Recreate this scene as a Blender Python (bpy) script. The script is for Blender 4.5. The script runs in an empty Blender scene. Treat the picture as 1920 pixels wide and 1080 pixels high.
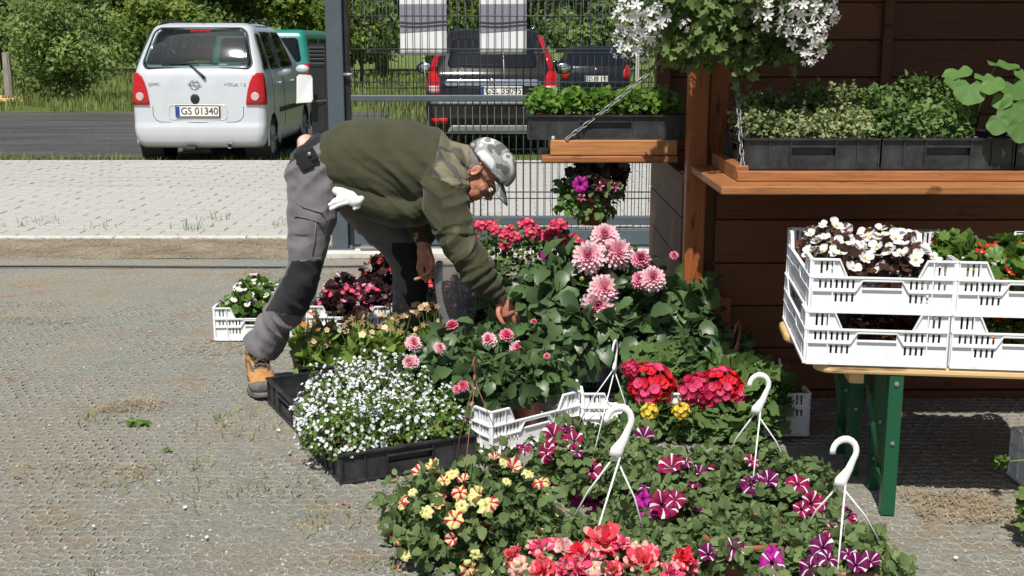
import bpy, math, random
import numpy as np
from mathutils import Vector, Matrix, noise
random.seed(7)
RNG = np.random.default_rng(7)
SC = bpy.context.scene
COL = SC.collection
PI = math.pi

# ------------------------------------------------------------------ camera, light, exposure
F_PX, CAM_H, PITCH = 2200.0, 1.44, math.radians(11.8)
CP, SP = math.cos(PITCH), math.sin(PITCH)
cam = bpy.data.cameras.new('camera')
cam.sensor_width = 36.0
cam.lens = 36.0 * F_PX / 1920.0
cam.clip_end = 2000.0
cam_o = bpy.data.objects.new('camera', cam)
cam_o.location = (0, 0, CAM_H)
cam_o.rotation_euler = (PI / 2 - PITCH, 0, 0)
COL.objects.link(cam_o)
SC.camera = cam_o

SUN_EL, SUN_FROM = 58.5, 194.0            # elevation; compass bearing the light comes from (0 = +Y, clockwise)
wd = bpy.data.worlds.new('World')
SC.world = wd
wd.use_nodes = True
nt = wd.node_tree
bg = nt.nodes['Background']
sky = nt.nodes.new('ShaderNodeTexSky')
sky.sky_type = 'NISHITA'
sky.sun_disc = False
sky.sun_elevation = math.radians(SUN_EL)
sky.sun_rotation = math.radians(SUN_FROM)
sky.air_density = 1.0
sky.dust_density = 1.5
nt.links.new(sky.outputs[0], bg.inputs[0])
bg.inputs[1].default_value = 0.066
sun = bpy.data.lights.new('sun', 'SUN')
sun.energy = 4.8
sun.angle = math.radians(0.5)
sun.color = (1.0, 0.955, 0.88)
sun_o = bpy.data.objects.new('sun', sun)
az = math.radians(SUN_FROM)
el = math.radians(SUN_EL)
SUND = Vector((math.sin(az) * math.cos(el), math.cos(az) * math.cos(el), math.sin(el)))
sun_o.rotation_euler = SUND.to_track_quat('Z', 'Y').to_euler()
sun_o.location = SUND * 30
COL.objects.link(sun_o)
vs = SC.view_settings
vs.view_transform = 'Standard'
vs.look = 'None'
vs.exposure = 0.22
vs.gamma = 1.0
vs.use_curve_mapping = False
SC.cycles.max_bounces = 8
SC.cycles.transparent_max_bounces = 16


# ------------------------------------------------------------------ where a point of the place is
def W(u, v, y):
    a, b = (u - 960.0) / F_PX, (540.0 - v) / F_PX
    dy, dz = CP + b * SP, -SP + b * CP
    t = y / dy
    return Vector((a * t, y, CAM_H + dz * t))


def G(u, v, z=0.0):
    a, b = (u - 960.0) / F_PX, (540.0 - v) / F_PX
    dy, dz = CP + b * SP, -SP + b * CP
    t = (z - CAM_H) / dz
    return Vector((a * t, dy * t, z))


def ray_ell(u, v, c, r):
    """first point where the sight line meets an ellipsoid, else the nearest point to it, and the outward normal"""
    a, b = (u - 960.0) / F_PX, (540.0 - v) / F_PX
    d = Vector((a, CP + b * SP, -SP + b * CP)).normalized()
    o = Vector((0, 0, CAM_H)) - Vector(c)
    R = Vector(r)
    oo = Vector((o[i] / R[i] for i in range(3)))
    dd = Vector((d[i] / R[i] for i in range(3)))
    A, B, Cc = dd.dot(dd), oo.dot(dd), oo.dot(oo) - 1
    disc = B * B - A * Cc
    t = (-B - math.sqrt(disc)) / A if disc > 0 else -B / A
    p = o + d * t
    n = Vector((p[i] / R[i] ** 2 for i in range(3))).normalized()
    return p + Vector(c), n


# ------------------------------------------------------------------ mesh collecting
class MB:
    def __init__(s):
        s.v, s.f, s.m = [], [], []

    def add(s, vs_, fs, mi=0):
        b = len(s.v)
        s.v.extend([tuple(p) for p in vs_])
        s.f.extend([[i + b for i in q] for q in fs])
        s.m.extend([mi] * len(fs))
        return s

    def box(s, c, size, rz=0.0, mi=0, mat=None):
        hx, hy, hz = size[0] / 2, size[1] / 2, size[2] / 2
        pts = [Vector((x, y, z)) for x in (-hx, hx) for y in (-hy, hy) for z in (-hz, hz)]
        M = mat if mat is not None else Matrix.Rotation(rz, 3, 'Z')
        pts = [M @ p + Vector(c) for p in pts]
        return s.add(pts, [(0, 1, 3, 2), (4, 6, 7, 5), (0, 4, 5, 1), (2, 3, 7, 6), (0, 2, 6, 4), (1, 5, 7, 3)], mi)

    def box2(s, a, b, mi=0):
        c = [(a[i] + b[i]) / 2 for i in range(3)]
        return s.box(c, [abs(b[i] - a[i]) for i in range(3)], mi=mi)

    def tube(s, path, r, n=8, mi=0, cap=True, flat=1.0, up=None):
        P = [Vector(p) for p in path]
        k = len(P)
        rs = r if isinstance(r, (list, tuple)) else [r] * k
        T = [(P[min(i + 1, k - 1)] - P[max(i - 1, 0)]).normalized() for i in range(k)]
        ref = Vector(up) if up else (Vector((0, 0, 1)) if abs(T[0].z) < 0.9 else Vector((0, 1, 0)))
        A = (ref - T[0] * ref.dot(T[0])).normalized()
        vs_, fs = [], []
        for i in range(k):
            A = (A - T[i] * A.dot(T[i])).normalized()
            B = T[i].cross(A)
            for j in range(n):
                t = 2 * PI * j / n
                vs_.append(P[i] + A * (math.cos(t) * rs[i] * flat) + B * (math.sin(t) * rs[i]))
        for i in range(k - 1):
            for j in range(n):
                fs.append((i * n + j, i * n + (j + 1) % n, (i + 1) * n + (j + 1) % n, (i + 1) * n + j))
        if cap:
            fs.append(tuple(range(n))[::-1])
            fs.append(tuple((k - 1) * n + j for j in range(n)))
        return s.add(vs_, fs, mi)

    def lathe(s, prof, n=20, c=(0, 0, 0), mi=0, M=None):
        vs_, fs = [], []
        M = M or Matrix.Identity(3)
        for (r, z) in prof:
            for j in range(n):
                t = 2 * PI * j / n
                vs_.append(M @ Vector((r * math.cos(t), r * math.sin(t), z)) + Vector(c))
        for i in range(len(prof) - 1):
            for j in range(n):
                fs.append((i * n + j, i * n + (j + 1) % n, (i + 1) * n + (j + 1) % n, (i + 1) * n + j))
        return s.add(vs_, fs, mi)

    def ball(s, c, r, n=10, m=7, mi=0, M=None):
        r = (r, r, r) if not isinstance(r, (tuple, list)) else r
        vs_, fs = [], []
        M = M or Matrix.Identity(3)
        for i in range(m + 1):
            a = PI * i / m
            for j in range(n):
                t = 2 * PI * j / n
                vs_.append(M @ Vector((r[0] * math.sin(a) * math.cos(t), r[1] * math.sin(a) * math.sin(t), r[2] * math.cos(a))) + Vector(c))
        for i in range(m):
            for j in range(n):
                fs.append((i * n + j, (i + 1) * n + j, (i + 1) * n + (j + 1) % n, i * n + (j + 1) % n))
        return s.add(vs_, fs, mi)

    def prism(s, poly, a, b, f, mi=0):
        """poly in 2D, f(x, y, h) -> point; closed between h = a and h = b"""
        n = len(poly)
        vs_ = [f(x, y, a) for x, y in poly] + [f(x, y, b) for x, y in poly]
        fs = [tuple(range(n))[::-1], tuple(range(n, 2 * n))]
        fs += [(i, (i + 1) % n, n + (i + 1) % n, n + i) for i in range(n)]
        return s.add(vs_, fs, mi)

    def mesh(s, name, smooth=False):
        me = bpy.data.meshes.new(name)
        me.from_pydata(s.v, [], s.f)
        if any(s.m):
            me.polygons.foreach_set('material_index', s.m)
        if smooth:
            me.polygons.foreach_set('use_smooth', [True] * len(me.polygons))
        me.update()
        return me

    def build(s, name, mats, parent=None, smooth=False, bevel=0, loc=None):
        return obj(name, s.mesh(name, smooth), mats, parent, bevel, loc)


def np_mesh(name, V, tris, mi=None, tint=None, smooth=True):
    V = np.asarray(V, dtype=np.float32)
    T = np.asarray(tris, dtype=np.int32)
    me = bpy.data.meshes.new(name)
    me.vertices.add(len(V))
    me.vertices.foreach_set('co', V.ravel())
    k = T.shape[1]
    me.loops.add(T.size)
    me.loops.foreach_set('vertex_index', T.ravel())
    me.polygons.add(len(T))
    me.polygons.foreach_set('loop_start', np.arange(0, T.size, k, dtype=np.int32))
    if mi is not None:
        me.polygons.foreach_set('material_index', np.asarray(mi, dtype=np.int32))
    me.polygons.foreach_set('use_smooth', np.full(len(T), smooth))
    if tint is not None:
        at = me.attributes.new('tint', 'FLOAT', 'POINT')
        at.data.foreach_set('value', np.asarray(tint, dtype=np.float32))
    me.update(calc_edges=True)
    me.validate()
    return me


def obj(name, me, mats=None, parent=None, bevel=0, loc=None, kind=None):
    if mats is not None and len(me.materials) == 0:
        for m in (mats if isinstance(mats, (list, tuple)) else [mats]):
            me.materials.append(m)
    o = bpy.data.objects.new(name, me)
    COL.objects.link(o)
    if parent is not None:
        o.parent = parent
    if loc is not None:
        o.location = loc
    if bevel:
        b = o.modifiers.new('bevel', 'BEVEL')
        b.width = bevel
        b.segments = 2
        b.limit_method = 'ANGLE'
    if kind:
        o['kind'] = kind
    return o


def thing(name, label, cat, loc=(0, 0, 0), rz=0.0, group=None):
    o = bpy.data.objects.new(name, None)
    o.empty_display_size = 0.05
    COL.objects.link(o)
    o.location = loc
    o.rotation_euler = (0, 0, rz)
    return tag(o, label, cat, group)


def tag(o, label, cat, group=None):
    o['label'] = label
    o['category'] = cat
    if group:
        o['group'] = group
    return o


def copy_thing(root, loc, rz=0.0, label=None, group=None, scale=None):
    r = root.copy()
    COL.objects.link(r)
    r.location = loc
    r.rotation_euler = (0, 0, rz)
    if scale:
        r.scale = scale
    if label:
        r['label'] = label
    if group:
        r['group'] = group
    for ch in list(root.children):
        c = ch.copy()
        COL.objects.link(c)
        c.parent = r
        for g in ch.children:
            d = g.copy()
            COL.objects.link(d)
            d.parent = c
    return r


def shared(name, me, parent, loc, M3, scale=1.0):
    o = bpy.data.objects.new(name, me)
    COL.objects.link(o)
    o.parent = parent
    o.matrix_local = Matrix.Translation(loc) @ M3.to_4x4() @ Matrix.Diagonal((scale, scale, scale, 1))
    return o


def frame_z(n, spin=0.0):
    """rotation whose local Z looks along n"""
    return n.to_track_quat('Z', 'Y').to_matrix() @ Matrix.Rotation(spin, 3, 'Z')


def panel_mesh(name, outer, holes, thick):
    cu = bpy.data.curves.new('tmp', 'CURVE')
    cu.dimensions = '2D'
    cu.fill_mode = 'BOTH'
    cu.extrude = thick / 2
    for lp in [outer] + holes:
        sp = cu.splines.new('POLY')
        sp.points.add(len(lp) - 1)
        for p, q in zip(sp.points, lp):
            p.co = (q[0], q[1], 0, 1)
        sp.use_cyclic_u = True
    o = bpy.data.objects.new('tmp', cu)
    COL.objects.link(o)
    me = bpy.data.meshes.new_from_object(o.evaluated_get(bpy.context.evaluated_depsgraph_get()))
    bpy.data.objects.remove(o)
    bpy.data.curves.remove(cu)
    me.name = name
    me.materials.clear()
    return me


def text_mesh(name, s, size, ext=0.001, sx=1.0):
    cu = bpy.data.curves.new('tmp', 'FONT')
    cu.body = s
    cu.size = size
    cu.extrude = ext
    cu.align_x = 'CENTER'
    cu.align_y = 'CENTER'
    o = bpy.data.objects.new('tmp', cu)
    COL.objects.link(o)
    me = bpy.data.meshes.new_from_object(o.evaluated_get(bpy.context.evaluated_depsgraph_get()))
    bpy.data.objects.remove(o)
    bpy.data.curves.remove(cu)
    me.name = name
    me.materials.clear()
    if sx != 1.0:
        me.transform(Matrix.Diagonal((sx, 1, 1, 1)))
    return me


# ------------------------------------------------------------------ materials
MATS = {}


def nodes_of(name):
    m = bpy.data.materials.new(name)
    m.use_nodes = True
    t = m.node_tree
    return m, t, t.nodes['Principled BSDF'], t.nodes['Material Output']


def ramp_node(t, stops, interp='LINEAR'):
    r = t.nodes.new('ShaderNodeValToRGB')
    r.color_ramp.interpolation = interp
    e = r.color_ramp.elements
    while len(e) < len(stops):
        e.new(0.5)
    for i, (p, c) in enumerate(stops):
        e[i].position = p
        e[i].color = (*c, 1)
    return r


def noise_node(t, scale, detail=4, rough=0.6, coord='Object', stretch=None, dist=0.0):
    tc = t.nodes.new('ShaderNodeTexCoord')
    n = t.nodes.new('ShaderNodeTexNoise')
    n.inputs['Scale'].default_value = scale
    n.inputs['Detail'].default_value = detail
    n.inputs['Roughness'].default_value = rough
    n.inputs['Distortion'].default_value = dist
    if stretch:
        mp = t.nodes.new('ShaderNodeMapping')
        mp.inputs['Scale'].default_value = stretch
        t.links.new(tc.outputs[coord], mp.inputs[0])
        t.links.new(mp.outputs[0], n.inputs['Vector'])
    else:
        t.links.new(tc.outputs[coord], n.inputs['Vector'])
    return n


def bump_to(t, b, src, strength, dist=0.01):
    bp = t.nodes.new('ShaderNodeBump')
    bp.inputs['Strength'].default_value = strength
    bp.inputs['Distance'].default_value = dist
    t.links.new(src, bp.inputs['Height'])
    t.links.new(bp.outputs[0], b.inputs['Normal'])


def mat(name, col, rough=0.5, col2=None, nscale=20, bump=0.0, bscale=None, metal=0.0, stretch=None, coord='Object', bdist=0.005, lo=0.35, hi=0.65, spec=None):
    m, t, b, o = nodes_of(name)
    b.inputs['Roughness'].default_value = rough
    b.inputs['Metallic'].default_value = metal
    if spec is not None:
        b.inputs['Specular IOR Level'].default_value = spec
    if col2:
        n = noise_node(t, nscale, 6, 0.65, coord, stretch)
        r = ramp_node(t, [(lo, col), (hi, col2)])
        t.links.new(n.outputs[0], r.inputs[0])
        t.links.new(r.outputs[0], b.inputs['Base Color'])
    else:
        b.inputs['Base Color'].default_value = (*col, 1)
    if bump:
        n2 = noise_node(t, bscale or nscale, 5, 0.6, coord, stretch)
        bump_to(t, b, n2.outputs[0], bump, bdist)
    return m


def mat_leaf(name, dark, light, rough=0.55, trans=0.3, vein=None, spec=0.3):
    """leaf: colour differs from leaf to leaf (attribute tint or the object), some light passes through"""
    m, t, b, o = nodes_of(name)
    at = t.nodes.new('ShaderNodeAttribute')
    at.attribute_name = 'tint'
    oi = t.nodes.new('ShaderNodeObjectInfo')
    ad = t.nodes.new('ShaderNodeMath')
    ad.operation = 'ADD'
    t.links.new(at.outputs['Fac'], ad.inputs[0])
    n = noise_node(t, 45, 3)
    ad2 = t.nodes.new('ShaderNodeMath')
    ad2.operation = 'MULTIPLY_ADD'
    t.links.new(n.outputs[0], ad2.inputs[0])
    ad2.inputs[1].default_value = 0.35
    ml = t.nodes.new('ShaderNodeMath')
    ml.operation = 'MULTIPLY_ADD'
    t.links.new(oi.outputs['Random'], ml.inputs[0])
    ml.inputs[1].default_value = 0.45
    ml.inputs[2].default_value = -0.30
    t.links.new(ml.outputs[0], ad.inputs[1])
    t.links.new(ad.outputs[0], ad2.inputs[2])
    r = ramp_node(t, [(0.0, dark), (0.9, light)])
    t.links.new(ad2.outputs[0], r.inputs[0])
    t.links.new(r.outputs[0], b.inputs['Base Color'])
    b.inputs['Roughness'].default_value = rough
    b.inputs['Specular IOR Level'].default_value = spec
    tr = t.nodes.new('ShaderNodeBsdfTranslucent')
    hs = t.nodes.new('ShaderNodeHueSaturation')
    hs.inputs['Hue'].default_value = 0.485
    hs.inputs['Value'].default_value = 1.5
    t.links.new(r.outputs[0], hs.inputs['Color'])
    t.links.new(hs.outputs[0], tr.inputs['Color'])
    mx = t.nodes.new('ShaderNodeMixShader')
    mx.inputs[0].default_value = trans
    t.links.new(b.outputs[0], mx.inputs[1])
    t.links.new(tr.outputs[0], mx.inputs[2])
    t.links.new(mx.outputs[0], o.inputs[0])
    return m


def mat_petal(name, col, col2=None, trans=0.3, rough=0.6):
    m, t, b, o = nodes_of(name)
    b.inputs['Roughness'].default_value = rough
    b.inputs['Specular IOR Level'].default_value = 0.2
    tr = t.nodes.new('ShaderNodeBsdfTranslucent')
    if col2:
        n = noise_node(t, 60, 3)
        r = ramp_node(t, [(0.3, col), (0.7, col2)])
        t.links.new(n.outputs[0], r.inputs[0])
        t.links.new(r.outputs[0], b.inputs['Base Color'])
        t.links.new(r.outputs[0], tr.inputs['Color'])
    else:
        b.inputs['Base Color'].default_value = (*col, 1)
        tr.inputs['Color'].default_value = (*col, 1)
    mx = t.nodes.new('ShaderNodeMixShader')
    mx.inputs[0].default_value = trans
    t.links.new(b.outputs[0], mx.inputs[1])
    t.links.new(tr.outputs[0], mx.inputs[2])
    t.links.new(mx.outputs[0], o.inputs[0])
    return m


def mat_clear(name, tint=(0.9, 0.95, 0.95), refl=1.45, rough=0.02, opaque=0.0, ocol=(0.8, 0.85, 0.9)):
    """thin clear sheet: tinted see-through with a Fresnel reflection"""
    m, t, b, o = nodes_of(name)
    tp = t.nodes.new('ShaderNodeBsdfTransparent')
    tp.inputs[0].default_value = (*tint, 1)
    gl = t.nodes.new('ShaderNodeBsdfGlossy')
    gl.inputs['Roughness'].default_value = rough
    fr = t.nodes.new('ShaderNodeFresnel')
    fr.inputs[0].default_value = refl
    mx = t.nodes.new('ShaderNodeMixShader')
    t.links.new(fr.outputs[0], mx.inputs[0])
    t.links.new(tp.outputs[0], mx.inputs[1])
    t.links.new(gl.outputs[0], mx.inputs[2])
    if opaque > 0:
        b.inputs['Base Color'].default_value = (*ocol, 1)
        b.inputs['Roughness'].default_value = 0.3
        m2 = t.nodes.new('ShaderNodeMixShader')
        m2.inputs[0].default_value = opaque
        t.links.new(mx.outputs[0], m2.inputs[1])
        t.links.new(b.outputs[0], m2.inputs[2])
        t.links.new(m2.outputs[0], o.inputs[0])
    else:
        t.links.new(mx.outputs[0], o.inputs[0])
    return m


def mat_wood(name, c1, c2, rough=0.45, scale=6, axis=0, bump=0.25):
    st = [18, 18, 18]
    st[axis] = 0.9
    m, t, b, o = nodes_of(name)
    n = noise_node(t, scale, 6, 0.65, 'Object', st, 0.6)
    oi = t.nodes.new('ShaderNodeObjectInfo')
    ma = t.nodes.new('ShaderNodeMath')
    ma.operation = 'MULTIPLY_ADD'
    t.links.new(oi.outputs['Random'], ma.inputs[0])
    ma.inputs[1].default_value = 0.36
    t.links.new(n.outputs[0], ma.inputs[2])
    r = ramp_node(t, [(0.38, c1), (0.96, c2)])
    t.links.new(ma.outputs[0], r.inputs[0])
    # knots and weather stains
    ks = [5.5, 5.5, 5.5]
    ks[axis] = 2.2
    kn = noise_node(t, 2.0, 3, 0.5, 'Object', ks, 1.2)
    kr = ramp_node(t, [(0.30, (0.35, 0.30, 0.28)), (0.40, (1, 1, 1)), (0.62, (1, 1, 1)), (0.78, (1.25, 1.2, 1.12))])
    t.links.new(kn.outputs[0], kr.inputs[0])
    mu = t.nodes.new('ShaderNodeMix')
    mu.data_type = 'RGBA'
    mu.blend_type = 'MULTIPLY'
    mu.inputs[0].default_value = 1.0
    t.links.new(r.outputs[0], mu.inputs[6])
    t.links.new(kr.outputs[0], mu.inputs[7])
    t.links.new(mu.outputs[2], b.inputs['Base Color'])
    b.inputs['Roughness'].default_value = rough
    b.inputs['Specular IOR Level'].default_value = 0.35
    bump_to(t, b, n.outputs[0], bump, 0.003)
    return m


# plastics, metals, wood
M_white = mat('white_plastic', (0.82, 0.84, 0.86), 0.4, (0.52, 0.53, 0.50), 22, lo=0.56, hi=0.80, bump=0.05, bscale=60)
M_black = mat('black_plastic', (0.012, 0.013, 0.015), 0.42, (0.045, 0.047, 0.05), 14, bump=0.15, bscale=80)
M_greenpl = mat('green_plastic', (0.01, 0.05, 0.035), 0.4, (0.015, 0.075, 0.05), 12)
M_greypl = mat('grey_plastic', (0.07, 0.075, 0.08), 0.5, (0.12, 0.125, 0.13), 12)
M_terra = mat('terracotta_plastic', (0.23, 0.075, 0.04), 0.45, (0.30, 0.11, 0.06), 15)
M_hookw = mat('white_hook_plastic', (0.84, 0.84, 0.83), 0.3, (0.62, 0.61, 0.57), 40, lo=0.58, hi=0.8)
M_soil = mat('potting_soil', (0.02, 0.015, 0.011), 0.95, (0.06, 0.045, 0.032), 60, bump=0.8, bscale=120)
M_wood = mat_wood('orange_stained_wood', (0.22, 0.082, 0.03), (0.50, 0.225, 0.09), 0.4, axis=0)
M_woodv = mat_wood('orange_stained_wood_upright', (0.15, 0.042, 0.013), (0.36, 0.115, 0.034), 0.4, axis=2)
M_dwood = mat_wood('brown_stained_planks', (0.095, 0.034, 0.014), (0.19, 0.070, 0.029), 0.5, axis=0)
M_dwoody = mat_wood('brown_stained_side_planks', (0.095, 0.043, 0.024), (0.18, 0.09, 0.054), 0.55, axis=1)
M_pale = mat_wood('varnished_pale_wood', (0.58, 0.36, 0.15), (0.76, 0.54, 0.27), 0.3, axis=0, bump=0.1)
M_legg = mat('green_painted_steel', (0.008, 0.085, 0.036), 0.35, (0.05, 0.075, 0.04), 26, bump=0.08, bscale=60, lo=0.55, hi=0.78)
M_anth = mat('grey_coated_steel', (0.070, 0.092, 0.108), 0.4, (0.085, 0.108, 0.125), 8)
M_anthd = mat('dark_coated_steel', (0.012, 0.014, 0.016), 0.45, (0.02, 0.022, 0.025), 8)
M_wire = mat('grey_wire', (0.035, 0.045, 0.05), 0.45)
M_steel = mat('galvanised_steel', (0.34, 0.35, 0.36), 0.5, (0.22, 0.23, 0.24), 40, metal=0.6)
M_rubber = mat('tyre_rubber', (0.02, 0.02, 0.02), 0.8, (0.045, 0.043, 0.04), 20, bump=0.3, bscale=60)
M_darkin = mat('dark_interior', (0.02, 0.02, 0.022), 0.8)
M_paper = mat('white_paper', (0.80, 0.81, 0.82), 0.7, (0.74, 0.75, 0.78), 6)
M_greyband = mat('band_grey', (0.22, 0.215, 0.26), 0.7, (0.26, 0.255, 0.30), 5)
# ================================================================== THE SETTING
def sheet(name, x0, x1, y0, y1, z, m, nx=1, ny=1, fn=None):
    xs = np.linspace(x0, x1, nx + 1)
    ys = np.linspace(y0, y1, ny + 1)
    V = [(x, y, z + (fn(x, y) if fn else 0)) for y in ys for x in xs]
    Fc = [(j * (nx + 1) + i, j * (nx + 1) + i + 1, (j + 1) * (nx + 1) + i + 1, (j + 1) * (nx + 1) + i) for j in range(ny) for i in range(nx)]
    me = bpy.data.meshes.new(name)
    me.from_pydata(V, [], Fc)
    me.update()
    return obj(name, me, m, kind='structure')


def mat_field():
    m, t, b, o = nodes_of('meadow_grass')
    n = noise_node(t, 0.35, 8, 0.7)
    r = ramp_node(t, [(0.3, (0.12, 0.165, 0.045)), (0.5, (0.18, 0.235, 0.072)), (0.72, (0.24, 0.27, 0.10))])
    t.links.new(n.outputs[0], r.inputs[0])
    t.links.new(r.outputs[0], b.inputs['Base Color'])
    b.inputs['Roughness'].default_value = 0.95
    b.inputs['Specular IOR Level'].default_value = 0.1
    n2 = noise_node(t, 9, 6, 0.7)
    bump_to(t, b, n2.outputs[0], 1.0, 0.2)
    return m


def mat_mix3(name, cols, s1, s2, bump, bdist, bscale, rough=0.92, stretch=None):
    """two noise scales over three colours, for trodden ground"""
    m, t, b, o = nodes_of(name)
    n1 = noise_node(t, s1, 5, 0.6, stretch=stretch)
    n2 = noise_node(t, s2, 6, 0.75)
    mixf = t.nodes.new('ShaderNodeMath')
    mixf.operation = 'MULTIPLY_ADD'
    t.links.new(n1.outputs[0], mixf.inputs[0])
    mixf.inputs[1].default_value = 0.75
    sc = t.nodes.new('ShaderNodeMath')
    sc.operation = 'MULTIPLY_ADD'
    t.links.new(n2.outputs[0], sc.inputs[0])
    sc.inputs[1].default_value = 0.7
    sc.inputs[2].default_value = -0.22
    t.links.new(sc.outputs[0], mixf.inputs[2])
    r = ramp_node(t, cols)
    t.links.new(mixf.outputs[0], r.inputs[0])
    t.links.new(r.outputs[0], b.inputs['Base Color'])
    b.inputs['Roughness'].default_value = rough
    b.inputs['Specular IOR Level'].default_value = 0.15
    n3 = noise_node(t, bscale, 6, 0.7)
    bump_to(t, b, n3.outputs[0], bump, bdist)
    return m


M_field = mat_field()
def mat_yard():
    """grey green trodden gravel with small rusty brown patches"""
    m, t, b, o = nodes_of('trodden_gravel')
    fine = noise_node(t, 85, 6, 0.8)
    r1 = ramp_node(t, [(0.30, (0.13, 0.13, 0.114)), (0.45, (0.265, 0.262, 0.228)), (0.58, (0.36, 0.345, 0.298)), (0.74, (0.52, 0.495, 0.425))])
    t.links.new(fine.outputs[0], r1.inputs[0])
    hue = noise_node(t, 0.9, 4, 0.6)
    r2 = ramp_node(t, [(0.35, (0.90, 0.98, 1.0)), (0.5, (1.05, 1.05, 1.02)), (0.65, (1.10, 1.03, 0.92))])
    t.links.new(hue.outputs[0], r2.inputs[0])
    mu = t.nodes.new('ShaderNodeMix')
    mu.data_type = 'RGBA'
    mu.blend_type = 'MULTIPLY'
    mu.inputs[0].default_value = 1.0
    t.links.new(r1.outputs[0], mu.inputs[6])
    t.links.new(r2.outputs[0], mu.inputs[7])
    pat = noise_node(t, 2.6, 7, 0.72, stretch=(1.0, 1.5, 1))
    rp = ramp_node(t, [(0.53, (0, 0, 0)), (0.66, (0.8, 0.8, 0.8))])
    t.links.new(pat.outputs[0], rp.inputs[0])
    br = noise_node(t, 60, 5, 0.75)
    rb = ramp_node(t, [(0.3, (0.20, 0.13, 0.075)), (0.55, (0.37, 0.255, 0.16)), (0.75, (0.52, 0.40, 0.27))])
    t.links.new(br.outputs[0], rb.inputs[0])
    mx = t.nodes.new('ShaderNodeMix')
    mx.data_type = 'RGBA'
    t.links.new(rp.outputs[0], mx.inputs[0])
    t.links.new(mu.outputs[2], mx.inputs[6])
    t.links.new(rb.outputs[0], mx.inputs[7])
    t.links.new(mx.outputs[2], b.inputs['Base Color'])
    b.inputs['Roughness'].default_value = 0.95
    b.inputs['Specular IOR Level'].default_value = 0.1
    n3 = noise_node(t, 75, 7, 0.75)
    bump_to(t, b, n3.outputs[0], 1.0, 0.016)
    return m


M_mat = mat_yard()
M_dirt = mat_mix3('brown_earth', [(0.28, (0.145, 0.12, 0.09)), (0.5, (0.27, 0.228, 0.17)), (0.72, (0.41, 0.355, 0.27))], 3.0, 40, 0.8, 0.02, 60)
M_gravel = mat_mix3('dark_cinder', [(0.3, (0.055, 0.053, 0.055)), (0.5, (0.095, 0.092, 0.092)), (0.75, (0.15, 0.145, 0.14))], 1.2, 14, 1.0, 0.08, 8, stretch=(0.35, 1.6, 1))
M_paver = mat('concrete_paver', (0.33, 0.325, 0.30), 0.85, (0.47, 0.46, 0.43), 30, bump=0.3, bscale=140, bdist=0.003)
M_joint = mat_mix3('joint_sand', [(0.3, (0.16, 0.145, 0.11)), (0.5, (0.25, 0.23, 0.18)), (0.7, (0.33, 0.30, 0.24))], 6, 50, 0.6, 0.01, 60)
M_kerb = mat('pale_concrete', (0.48, 0.46, 0.42), 0.85, (0.62, 0.60, 0.56), 14, bump=0.35, bscale=70)
M_ridge = mat('grid_mat_plastic', (0.21, 0.212, 0.195), 0.9, (0.36, 0.34, 0.29), 40)
M_stone = mat('small_gravel', (0.20, 0.195, 0.18), 0.85, (0.46, 0.43, 0.37), 8)
M_grass = mat_leaf('grass_blades', (0.09, 0.14, 0.03), (0.27, 0.31, 0.10), 0.6, 0.4)
M_dry = mat('dry_straw', (0.22, 0.15, 0.08), 0.8, (0.42, 0.31, 0.18), 10)

sheet('ground', -250, 250, -40, 400, -0.075, M_field)
sheet('earth_strip', -14, 14, 7.9, 8.74, -0.004, M_dirt, 60, 8, lambda x, y: 0.006 * noise.noise((x * 3, y * 3, 0)))
sheet('gravel_yard', -14, 14, -6, 7.95, -0.006, M_mat, 280, 140, lambda x, y: 0.004 * noise.noise((x * 2.2, y * 2.2, 4)) + 0.0035 * noise.noise((x * 7, y * 7, 1)))
sheet('cinder_road', -60, -2.6, 15.75, 26.2, -0.068, M_gravel, 60, 20, lambda x, y: 0.004 + 0.06 * abs(noise.noise((x * 0.25, y * 0.9, 2))) * math.sin(PI * (y - 15.75) / 10.45))


def scatter_blades(name, n, area, h, w, m, lean=0.35, z=0.0, clump=None, seed=1, kind='stuff', parent=None):
    """thin tapering bent blades standing in a field"""
    r = np.random.default_rng(seed)
    x0, x1, y0, y1 = area
    x = r.uniform(x0, x1, n)
    y = y0 + (y1 - y0) * r.random(n)
    if clump:
        k = max(1, n // clump)
        cx, cy = r.uniform(x0, x1, k), r.uniform(y0, y1, k)
        j = r.integers(0, k, n)
        sp = 0.05 + h * 0.35
        x, y = cx[j] + r.normal(0, sp, n), cy[j] + r.normal(0, sp, n)
    hh = h * r.uniform(0.45, 1.25, n)
    a = r.uniform(0, 2 * PI, n)
    la = lean * r.random(n) * hh
    lx, ly = np.cos(a) * la, np.sin(a) * la
    wx, wy = -np.sin(a) * w * 0.5, np.cos(a) * w * 0.5
    P = np.zeros((n, 5, 3))
    P[:, 0] = np.stack([x - wx, y - wy, np.full(n, z)], 1)
    P[:, 1] = np.stack([x + wx, y + wy, np.full(n, z)], 1)
    P[:, 2] = np.stack([x + wx * 0.8 + lx * 0.35, y + wy * 0.8 + ly * 0.35, z + hh * 0.6], 1)
    P[:, 3] = np.stack([x - wx * 0.8 + lx * 0.35, y - wy * 0.8 + ly * 0.35, z + hh * 0.6], 1)
    P[:, 4] = np.stack([x + lx, y + ly, z + hh], 1)
    b = np.arange(n)[:, None] * 5
    T = np.concatenate([b + [[0, 1, 2]], b + [[0, 2, 3]], b + [[3, 2, 4]]], 0)
    tint = np.repeat(r.random(n), 5)
    return obj(name, np_mesh(name, P.reshape(-1, 3), T, tint=tint), m, parent, kind=kind)


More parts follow.
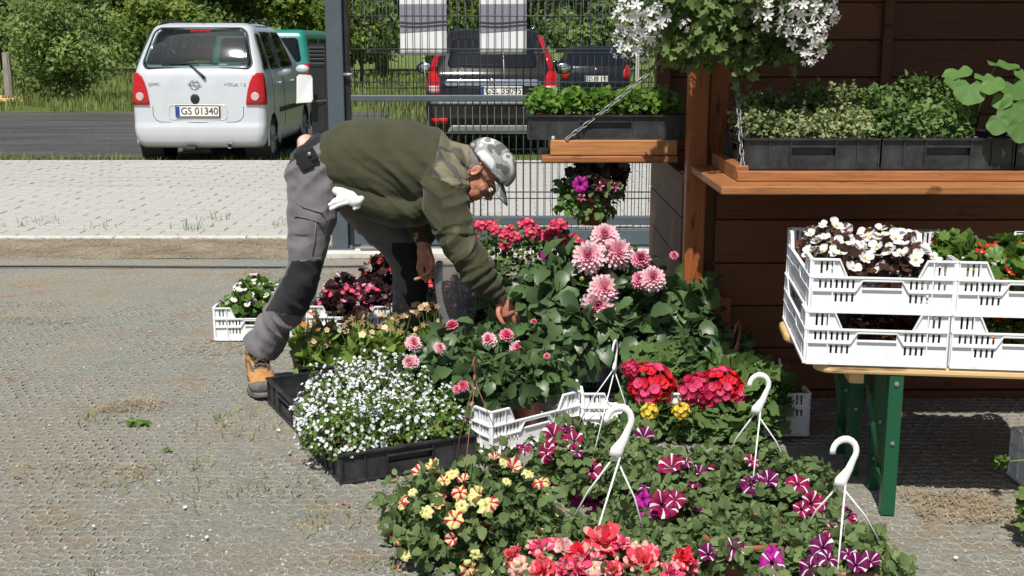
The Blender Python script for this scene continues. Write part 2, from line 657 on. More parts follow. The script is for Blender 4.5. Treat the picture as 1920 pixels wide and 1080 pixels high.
scatter_blades('grass', 5000, (-12, 4.5, 14.72, 15.8), 0.10, 0.010, M_grass, 0.9, -0.075, 14, 3)
scatter_blades('grass', 16000, (-18, 6, 26.0, 37), 0.26, 0.02, M_grass, 0.7, -0.075, 20, 4)
scatter_blades('grass', 14000, (-26, 12, 37, 58), 0.3, 0.035, M_grass, 0.7, -0.075, 12, 5)
scatter_blades('grass', 5000, (-2.4, 6, 16.6, 26), 0.3, 0.02, M_grass, 0.8, -0.075, 14, 6)
scatter_blades('weeds', 520, (-6, 1.0, 8.78, 9.9), 0.07, 0.006, M_grass, 1.0, 0.0, 22, 8)
scatter_blades('weeds', 420, (-2.3, -0.2, 2.8, 4.4), 0.035, 0.004, M_grass, 1.6, 0.0, 30, 9)


def dry_litter(name, n, area, seed, L=0.05):
    r = np.random.default_rng(seed)
    x0, x1, y0, y1 = area
    c = np.stack([r.uniform(x0, x1, n), r.uniform(y0, y1, n), r.uniform(0.0, 0.012, n)], 1)
    a = r.uniform(0, 2 * PI, n)
    ln = L * r.uniform(0.3, 1.2, n)
    d = np.stack([np.cos(a) * ln, np.sin(a) * ln, r.uniform(-0.006, 0.014, n)], 1)
    w = np.stack([-np.sin(a), np.cos(a), np.zeros(n)], 1) * 0.0016
    P = np.stack([c - d / 2 - w, c - d / 2 + w, c + d / 2 + w * 0.5, c + d / 2 - w * 0.5], 1)
    b = np.arange(n)[:, None] * 4
    T = np.concatenate([b + [[0, 1, 2]], b + [[0, 2, 3]]], 0)
    return obj(name, np_mesh(name, P.reshape(-1, 3), T), M_dry, kind='stuff')


dry_litter('dry_grass_litter', 9000, (-6, 1.2, 7.85, 8.72), 11)
for i, (u, v, rx, ry, n) in enumerate([(250, 760, .12, .08, 240), (540, 515, .3, .2, 400), (500, 610, .22, .12, 240), (1800, 950, .16, .13, 500), (60, 600, .3, .1, 240), (420, 650, .2, .15, 260), (840, 905, .2, .1, 220), (1500, 905, .09, .16, 260), (150, 890, .25, .1, 200)]):
    p = G(u, v)
    dry_litter('dry_grass_litter', n, (p.x - rx, p.x + rx, p.y - ry, p.y + ry), 20 + i, 0.04)


# honeycomb grid mat pressed into the gravel: ridges sink in and out of the soil
def grid_mat():
    s = 0.028                                   # side of a cell
    dx, dy = s * math.sqrt(3), s * 1.5
    V, Fc = [], []
    seen = {}

    def hgt(x, y):
        return 0.0040 * noise.noise((x * 1.7, y * 1.7, 9)) + 0.006 * noise.noise((x * 13, y * 13, 3)) - 0.0030

    def node(x, y):
        k = (round(x * 2000), round(y * 2000))
        if k not in seen:
            jx, jy = x + 0.012 * noise.noise((x * 14, y * 14, 7)), y + 0.012 * noise.noise((x * 14, y * 14, 17))
            seen[k] = (jx, jy, hgt(jx, jy))
        return seen[k]
    ny = int((6.6 - 2.75) / dy)
    for j in range(ny):
        y = 2.75 + j * dy
        lim = 0.45 * y + 0.35
        n = int(2 * lim / dx)
        for i in range(n):
            x = -lim + i * dx
            x = round(x / dx) * dx + (dx / 2 if j % 2 else 0)
            c = [node(x + s * math.sin(k * PI / 3), y + s * math.cos(k * PI / 3)) for k in range(4)]
            for a, b in ((c[0], c[1]), (c[1], c[2]), (c[2], c[3])):
                if max(a[2], b[2]) < -0.004:
                    continue
                ex, ey = b[0] - a[0], b[1] - a[1]
                L = math.hypot(ex, ey) or 1
                nx_, ny_ = -ey / L * 0.0017, ex / L * 0.0017
                q = len(V)
                V.extend([(a[0] - nx_ * 1.6, a[1] - ny_ * 1.6, -0.014), (b[0] - nx_ * 1.6, b[1] - ny_ * 1.6, -0.014), (b[0] - nx_, b[1] - ny_, b[2]), (a[0] - nx_, a[1] - ny_, a[2]),
                          (a[0] + nx_, a[1] + ny_, a[2]), (b[0] + nx_, b[1] + ny_, b[2]), (b[0] + nx_ * 1.6, b[1] + ny_ * 1.6, -0.014), (a[0] + nx_ * 1.6, a[1] + ny_ * 1.6, -0.014)])
                Fc.extend([(q, q + 1, q + 2, q + 3), (q + 3, q + 2, q + 5, q + 4), (q + 4, q + 5, q + 6, q + 7)])
    return obj('grid_mat', np_mesh('grid_mat', V, Fc, smooth=False), M_ridge, kind='stuff')


grid_mat()


def stones(n, seed):
    r = np.random.default_rng(seed)
    base = [(0, 0, 1), (0.9, 0, 0.1), (0.2, 0.8, 0), (-0.8, 0.4, 0.1), (-0.6, -0.7, 0), (0.4, -0.85, 0.05)]
    tri = [(0, 1, 2), (0, 2, 3), (0, 3, 4), (0, 4, 5), (0, 5, 1)]
    B = np.array(base)
    y = 2.75 + (8.0 - 2.75) * r.random(n) ** 1.6
    x = r.uniform(-1, 1, n) * (0.45 * y + 0.4)
    s = 0.0022 + 0.0055 * r.random(n) ** 4
    a = r.uniform(0, 2 * PI, n)
    ca, sa = np.cos(a), np.sin(a)
    P = np.zeros((n, 6, 3))
    P[:, :, 0] = x[:, None] + s[:, None] * (B[:, 0] * ca[:, None] - B[:, 1] * sa[:, None])
    P[:, :, 1] = y[:, None] + s[:, None] * (B[:, 0] * sa[:, None] + B[:, 1] * ca[:, None])
    P[:, :, 2] = -0.006 + s[:, None] * B[:, 2] * r.uniform(0.5, 1.2, n)[:, None] + 0.002
    T = (np.arange(n)[:, None, None] * 6 + np.array(tri)[None]).reshape(-1, 3)
    obj('small_stones', np_mesh('small_stones', P.reshape(-1, 3), T, smooth=False), M_stone, kind='stuff')


stones(16000, 5)

# ---- pavement of grey pavers, nearest 300 as single pieces
pave = bpy.data.objects.new('pavement', None)
COL.objects.link(pave)
pave['kind'] = 'structure'
bed = MB().box2((-14, 8.72, -0.07), (9, 14.6, -0.0055))
obj('sand_bed', bed.mesh('sand_bed'), M_joint, pave, kind='structure')
pv_m = []
PL, PW = 0.30, 0.145
for k in range(3):
    mb = MB()
    t = 0.004
    mb.add([(-PL / 2, -PW / 2, -0.03), (PL / 2, -PW / 2, -0.03), (PL / 2, PW / 2, -0.03), (-PL / 2, PW / 2, -0.03),
            (-PL / 2, -PW / 2, -t), (PL / 2, -PW / 2, -t), (PL / 2, PW / 2, -t), (-PL / 2, PW / 2, -t),
            (-PL / 2 + t, -PW / 2 + t, 0), (PL / 2 - t, -PW / 2 + t, 0), (PL / 2 - t, PW / 2 - t, 0), (-PL / 2 + t, PW / 2 - t, 0)],
           [(0, 1, 5, 4), (1, 2, 6, 5), (2, 3, 7, 6), (3, 0, 4, 7), (4, 5, 9, 8), (5, 6, 10, 9), (6, 7, 11, 10), (7, 4, 8, 11), (8, 9, 10, 11)])
    pv_m.append(mb.mesh('paver'))
    pv_m[-1].materials.append(M_paver)
far = MB()
npart = 0
row = 0
y = 8.88
while y < 14.5:
    x = -13.5 + (PL / 2 if row % 2 else 0)
    while x < 8.5:
        px = 960 + x / (y * CP + CAM_H * SP) * F_PX
        dz = random.uniform(-0.004, 0.003)
        rot = random.gauss(0, 0.006)
        vis = -20 < px < 540 or 930 < px < 1240 or 600 < px < 640
        if vis and npart < 290 and y < 12:
            o = bpy.data.objects.new('paver', random.choice(pv_m))
            COL.objects.link(o)
            o.parent = pave
            o.location = (x, y, dz)
            o.rotation_euler = (random.gauss(0, 0.006), random.gauss(0, 0.004), rot)
            npart += 1
        else:
            far.box((x, y, dz - 0.015), (PL, PW, 0.03), rot)
        x += PL + 0.008
    y += PW + 0.009
    row += 1
obj('far_pavers', far.mesh('far_pavers'), M_paver, pave, kind='stuff')
kb = MB()
for i in range(23):
    x = -14 + i * 1.0
    kb.box((x + 0.5, 8.755, -0.05), (0.992, 0.075, 0.122))
obj('kerb', kb.mesh('kerb'), M_kerb, pave, bevel=0.006, kind='structure')
kb = MB()
for i in range(23):
    x = -14 + i * 1.0
    kb.box((x + 0.5, 14.62, -0.05), (0.992, 0.08, 0.11))
obj('far_kerb', kb.mesh('far_kerb'), M_kerb, pave, kind='structure')

# ================================================================== TREES
M_crown = [mat_leaf('crown_mid', (0.095, 0.15, 0.042), (0.25, 0.34, 0.105), 0.55, 0.4),
           mat_leaf('crown_dark', (0.058, 0.108, 0.03), (0.18, 0.255, 0.074), 0.55, 0.35),
           mat_leaf('crown_light', (0.085, 0.145, 0.025), (0.25, 0.33, 0.07), 0.55, 0.45)]
M_bark = mat('bark', (0.045, 0.035, 0.026), 0.9, (0.11, 0.09, 0.07), 12, bump=0.6, bscale=30)


def crown_mesh(name, rx, ry, z0, z1, nblob, nleaf, ls, seed, low=0.0):
    r = np.random.default_rng(seed)
    k = nblob
    u = r.normal(size=(k, 3))
    u /= np.linalg.norm(u, axis=1)[:, None]
    rad = r.random(k) ** 0.45
    zc, zr = (z0 + z1) / 2, (z1 - z0) / 2
    cen = u * rad[:, None] * np.array([rx * 0.8, ry * 0.8, zr * 0.85]) + np.array([0, 0, zc])
    br = r.uniform(0.16, 0.36, k) * min(rx, zr) * 1.1
    j = r.choice(k, nleaf, p=br ** 2 / (br ** 2).sum())
    d = r.normal(size=(nleaf, 3))
    d /= np.linalg.norm(d, axis=1)[:, None]
    P = cen[j] + d * (br[j] * r.uniform(0.55, 1.12, nleaf))[:, None] * np.array([1.1, 1.1, 0.8])
    P[:, 2] = np.maximum(P[:, 2], z0 * 0.3 + 0.1)
    nrm = d * 0.8 + r.normal(0, 0.45, (nleaf, 3)) + np.array([0, 0, 0.45])
    nrm /= np.linalg.norm(nrm, axis=1)[:, None]
    ax = np.cross(nrm, r.normal(size=(nleaf, 3)))
    ax /= np.linalg.norm(ax, axis=1)[:, None]
    bx = np.cross(nrm, ax)
    s = ls * r.uniform(0.5, 1.3, nleaf)[:, None]
    Q = np.stack([P - ax * s, P - bx * s * 0.55 + nrm * s * 0.15, P + ax * s, P + bx * s * 0.55 + nrm * s * 0.15], 1)
    b = np.arange(nleaf)[:, None] * 4
    T = np.concatenate([b + [[0, 1, 2]], b + [[0, 2, 3]]], 0)
    tb = r.uniform(0.1, 0.8, k)
    tint = np.repeat(np.clip(tb[j] + r.normal(0, 0.15, nleaf), 0, 1), 4)
    return np_mesh(name, Q.reshape(-1, 3), T, tint=tint, smooth=False), cen


def trunk_mesh(name, cen, h, r0, seed, nl=9):
    r = random.Random(seed)
    mb = MB()
    top = (r.uniform(-.3, .3), r.uniform(-.3, .3), h * 0.85)
    mb.tube([(0, 0, -0.1), (r.uniform(-.1, .1), r.uniform(-.1, .1), h * 0.3), (top[0] * .6, top[1] * .6, h * 0.6), top], [r0, r0 * .75, r0 * .5, r0 * .12], 8)
    for c in list(cen)[:nl]:
        z = max(0.15 * h, c[2] * r.uniform(0.3, 0.6))
        mb.tube([(0, 0, z), (c[0] * .5, c[1] * .5, (z + c[2]) / 2 + 0.1), tuple(c)], [r0 * .35, r0 * .22, r0 * .06], 5)
    return mb.mesh(name, True)


def tree_proto(label, rx, ry, z0, z1, nblob, nleaf, ls, seed, m, r0, name='broadleaf_tree', cat='tree', group=None):
    t = thing(name, label, cat, (0, 0, 0), 0, group)
    me, cen = crown_mesh('crown', rx, ry, z0, z1, nblob, nleaf, ls, seed)
    obj('crown', me, m, t)
    obj('trunk', trunk_mesh('trunk', cen, z1, r0, seed), M_bark, t)
    return t


TG = 'trees of the wood beyond the meadow'
L1 = 'broad mid green tree in the wood beyond the meadow'
L2 = 'dark green dense tree in the wood beyond the meadow'
L3 = 'light yellowish green tree in the wood beyond the meadow'
ta = tree_proto(L1, 3.6, 3.2, 0.8, 8.5, 34, 9000, 0.17, 1, M_crown[0], 0.22, group=TG)
tb_ = tree_proto(L2, 3.2, 3.0, 0.4, 9.5, 34, 9000, 0.17, 2, M_crown[1], 0.24, group=TG + ', dark ones')
tc_ = tree_proto(L3, 3.0, 3.0, 0.5, 7.0, 30, 8000, 0.16, 3, M_crown[2], 0.18, group=TG + ', light ones')
protos = [ta, tb_, tc_]
used = [False] * 3
spots = []
rr = random.Random(4)
for i in range(11):
    spots.append((-31 + i * 4.3 + rr.uniform(-.8, .8), 55 + rr.uniform(-2.5, 2.5), [2, 0, 1, 0, 1, 2, 0, 2, 1, 0, 1][i]))
for i in range(10):
    spots.append((-36 + i * 5.6 + rr.uniform(-.8, .8), 64 + rr.uniform(-2, 2), [1, 0, 1, 1, 0, 1, 0, 1, 1, 1][i]))
for (x, y, k) in spots:
    sc = rr.uniform(0.9, 1.2)
    if not used[k]:
        o = protos[k]
        o.location = (x, y, -0.075)
        o.rotation_euler.z = rr.uniform(0, 6)
        used[k] = True
    else:
        copy_thing(protos[k], (x, y, -0.075), rr.uniform(0, 6), scale=(sc, sc, sc))
# bushes nearer, on the left and behind the vehicles
bush = tree_proto('big airy green bush behind the wooden post, left of the silver minivan', 1.75, 1.2, -0.3, 3.2, 60, 9500, 0.075, 7, M_crown[0], 0.06, 'bush', 'bush')
bush.location = (-11.6, 31.0, -0.075)
b2 = tree_proto('low rounded bush at the far edge of the meadow, left of the silver minivan', 2.2, 1.4, 0.2, 3.6, 30, 7000, 0.12, 8, M_crown[2], 0.08, 'bush', 'bush')
b2.location = (-13.0, 44.0, -0.075)
b3 = copy_thing(b2, (-21.5, 43, -0.075), 2.0, 'rounded bush at the photo\'s left edge behind the wooden post', scale=(1.2, 1.2, 1.3))
b4 = copy_thing(b2, (-5.2, 41, -0.075), 4.0, 'light green bush behind the teal van, left of the gate post', scale=(0.9, 0.9, 1.1))
b5 = copy_thing(b2, (-2.6, 46, -0.075), 1.0, 'light green bush seen through the gate left of the posters', scale=(1.0, 1.0, 1.2))
b6 = tree_proto('dark bush seen through the gate above the small black hatchback', 2.6, 1.6, 0.1, 3.8, 30, 7000, 0.13, 12, M_crown[1], 0.08, 'bush', 'bush')
b6.location = (3.6, 46, -0.075)

# ---- weathered wooden post in the meadow, with the thin far post behind the gate
mb = MB()
mb.tube([(0, 0, -0.3), (0.01, 0, 0.6), (0.0, 0.01, 1.28)], [0.115, 0.11, 0.10], 9)
po = mb.build('wooden_post', mat('weathered_wood', (0.20, 0.17, 0.14), 0.9, (0.38, 0.34, 0.29), 5, stretch=(8, 8, 0.6), bump=0.6), None, False, 0.01)
tag(po, 'weathered grey wooden post standing at the meadow edge by the bush', 'post')
po.location = (-12.65, 29.9, -0.075)
mb = MB()
mb.tube([(0, 0, -0.3), (0.0, 0, 1.45)], 0.05, 8)
po2 = mb.build('concrete_post', M_kerb)
tag(po2, 'thin pale post in the meadow right of the black hatchback', 'post')
po2.location = (3.1, 29.5, -0.075)

# pale cut wood lying at the foot of the post
for i, (u, v, L, rz) in enumerate([(10, 189, .9, .1), (20, 194, .7, -.15), (48, 189, .45, .3)]):
    p = G(u, v, -0.05)
    mb = MB()
    mb.tube([(-L / 2, 0, 0.06), (0, 0, 0.075), (L / 2, 0, 0.06)], [0.06, 0.07, 0.05], 7)
    w = mb.build('cut_branch', M_pale)
    w.location = p
    w.rotation_euler.z = rz
    tag(w, ['longest pale cut log lying left of the wooden post', 'pale cut log lying in front of the wooden post', 'short pale cut log lying right of the wooden post'][i], 'log', 'pale cut wood at the meadow edge')
# ================================================================== VEHICLES
def interp(levels, z, k):
    for a, b in zip(levels, levels[1:]):
        if a[0] <= z <= b[0]:
            f = (z - a[0]) / (b[0] - a[0]) if b[0] > a[0] else 0
            return a[k] + (b[k] - a[k]) * f
    return levels[0][k] if z < levels[0][0] else levels[-1][k]


class Body:
    """vehicle shell lofted through levels (z, rear y, front y, half width); rear at y = 0 side"""

    def __init__(s, levels, rc, bulge=0.03, frc=0.25):
        s.L, s.rc, s.bulge, s.frc = levels, rc, bulge, frc

    def hw(s, z):
        return interp(s.L, z, 3)

    def rear(s, x, z):
        hw, yr, rc = s.hw(z), interp(s.L, z, 1), s.rc
        ax = min(abs(x), hw)
        y = yr + s.bulge * (ax / hw) ** 2
        e = ax - (hw - rc)
        if e > 0:
            y += rc * (1 - math.sqrt(max(0, 1 - (e / rc) ** 2)))
        return y

    def shell(s, cut, nz=46):
        zs = np.linspace(s.L[0][0], s.L[-1][0], nz)
        rings = []
        for z in zs:
            hw, yf = s.hw(z), interp(s.L, z, 2)
            ring = []
            th = np.linspace(-1, 1, 57)
            for t in th:                                   # rear, denser at the corners
                x = hw * (1.15 * t - 0.15 * t ** 3) if True else 0
                x = max(-hw, min(hw, x))
                ring.append(('r', x, s.rear(x, z), z))
            y0 = s.rear(hw, z)
            n = 64
            for i in range(1, n):
                y = y0 + (yf - s.frc - y0) * i / n
                ring.append(('R', hw, y, z))
            for i in range(0, 9):
                a = PI / 2 * i / 8
                ring.append(('f', hw - s.frc + s.frc * math.cos(a), yf - s.frc + s.frc * math.sin(a), z))
            for i in range(1, 6):
                ring.append(('f', (hw - s.frc) * (1 - 2 * i / 6), yf, z))
            for i in range(0, 9):
                a = PI / 2 * (8 - i) / 8
                ring.append(('f', -(hw - s.frc + s.frc * math.cos(a)), yf - s.frc + s.frc * math.sin(a), z))
            for i in range(n - 1, 0, -1):
                y = y0 + (yf - s.frc - y0) * i / n
                ring.append(('L', -hw, y, z))
            rings.append(ring)
        m = len(rings[0])
        V = [p[1:] for r in rings for p in r]
        Fc = []
        for i in range(nz - 1):
            for j in range(m):
                k = (j + 1) % m
                a, b = rings[i][j], rings[i + 1][k]
                c = [(a[q] + b[q]) / 2 for q in (1, 2, 3)]
                if cut and cut(a[0], *c):
                    continue
                Fc.append((i * m + j, i * m + k, (i + 1) * m + k, (i + 1) * m + j))
        Fc.append(tuple((nz - 1) * m + j for j in range(m)))
        return V, Fc

    def build(s, m, root, cut=None, name='body'):
        V, Fc = s.shell(cut)
        me = bpy.data.meshes.new(name)
        me.from_pydata(V, [], Fc)
        me.polygons.foreach_set('use_smooth', [True] * len(me.polygons))
        me.update()
        o = obj(name, me, m, root)
        so = o.modifiers.new('thick', 'SOLIDIFY')
        so.thickness = 0.02
        return o

    def rear_patch(s, name, rows, m, root, off=0.006, nx=24, thick=0.006, dx=0.0):
        """rows: (z, x_left, x_right) bottom to top"""
        V, Fc = [], []
        for (z, xl, xr) in rows:
            for i in range(nx + 1):
                x = xl + (xr - xl) * i / nx
                V.append((x, s.rear(x, z) - off, z))
        for j in range(len(rows) - 1):
            for i in range(nx):
                a = j * (nx + 1) + i
                Fc.append((a, a + 1, a + nx + 2, a + nx + 1))
        me = bpy.data.meshes.new(name)
        me.from_pydata(V, [], Fc)
        me.polygons.foreach_set('use_smooth', [True] * len(me.polygons))
        me.update()
        o = obj(name, me, m, root)
        so = o.modifiers.new('thick', 'SOLIDIFY')
        so.thickness = thick
        so.offset = 0
        return o

    def side_patch(s, name, rows, sgn, m, root, off=0.005, n=14, thick=0.006):
        """rows: (z, y_back, y_front)"""
        V, Fc = [], []
        for (z, ya, yb) in rows:
            for i in range(n + 1):
                V.append((sgn * (s.hw(z) + off), ya + (yb - ya) * i / n, z))
        for j in range(len(rows) - 1):
            for i in range(n):
                a = j * (n + 1) + i
                Fc.append((a, a + 1, a + n + 2, a + n + 1))
        me = bpy.data.meshes.new(name)
        me.from_pydata(V, [], Fc)
        me.polygons.foreach_set('use_smooth', [True] * len(me.polygons))
        me.update()
        o = obj(name, me, m, root)
        so = o.modifiers.new('thick', 'SOLIDIFY')
        so.thickness = thick
        so.offset = 0
        return o


def round_rows(z0, z1, xl0, xr0, xl1, xr1, r, n=22):
    """rounded quadrilateral as rows"""
    rows = []
    for i in range(n + 1):
        t = i / n
        t = 0.5 - 0.5 * math.cos(PI * t)
        z = z0 + (z1 - z0) * t
        d = min(z - z0, z1 - z)
        ins = r - math.sqrt(max(0, r * r - (r - min(d, r)) ** 2)) if d < r else 0
        rows.append((z, xl0 + (xl1 - xl0) * t + ins, xr0 + (xr1 - xr0) * t - ins))
    return rows


def inside_rows(rows, x, z, inset):
    if not (rows[0][0] + inset < z < rows[-1][0] - inset):
        return False
    for a, b in zip(rows, rows[1:]):
        if a[0] <= z <= b[0]:
            f = (z - a[0]) / max(1e-6, b[0] - a[0])
            return a[1] + (b[1] - a[1]) * f + inset < x < a[2] + (b[2] - a[2]) * f - inset
    return False


def mat_paint(name, col, metal=0.0, rough=0.3, coat=0.6, dirt=(0.25, 0.23, 0.2)):
    m, t, b, o = nodes_of(name)
    n = noise_node(t, 2.2, 6, 0.6)
    r = ramp_node(t, [(0.45, col), (0.95, tuple(c * 0.72 + d * 0.28 for c, d in zip(col, dirt)))])
    t.links.new(n.outputs[0], r.inputs[0])
    t.links.new(r.outputs[0], b.inputs['Base Color'])
    b.inputs['Metallic'].default_value = metal
    b.inputs['Roughness'].default_value = rough
    b.inputs['Coat Weight'].default_value = coat
    b.inputs['Coat Roughness'].default_value = 0.08
    return m


M_silver = mat_paint('silver_paint', (0.62, 0.65, 0.68), 0.25, 0.35)
M_darkp = mat_paint('dark_paint', (0.014, 0.012, 0.012), 0.0, 0.12, 0.0, (0.05, 0.045, 0.04))
M_blackp = mat_paint('black_paint', (0.008, 0.009, 0.012), 0.0, 0.12, 0.0, (0.04, 0.04, 0.04))
M_tealp = mat_paint('teal_paint', (0.012, 0.21, 0.16), 0.0, 0.3)
M_glass = mat_clear('vehicle_glass', (0.62, 0.70, 0.70), 1.6, 0.035)
M_dglass = mat('dark_vehicle_glass', (0.008, 0.011, 0.014), 0.05, spec=0.22)
M_trim = mat('black_trim', (0.015, 0.015, 0.016), 0.5)
M_redl = mat('red_lamp_plastic', (0.50, 0.012, 0.015), 0.12, (0.36, 0.006, 0.010), 30, spec=0.6)
M_pinkl = mat('clear_lamp_plastic', (0.62, 0.45, 0.44), 0.12, (0.45, 0.30, 0.30), 40, spec=0.6)
M_plate = mat('plate_white', (0.78, 0.78, 0.74), 0.45, (0.68, 0.66, 0.58), 12)
M_blue = mat('plate_blue', (0.02, 0.05, 0.32), 0.4)
M_letter = mat('letter_black', (0.012, 0.012, 0.012), 0.5)
M_chrome = mat('bright_chrome', (0.72, 0.73, 0.74), 0.12, metal=1.0)
M_alloy = mat('wheel_cover_grey', (0.42, 0.43, 0.44), 0.4, (0.3, 0.3, 0.31), 14, metal=0.3)
M_seat = mat('seat_cloth', (0.06, 0.062, 0.07), 0.9)


def wheel(root, x, y, R, w, zc, sgn):
    prof = [(R * 0.62, -w / 2), (R * 0.9, -w / 2), (R * 0.985, -w * 0.38), (R, -w * 0.2), (R, w * 0.2), (R * 0.985, w * 0.38), (R * 0.9, w / 2), (R * 0.62, w / 2)]
    M = Matrix.Rotation(PI / 2, 3, 'Y')
    wo = MB().lathe(prof, 32, (0, 0, 0), 0, M).build('wheel', M_rubber, root, True, loc=(x, y, zc))
    rim = MB()
    face = sgn * w * 0.36
    rim.lathe([(R * 0.63, sgn * w * 0.5), (R * 0.60, sgn * w * 0.46), (R * 0.56, face), (R * 0.2, face + sgn * 0.012), (0.001, face + sgn * 0.014)], 28, (0, 0, 0), 0, M)
    obj('rim', rim.mesh('rim', True), M_alloy, wo)
    sp = MB()
    for k in range(7):
        a = 2 * PI * k / 7
        sp.tube([(face + sgn * 0.016, math.cos(a) * R * 0.16, math.sin(a) * R * 0.16), (face + sgn * 0.006, math.cos(a) * R * 0.57, math.sin(a) * R * 0.57)], [R * 0.09, R * 0.12], 6)
    obj('spokes', sp.mesh('spokes'), M_alloy, wo)
    return wo


def number_plate(root, x, y, z, w, h, txt, tilt=0.0):
    p = MB().box((0, 0, 0), (w, 0.012, h)).build('number_plate', M_plate, root, False, 0.004)
    p.location = (x, y, z)
    p.rotation_euler.x = tilt
    b = MB().box((-w / 2 + 0.022, -0.008, 0), (0.042, 0.005, h - 0.008)).build('country_band', M_blue, p)
    t = text_mesh('lettering', txt, h * 0.98, 0.0012, 0.86)
    o = obj('lettering', t, M_letter, p)
    wdt = max(v.co.x for v in t.vertices) - min(v.co.x for v in t.vertices)
    o.scale = ((w - 0.075) / wdt, 1, 1)
    o.rotation_euler.x = PI / 2
    o.location = (0.024, -0.0085, 0)
    f = MB()
    for sx, sz, a, c in ((0, 1, w + 0.02, 0.01), (0, -1, w + 0.02, 0.01)):
        f.box((0, 0.002, sz * (h / 2 + 0.004)), (a, 0.014, c))
    for sx in (-1, 1):
        f.box((sx * (w / 2 + 0.005), 0.002, 0), (0.01, 0.014, h + 0.002))
    f.build('plate_frame', M_trim, p)
    return p


def seats(root, ys, xs, zb, zt, m=None):
    for y in ys:
        for x in xs:
            mb = MB()
            mb.box((x, y, (zb + zt) / 2 - 0.1), (0.46, 0.14, zt - zb - 0.2))
            s = mb.build('seat_back', m or M_seat, root, False, 0.05)
            h = MB().box((x, y, zt - 0.08), (0.26, 0.10, 0.17)).build('headrest', m or M_seat, root, False, 0.04)


# ---- silver minivan, seen from behind
mv = thing('minivan', 'silver minivan parked behind the pavement with its tailgate towards us', 'minivan', (-3.9, 14.70, -0.05))
BL = [(0.20, 0.10, 3.42, 0.76), (0.26, 0.03, 3.47, 0.80), (0.36, -0.005, 3.5, 0.825), (0.468, -0.015, 3.5, 0.832), (0.484, 0.004, 3.5, 0.832), (0.60, 0.012, 3.5, 0.835), (0.80, 0.02, 3.46, 0.835), (0.98, 0.03, 3.38, 0.825), (1.10, 0.045, 3.1, 0.805),
      (1.18, 0.070, 2.86, 0.785), (1.30, 0.127, 2.66, 0.75), (1.40, 0.184, 2.5, 0.72), (1.46, 0.220, 2.4, 0.70), (1.60, 0.312, 2.18, 0.655), (1.68, 0.372, 2.0, 0.622), (1.72, 0.44, 1.85, 0.575), (1.737, 0.54, 1.7, 0.48)]
ab = Body(BL, 0.10, 0.035, 0.22)
rg = round_rows(1.185, 1.672, -0.69, 0.69, -0.565, 0.565, 0.085)
sideW = [round_rows(1.17, 1.60, 0.22, 0.55, 0.40, 0.58, 0.05), round_rows(1.17, 1.62, 0.66, 1.28, 0.68, 1.28, 0.06), round_rows(1.17, 1.62, 1.36, 2.18, 1.36, 1.84, 0.06)]


def cutA(f, x, y, z):
    if f == 'r' and inside_rows(rg, x, z, 0.03):
        return True
    if f in 'RL':
        for w in sideW:
            if inside_rows(w, y, z, 0.02):
                return True
        for wy in (0.56, 2.9):
            if math.hypot(y - wy, z - 0.28) < 0.34:
                return True
    return f == 'f' and 1.2 < z < 1.6


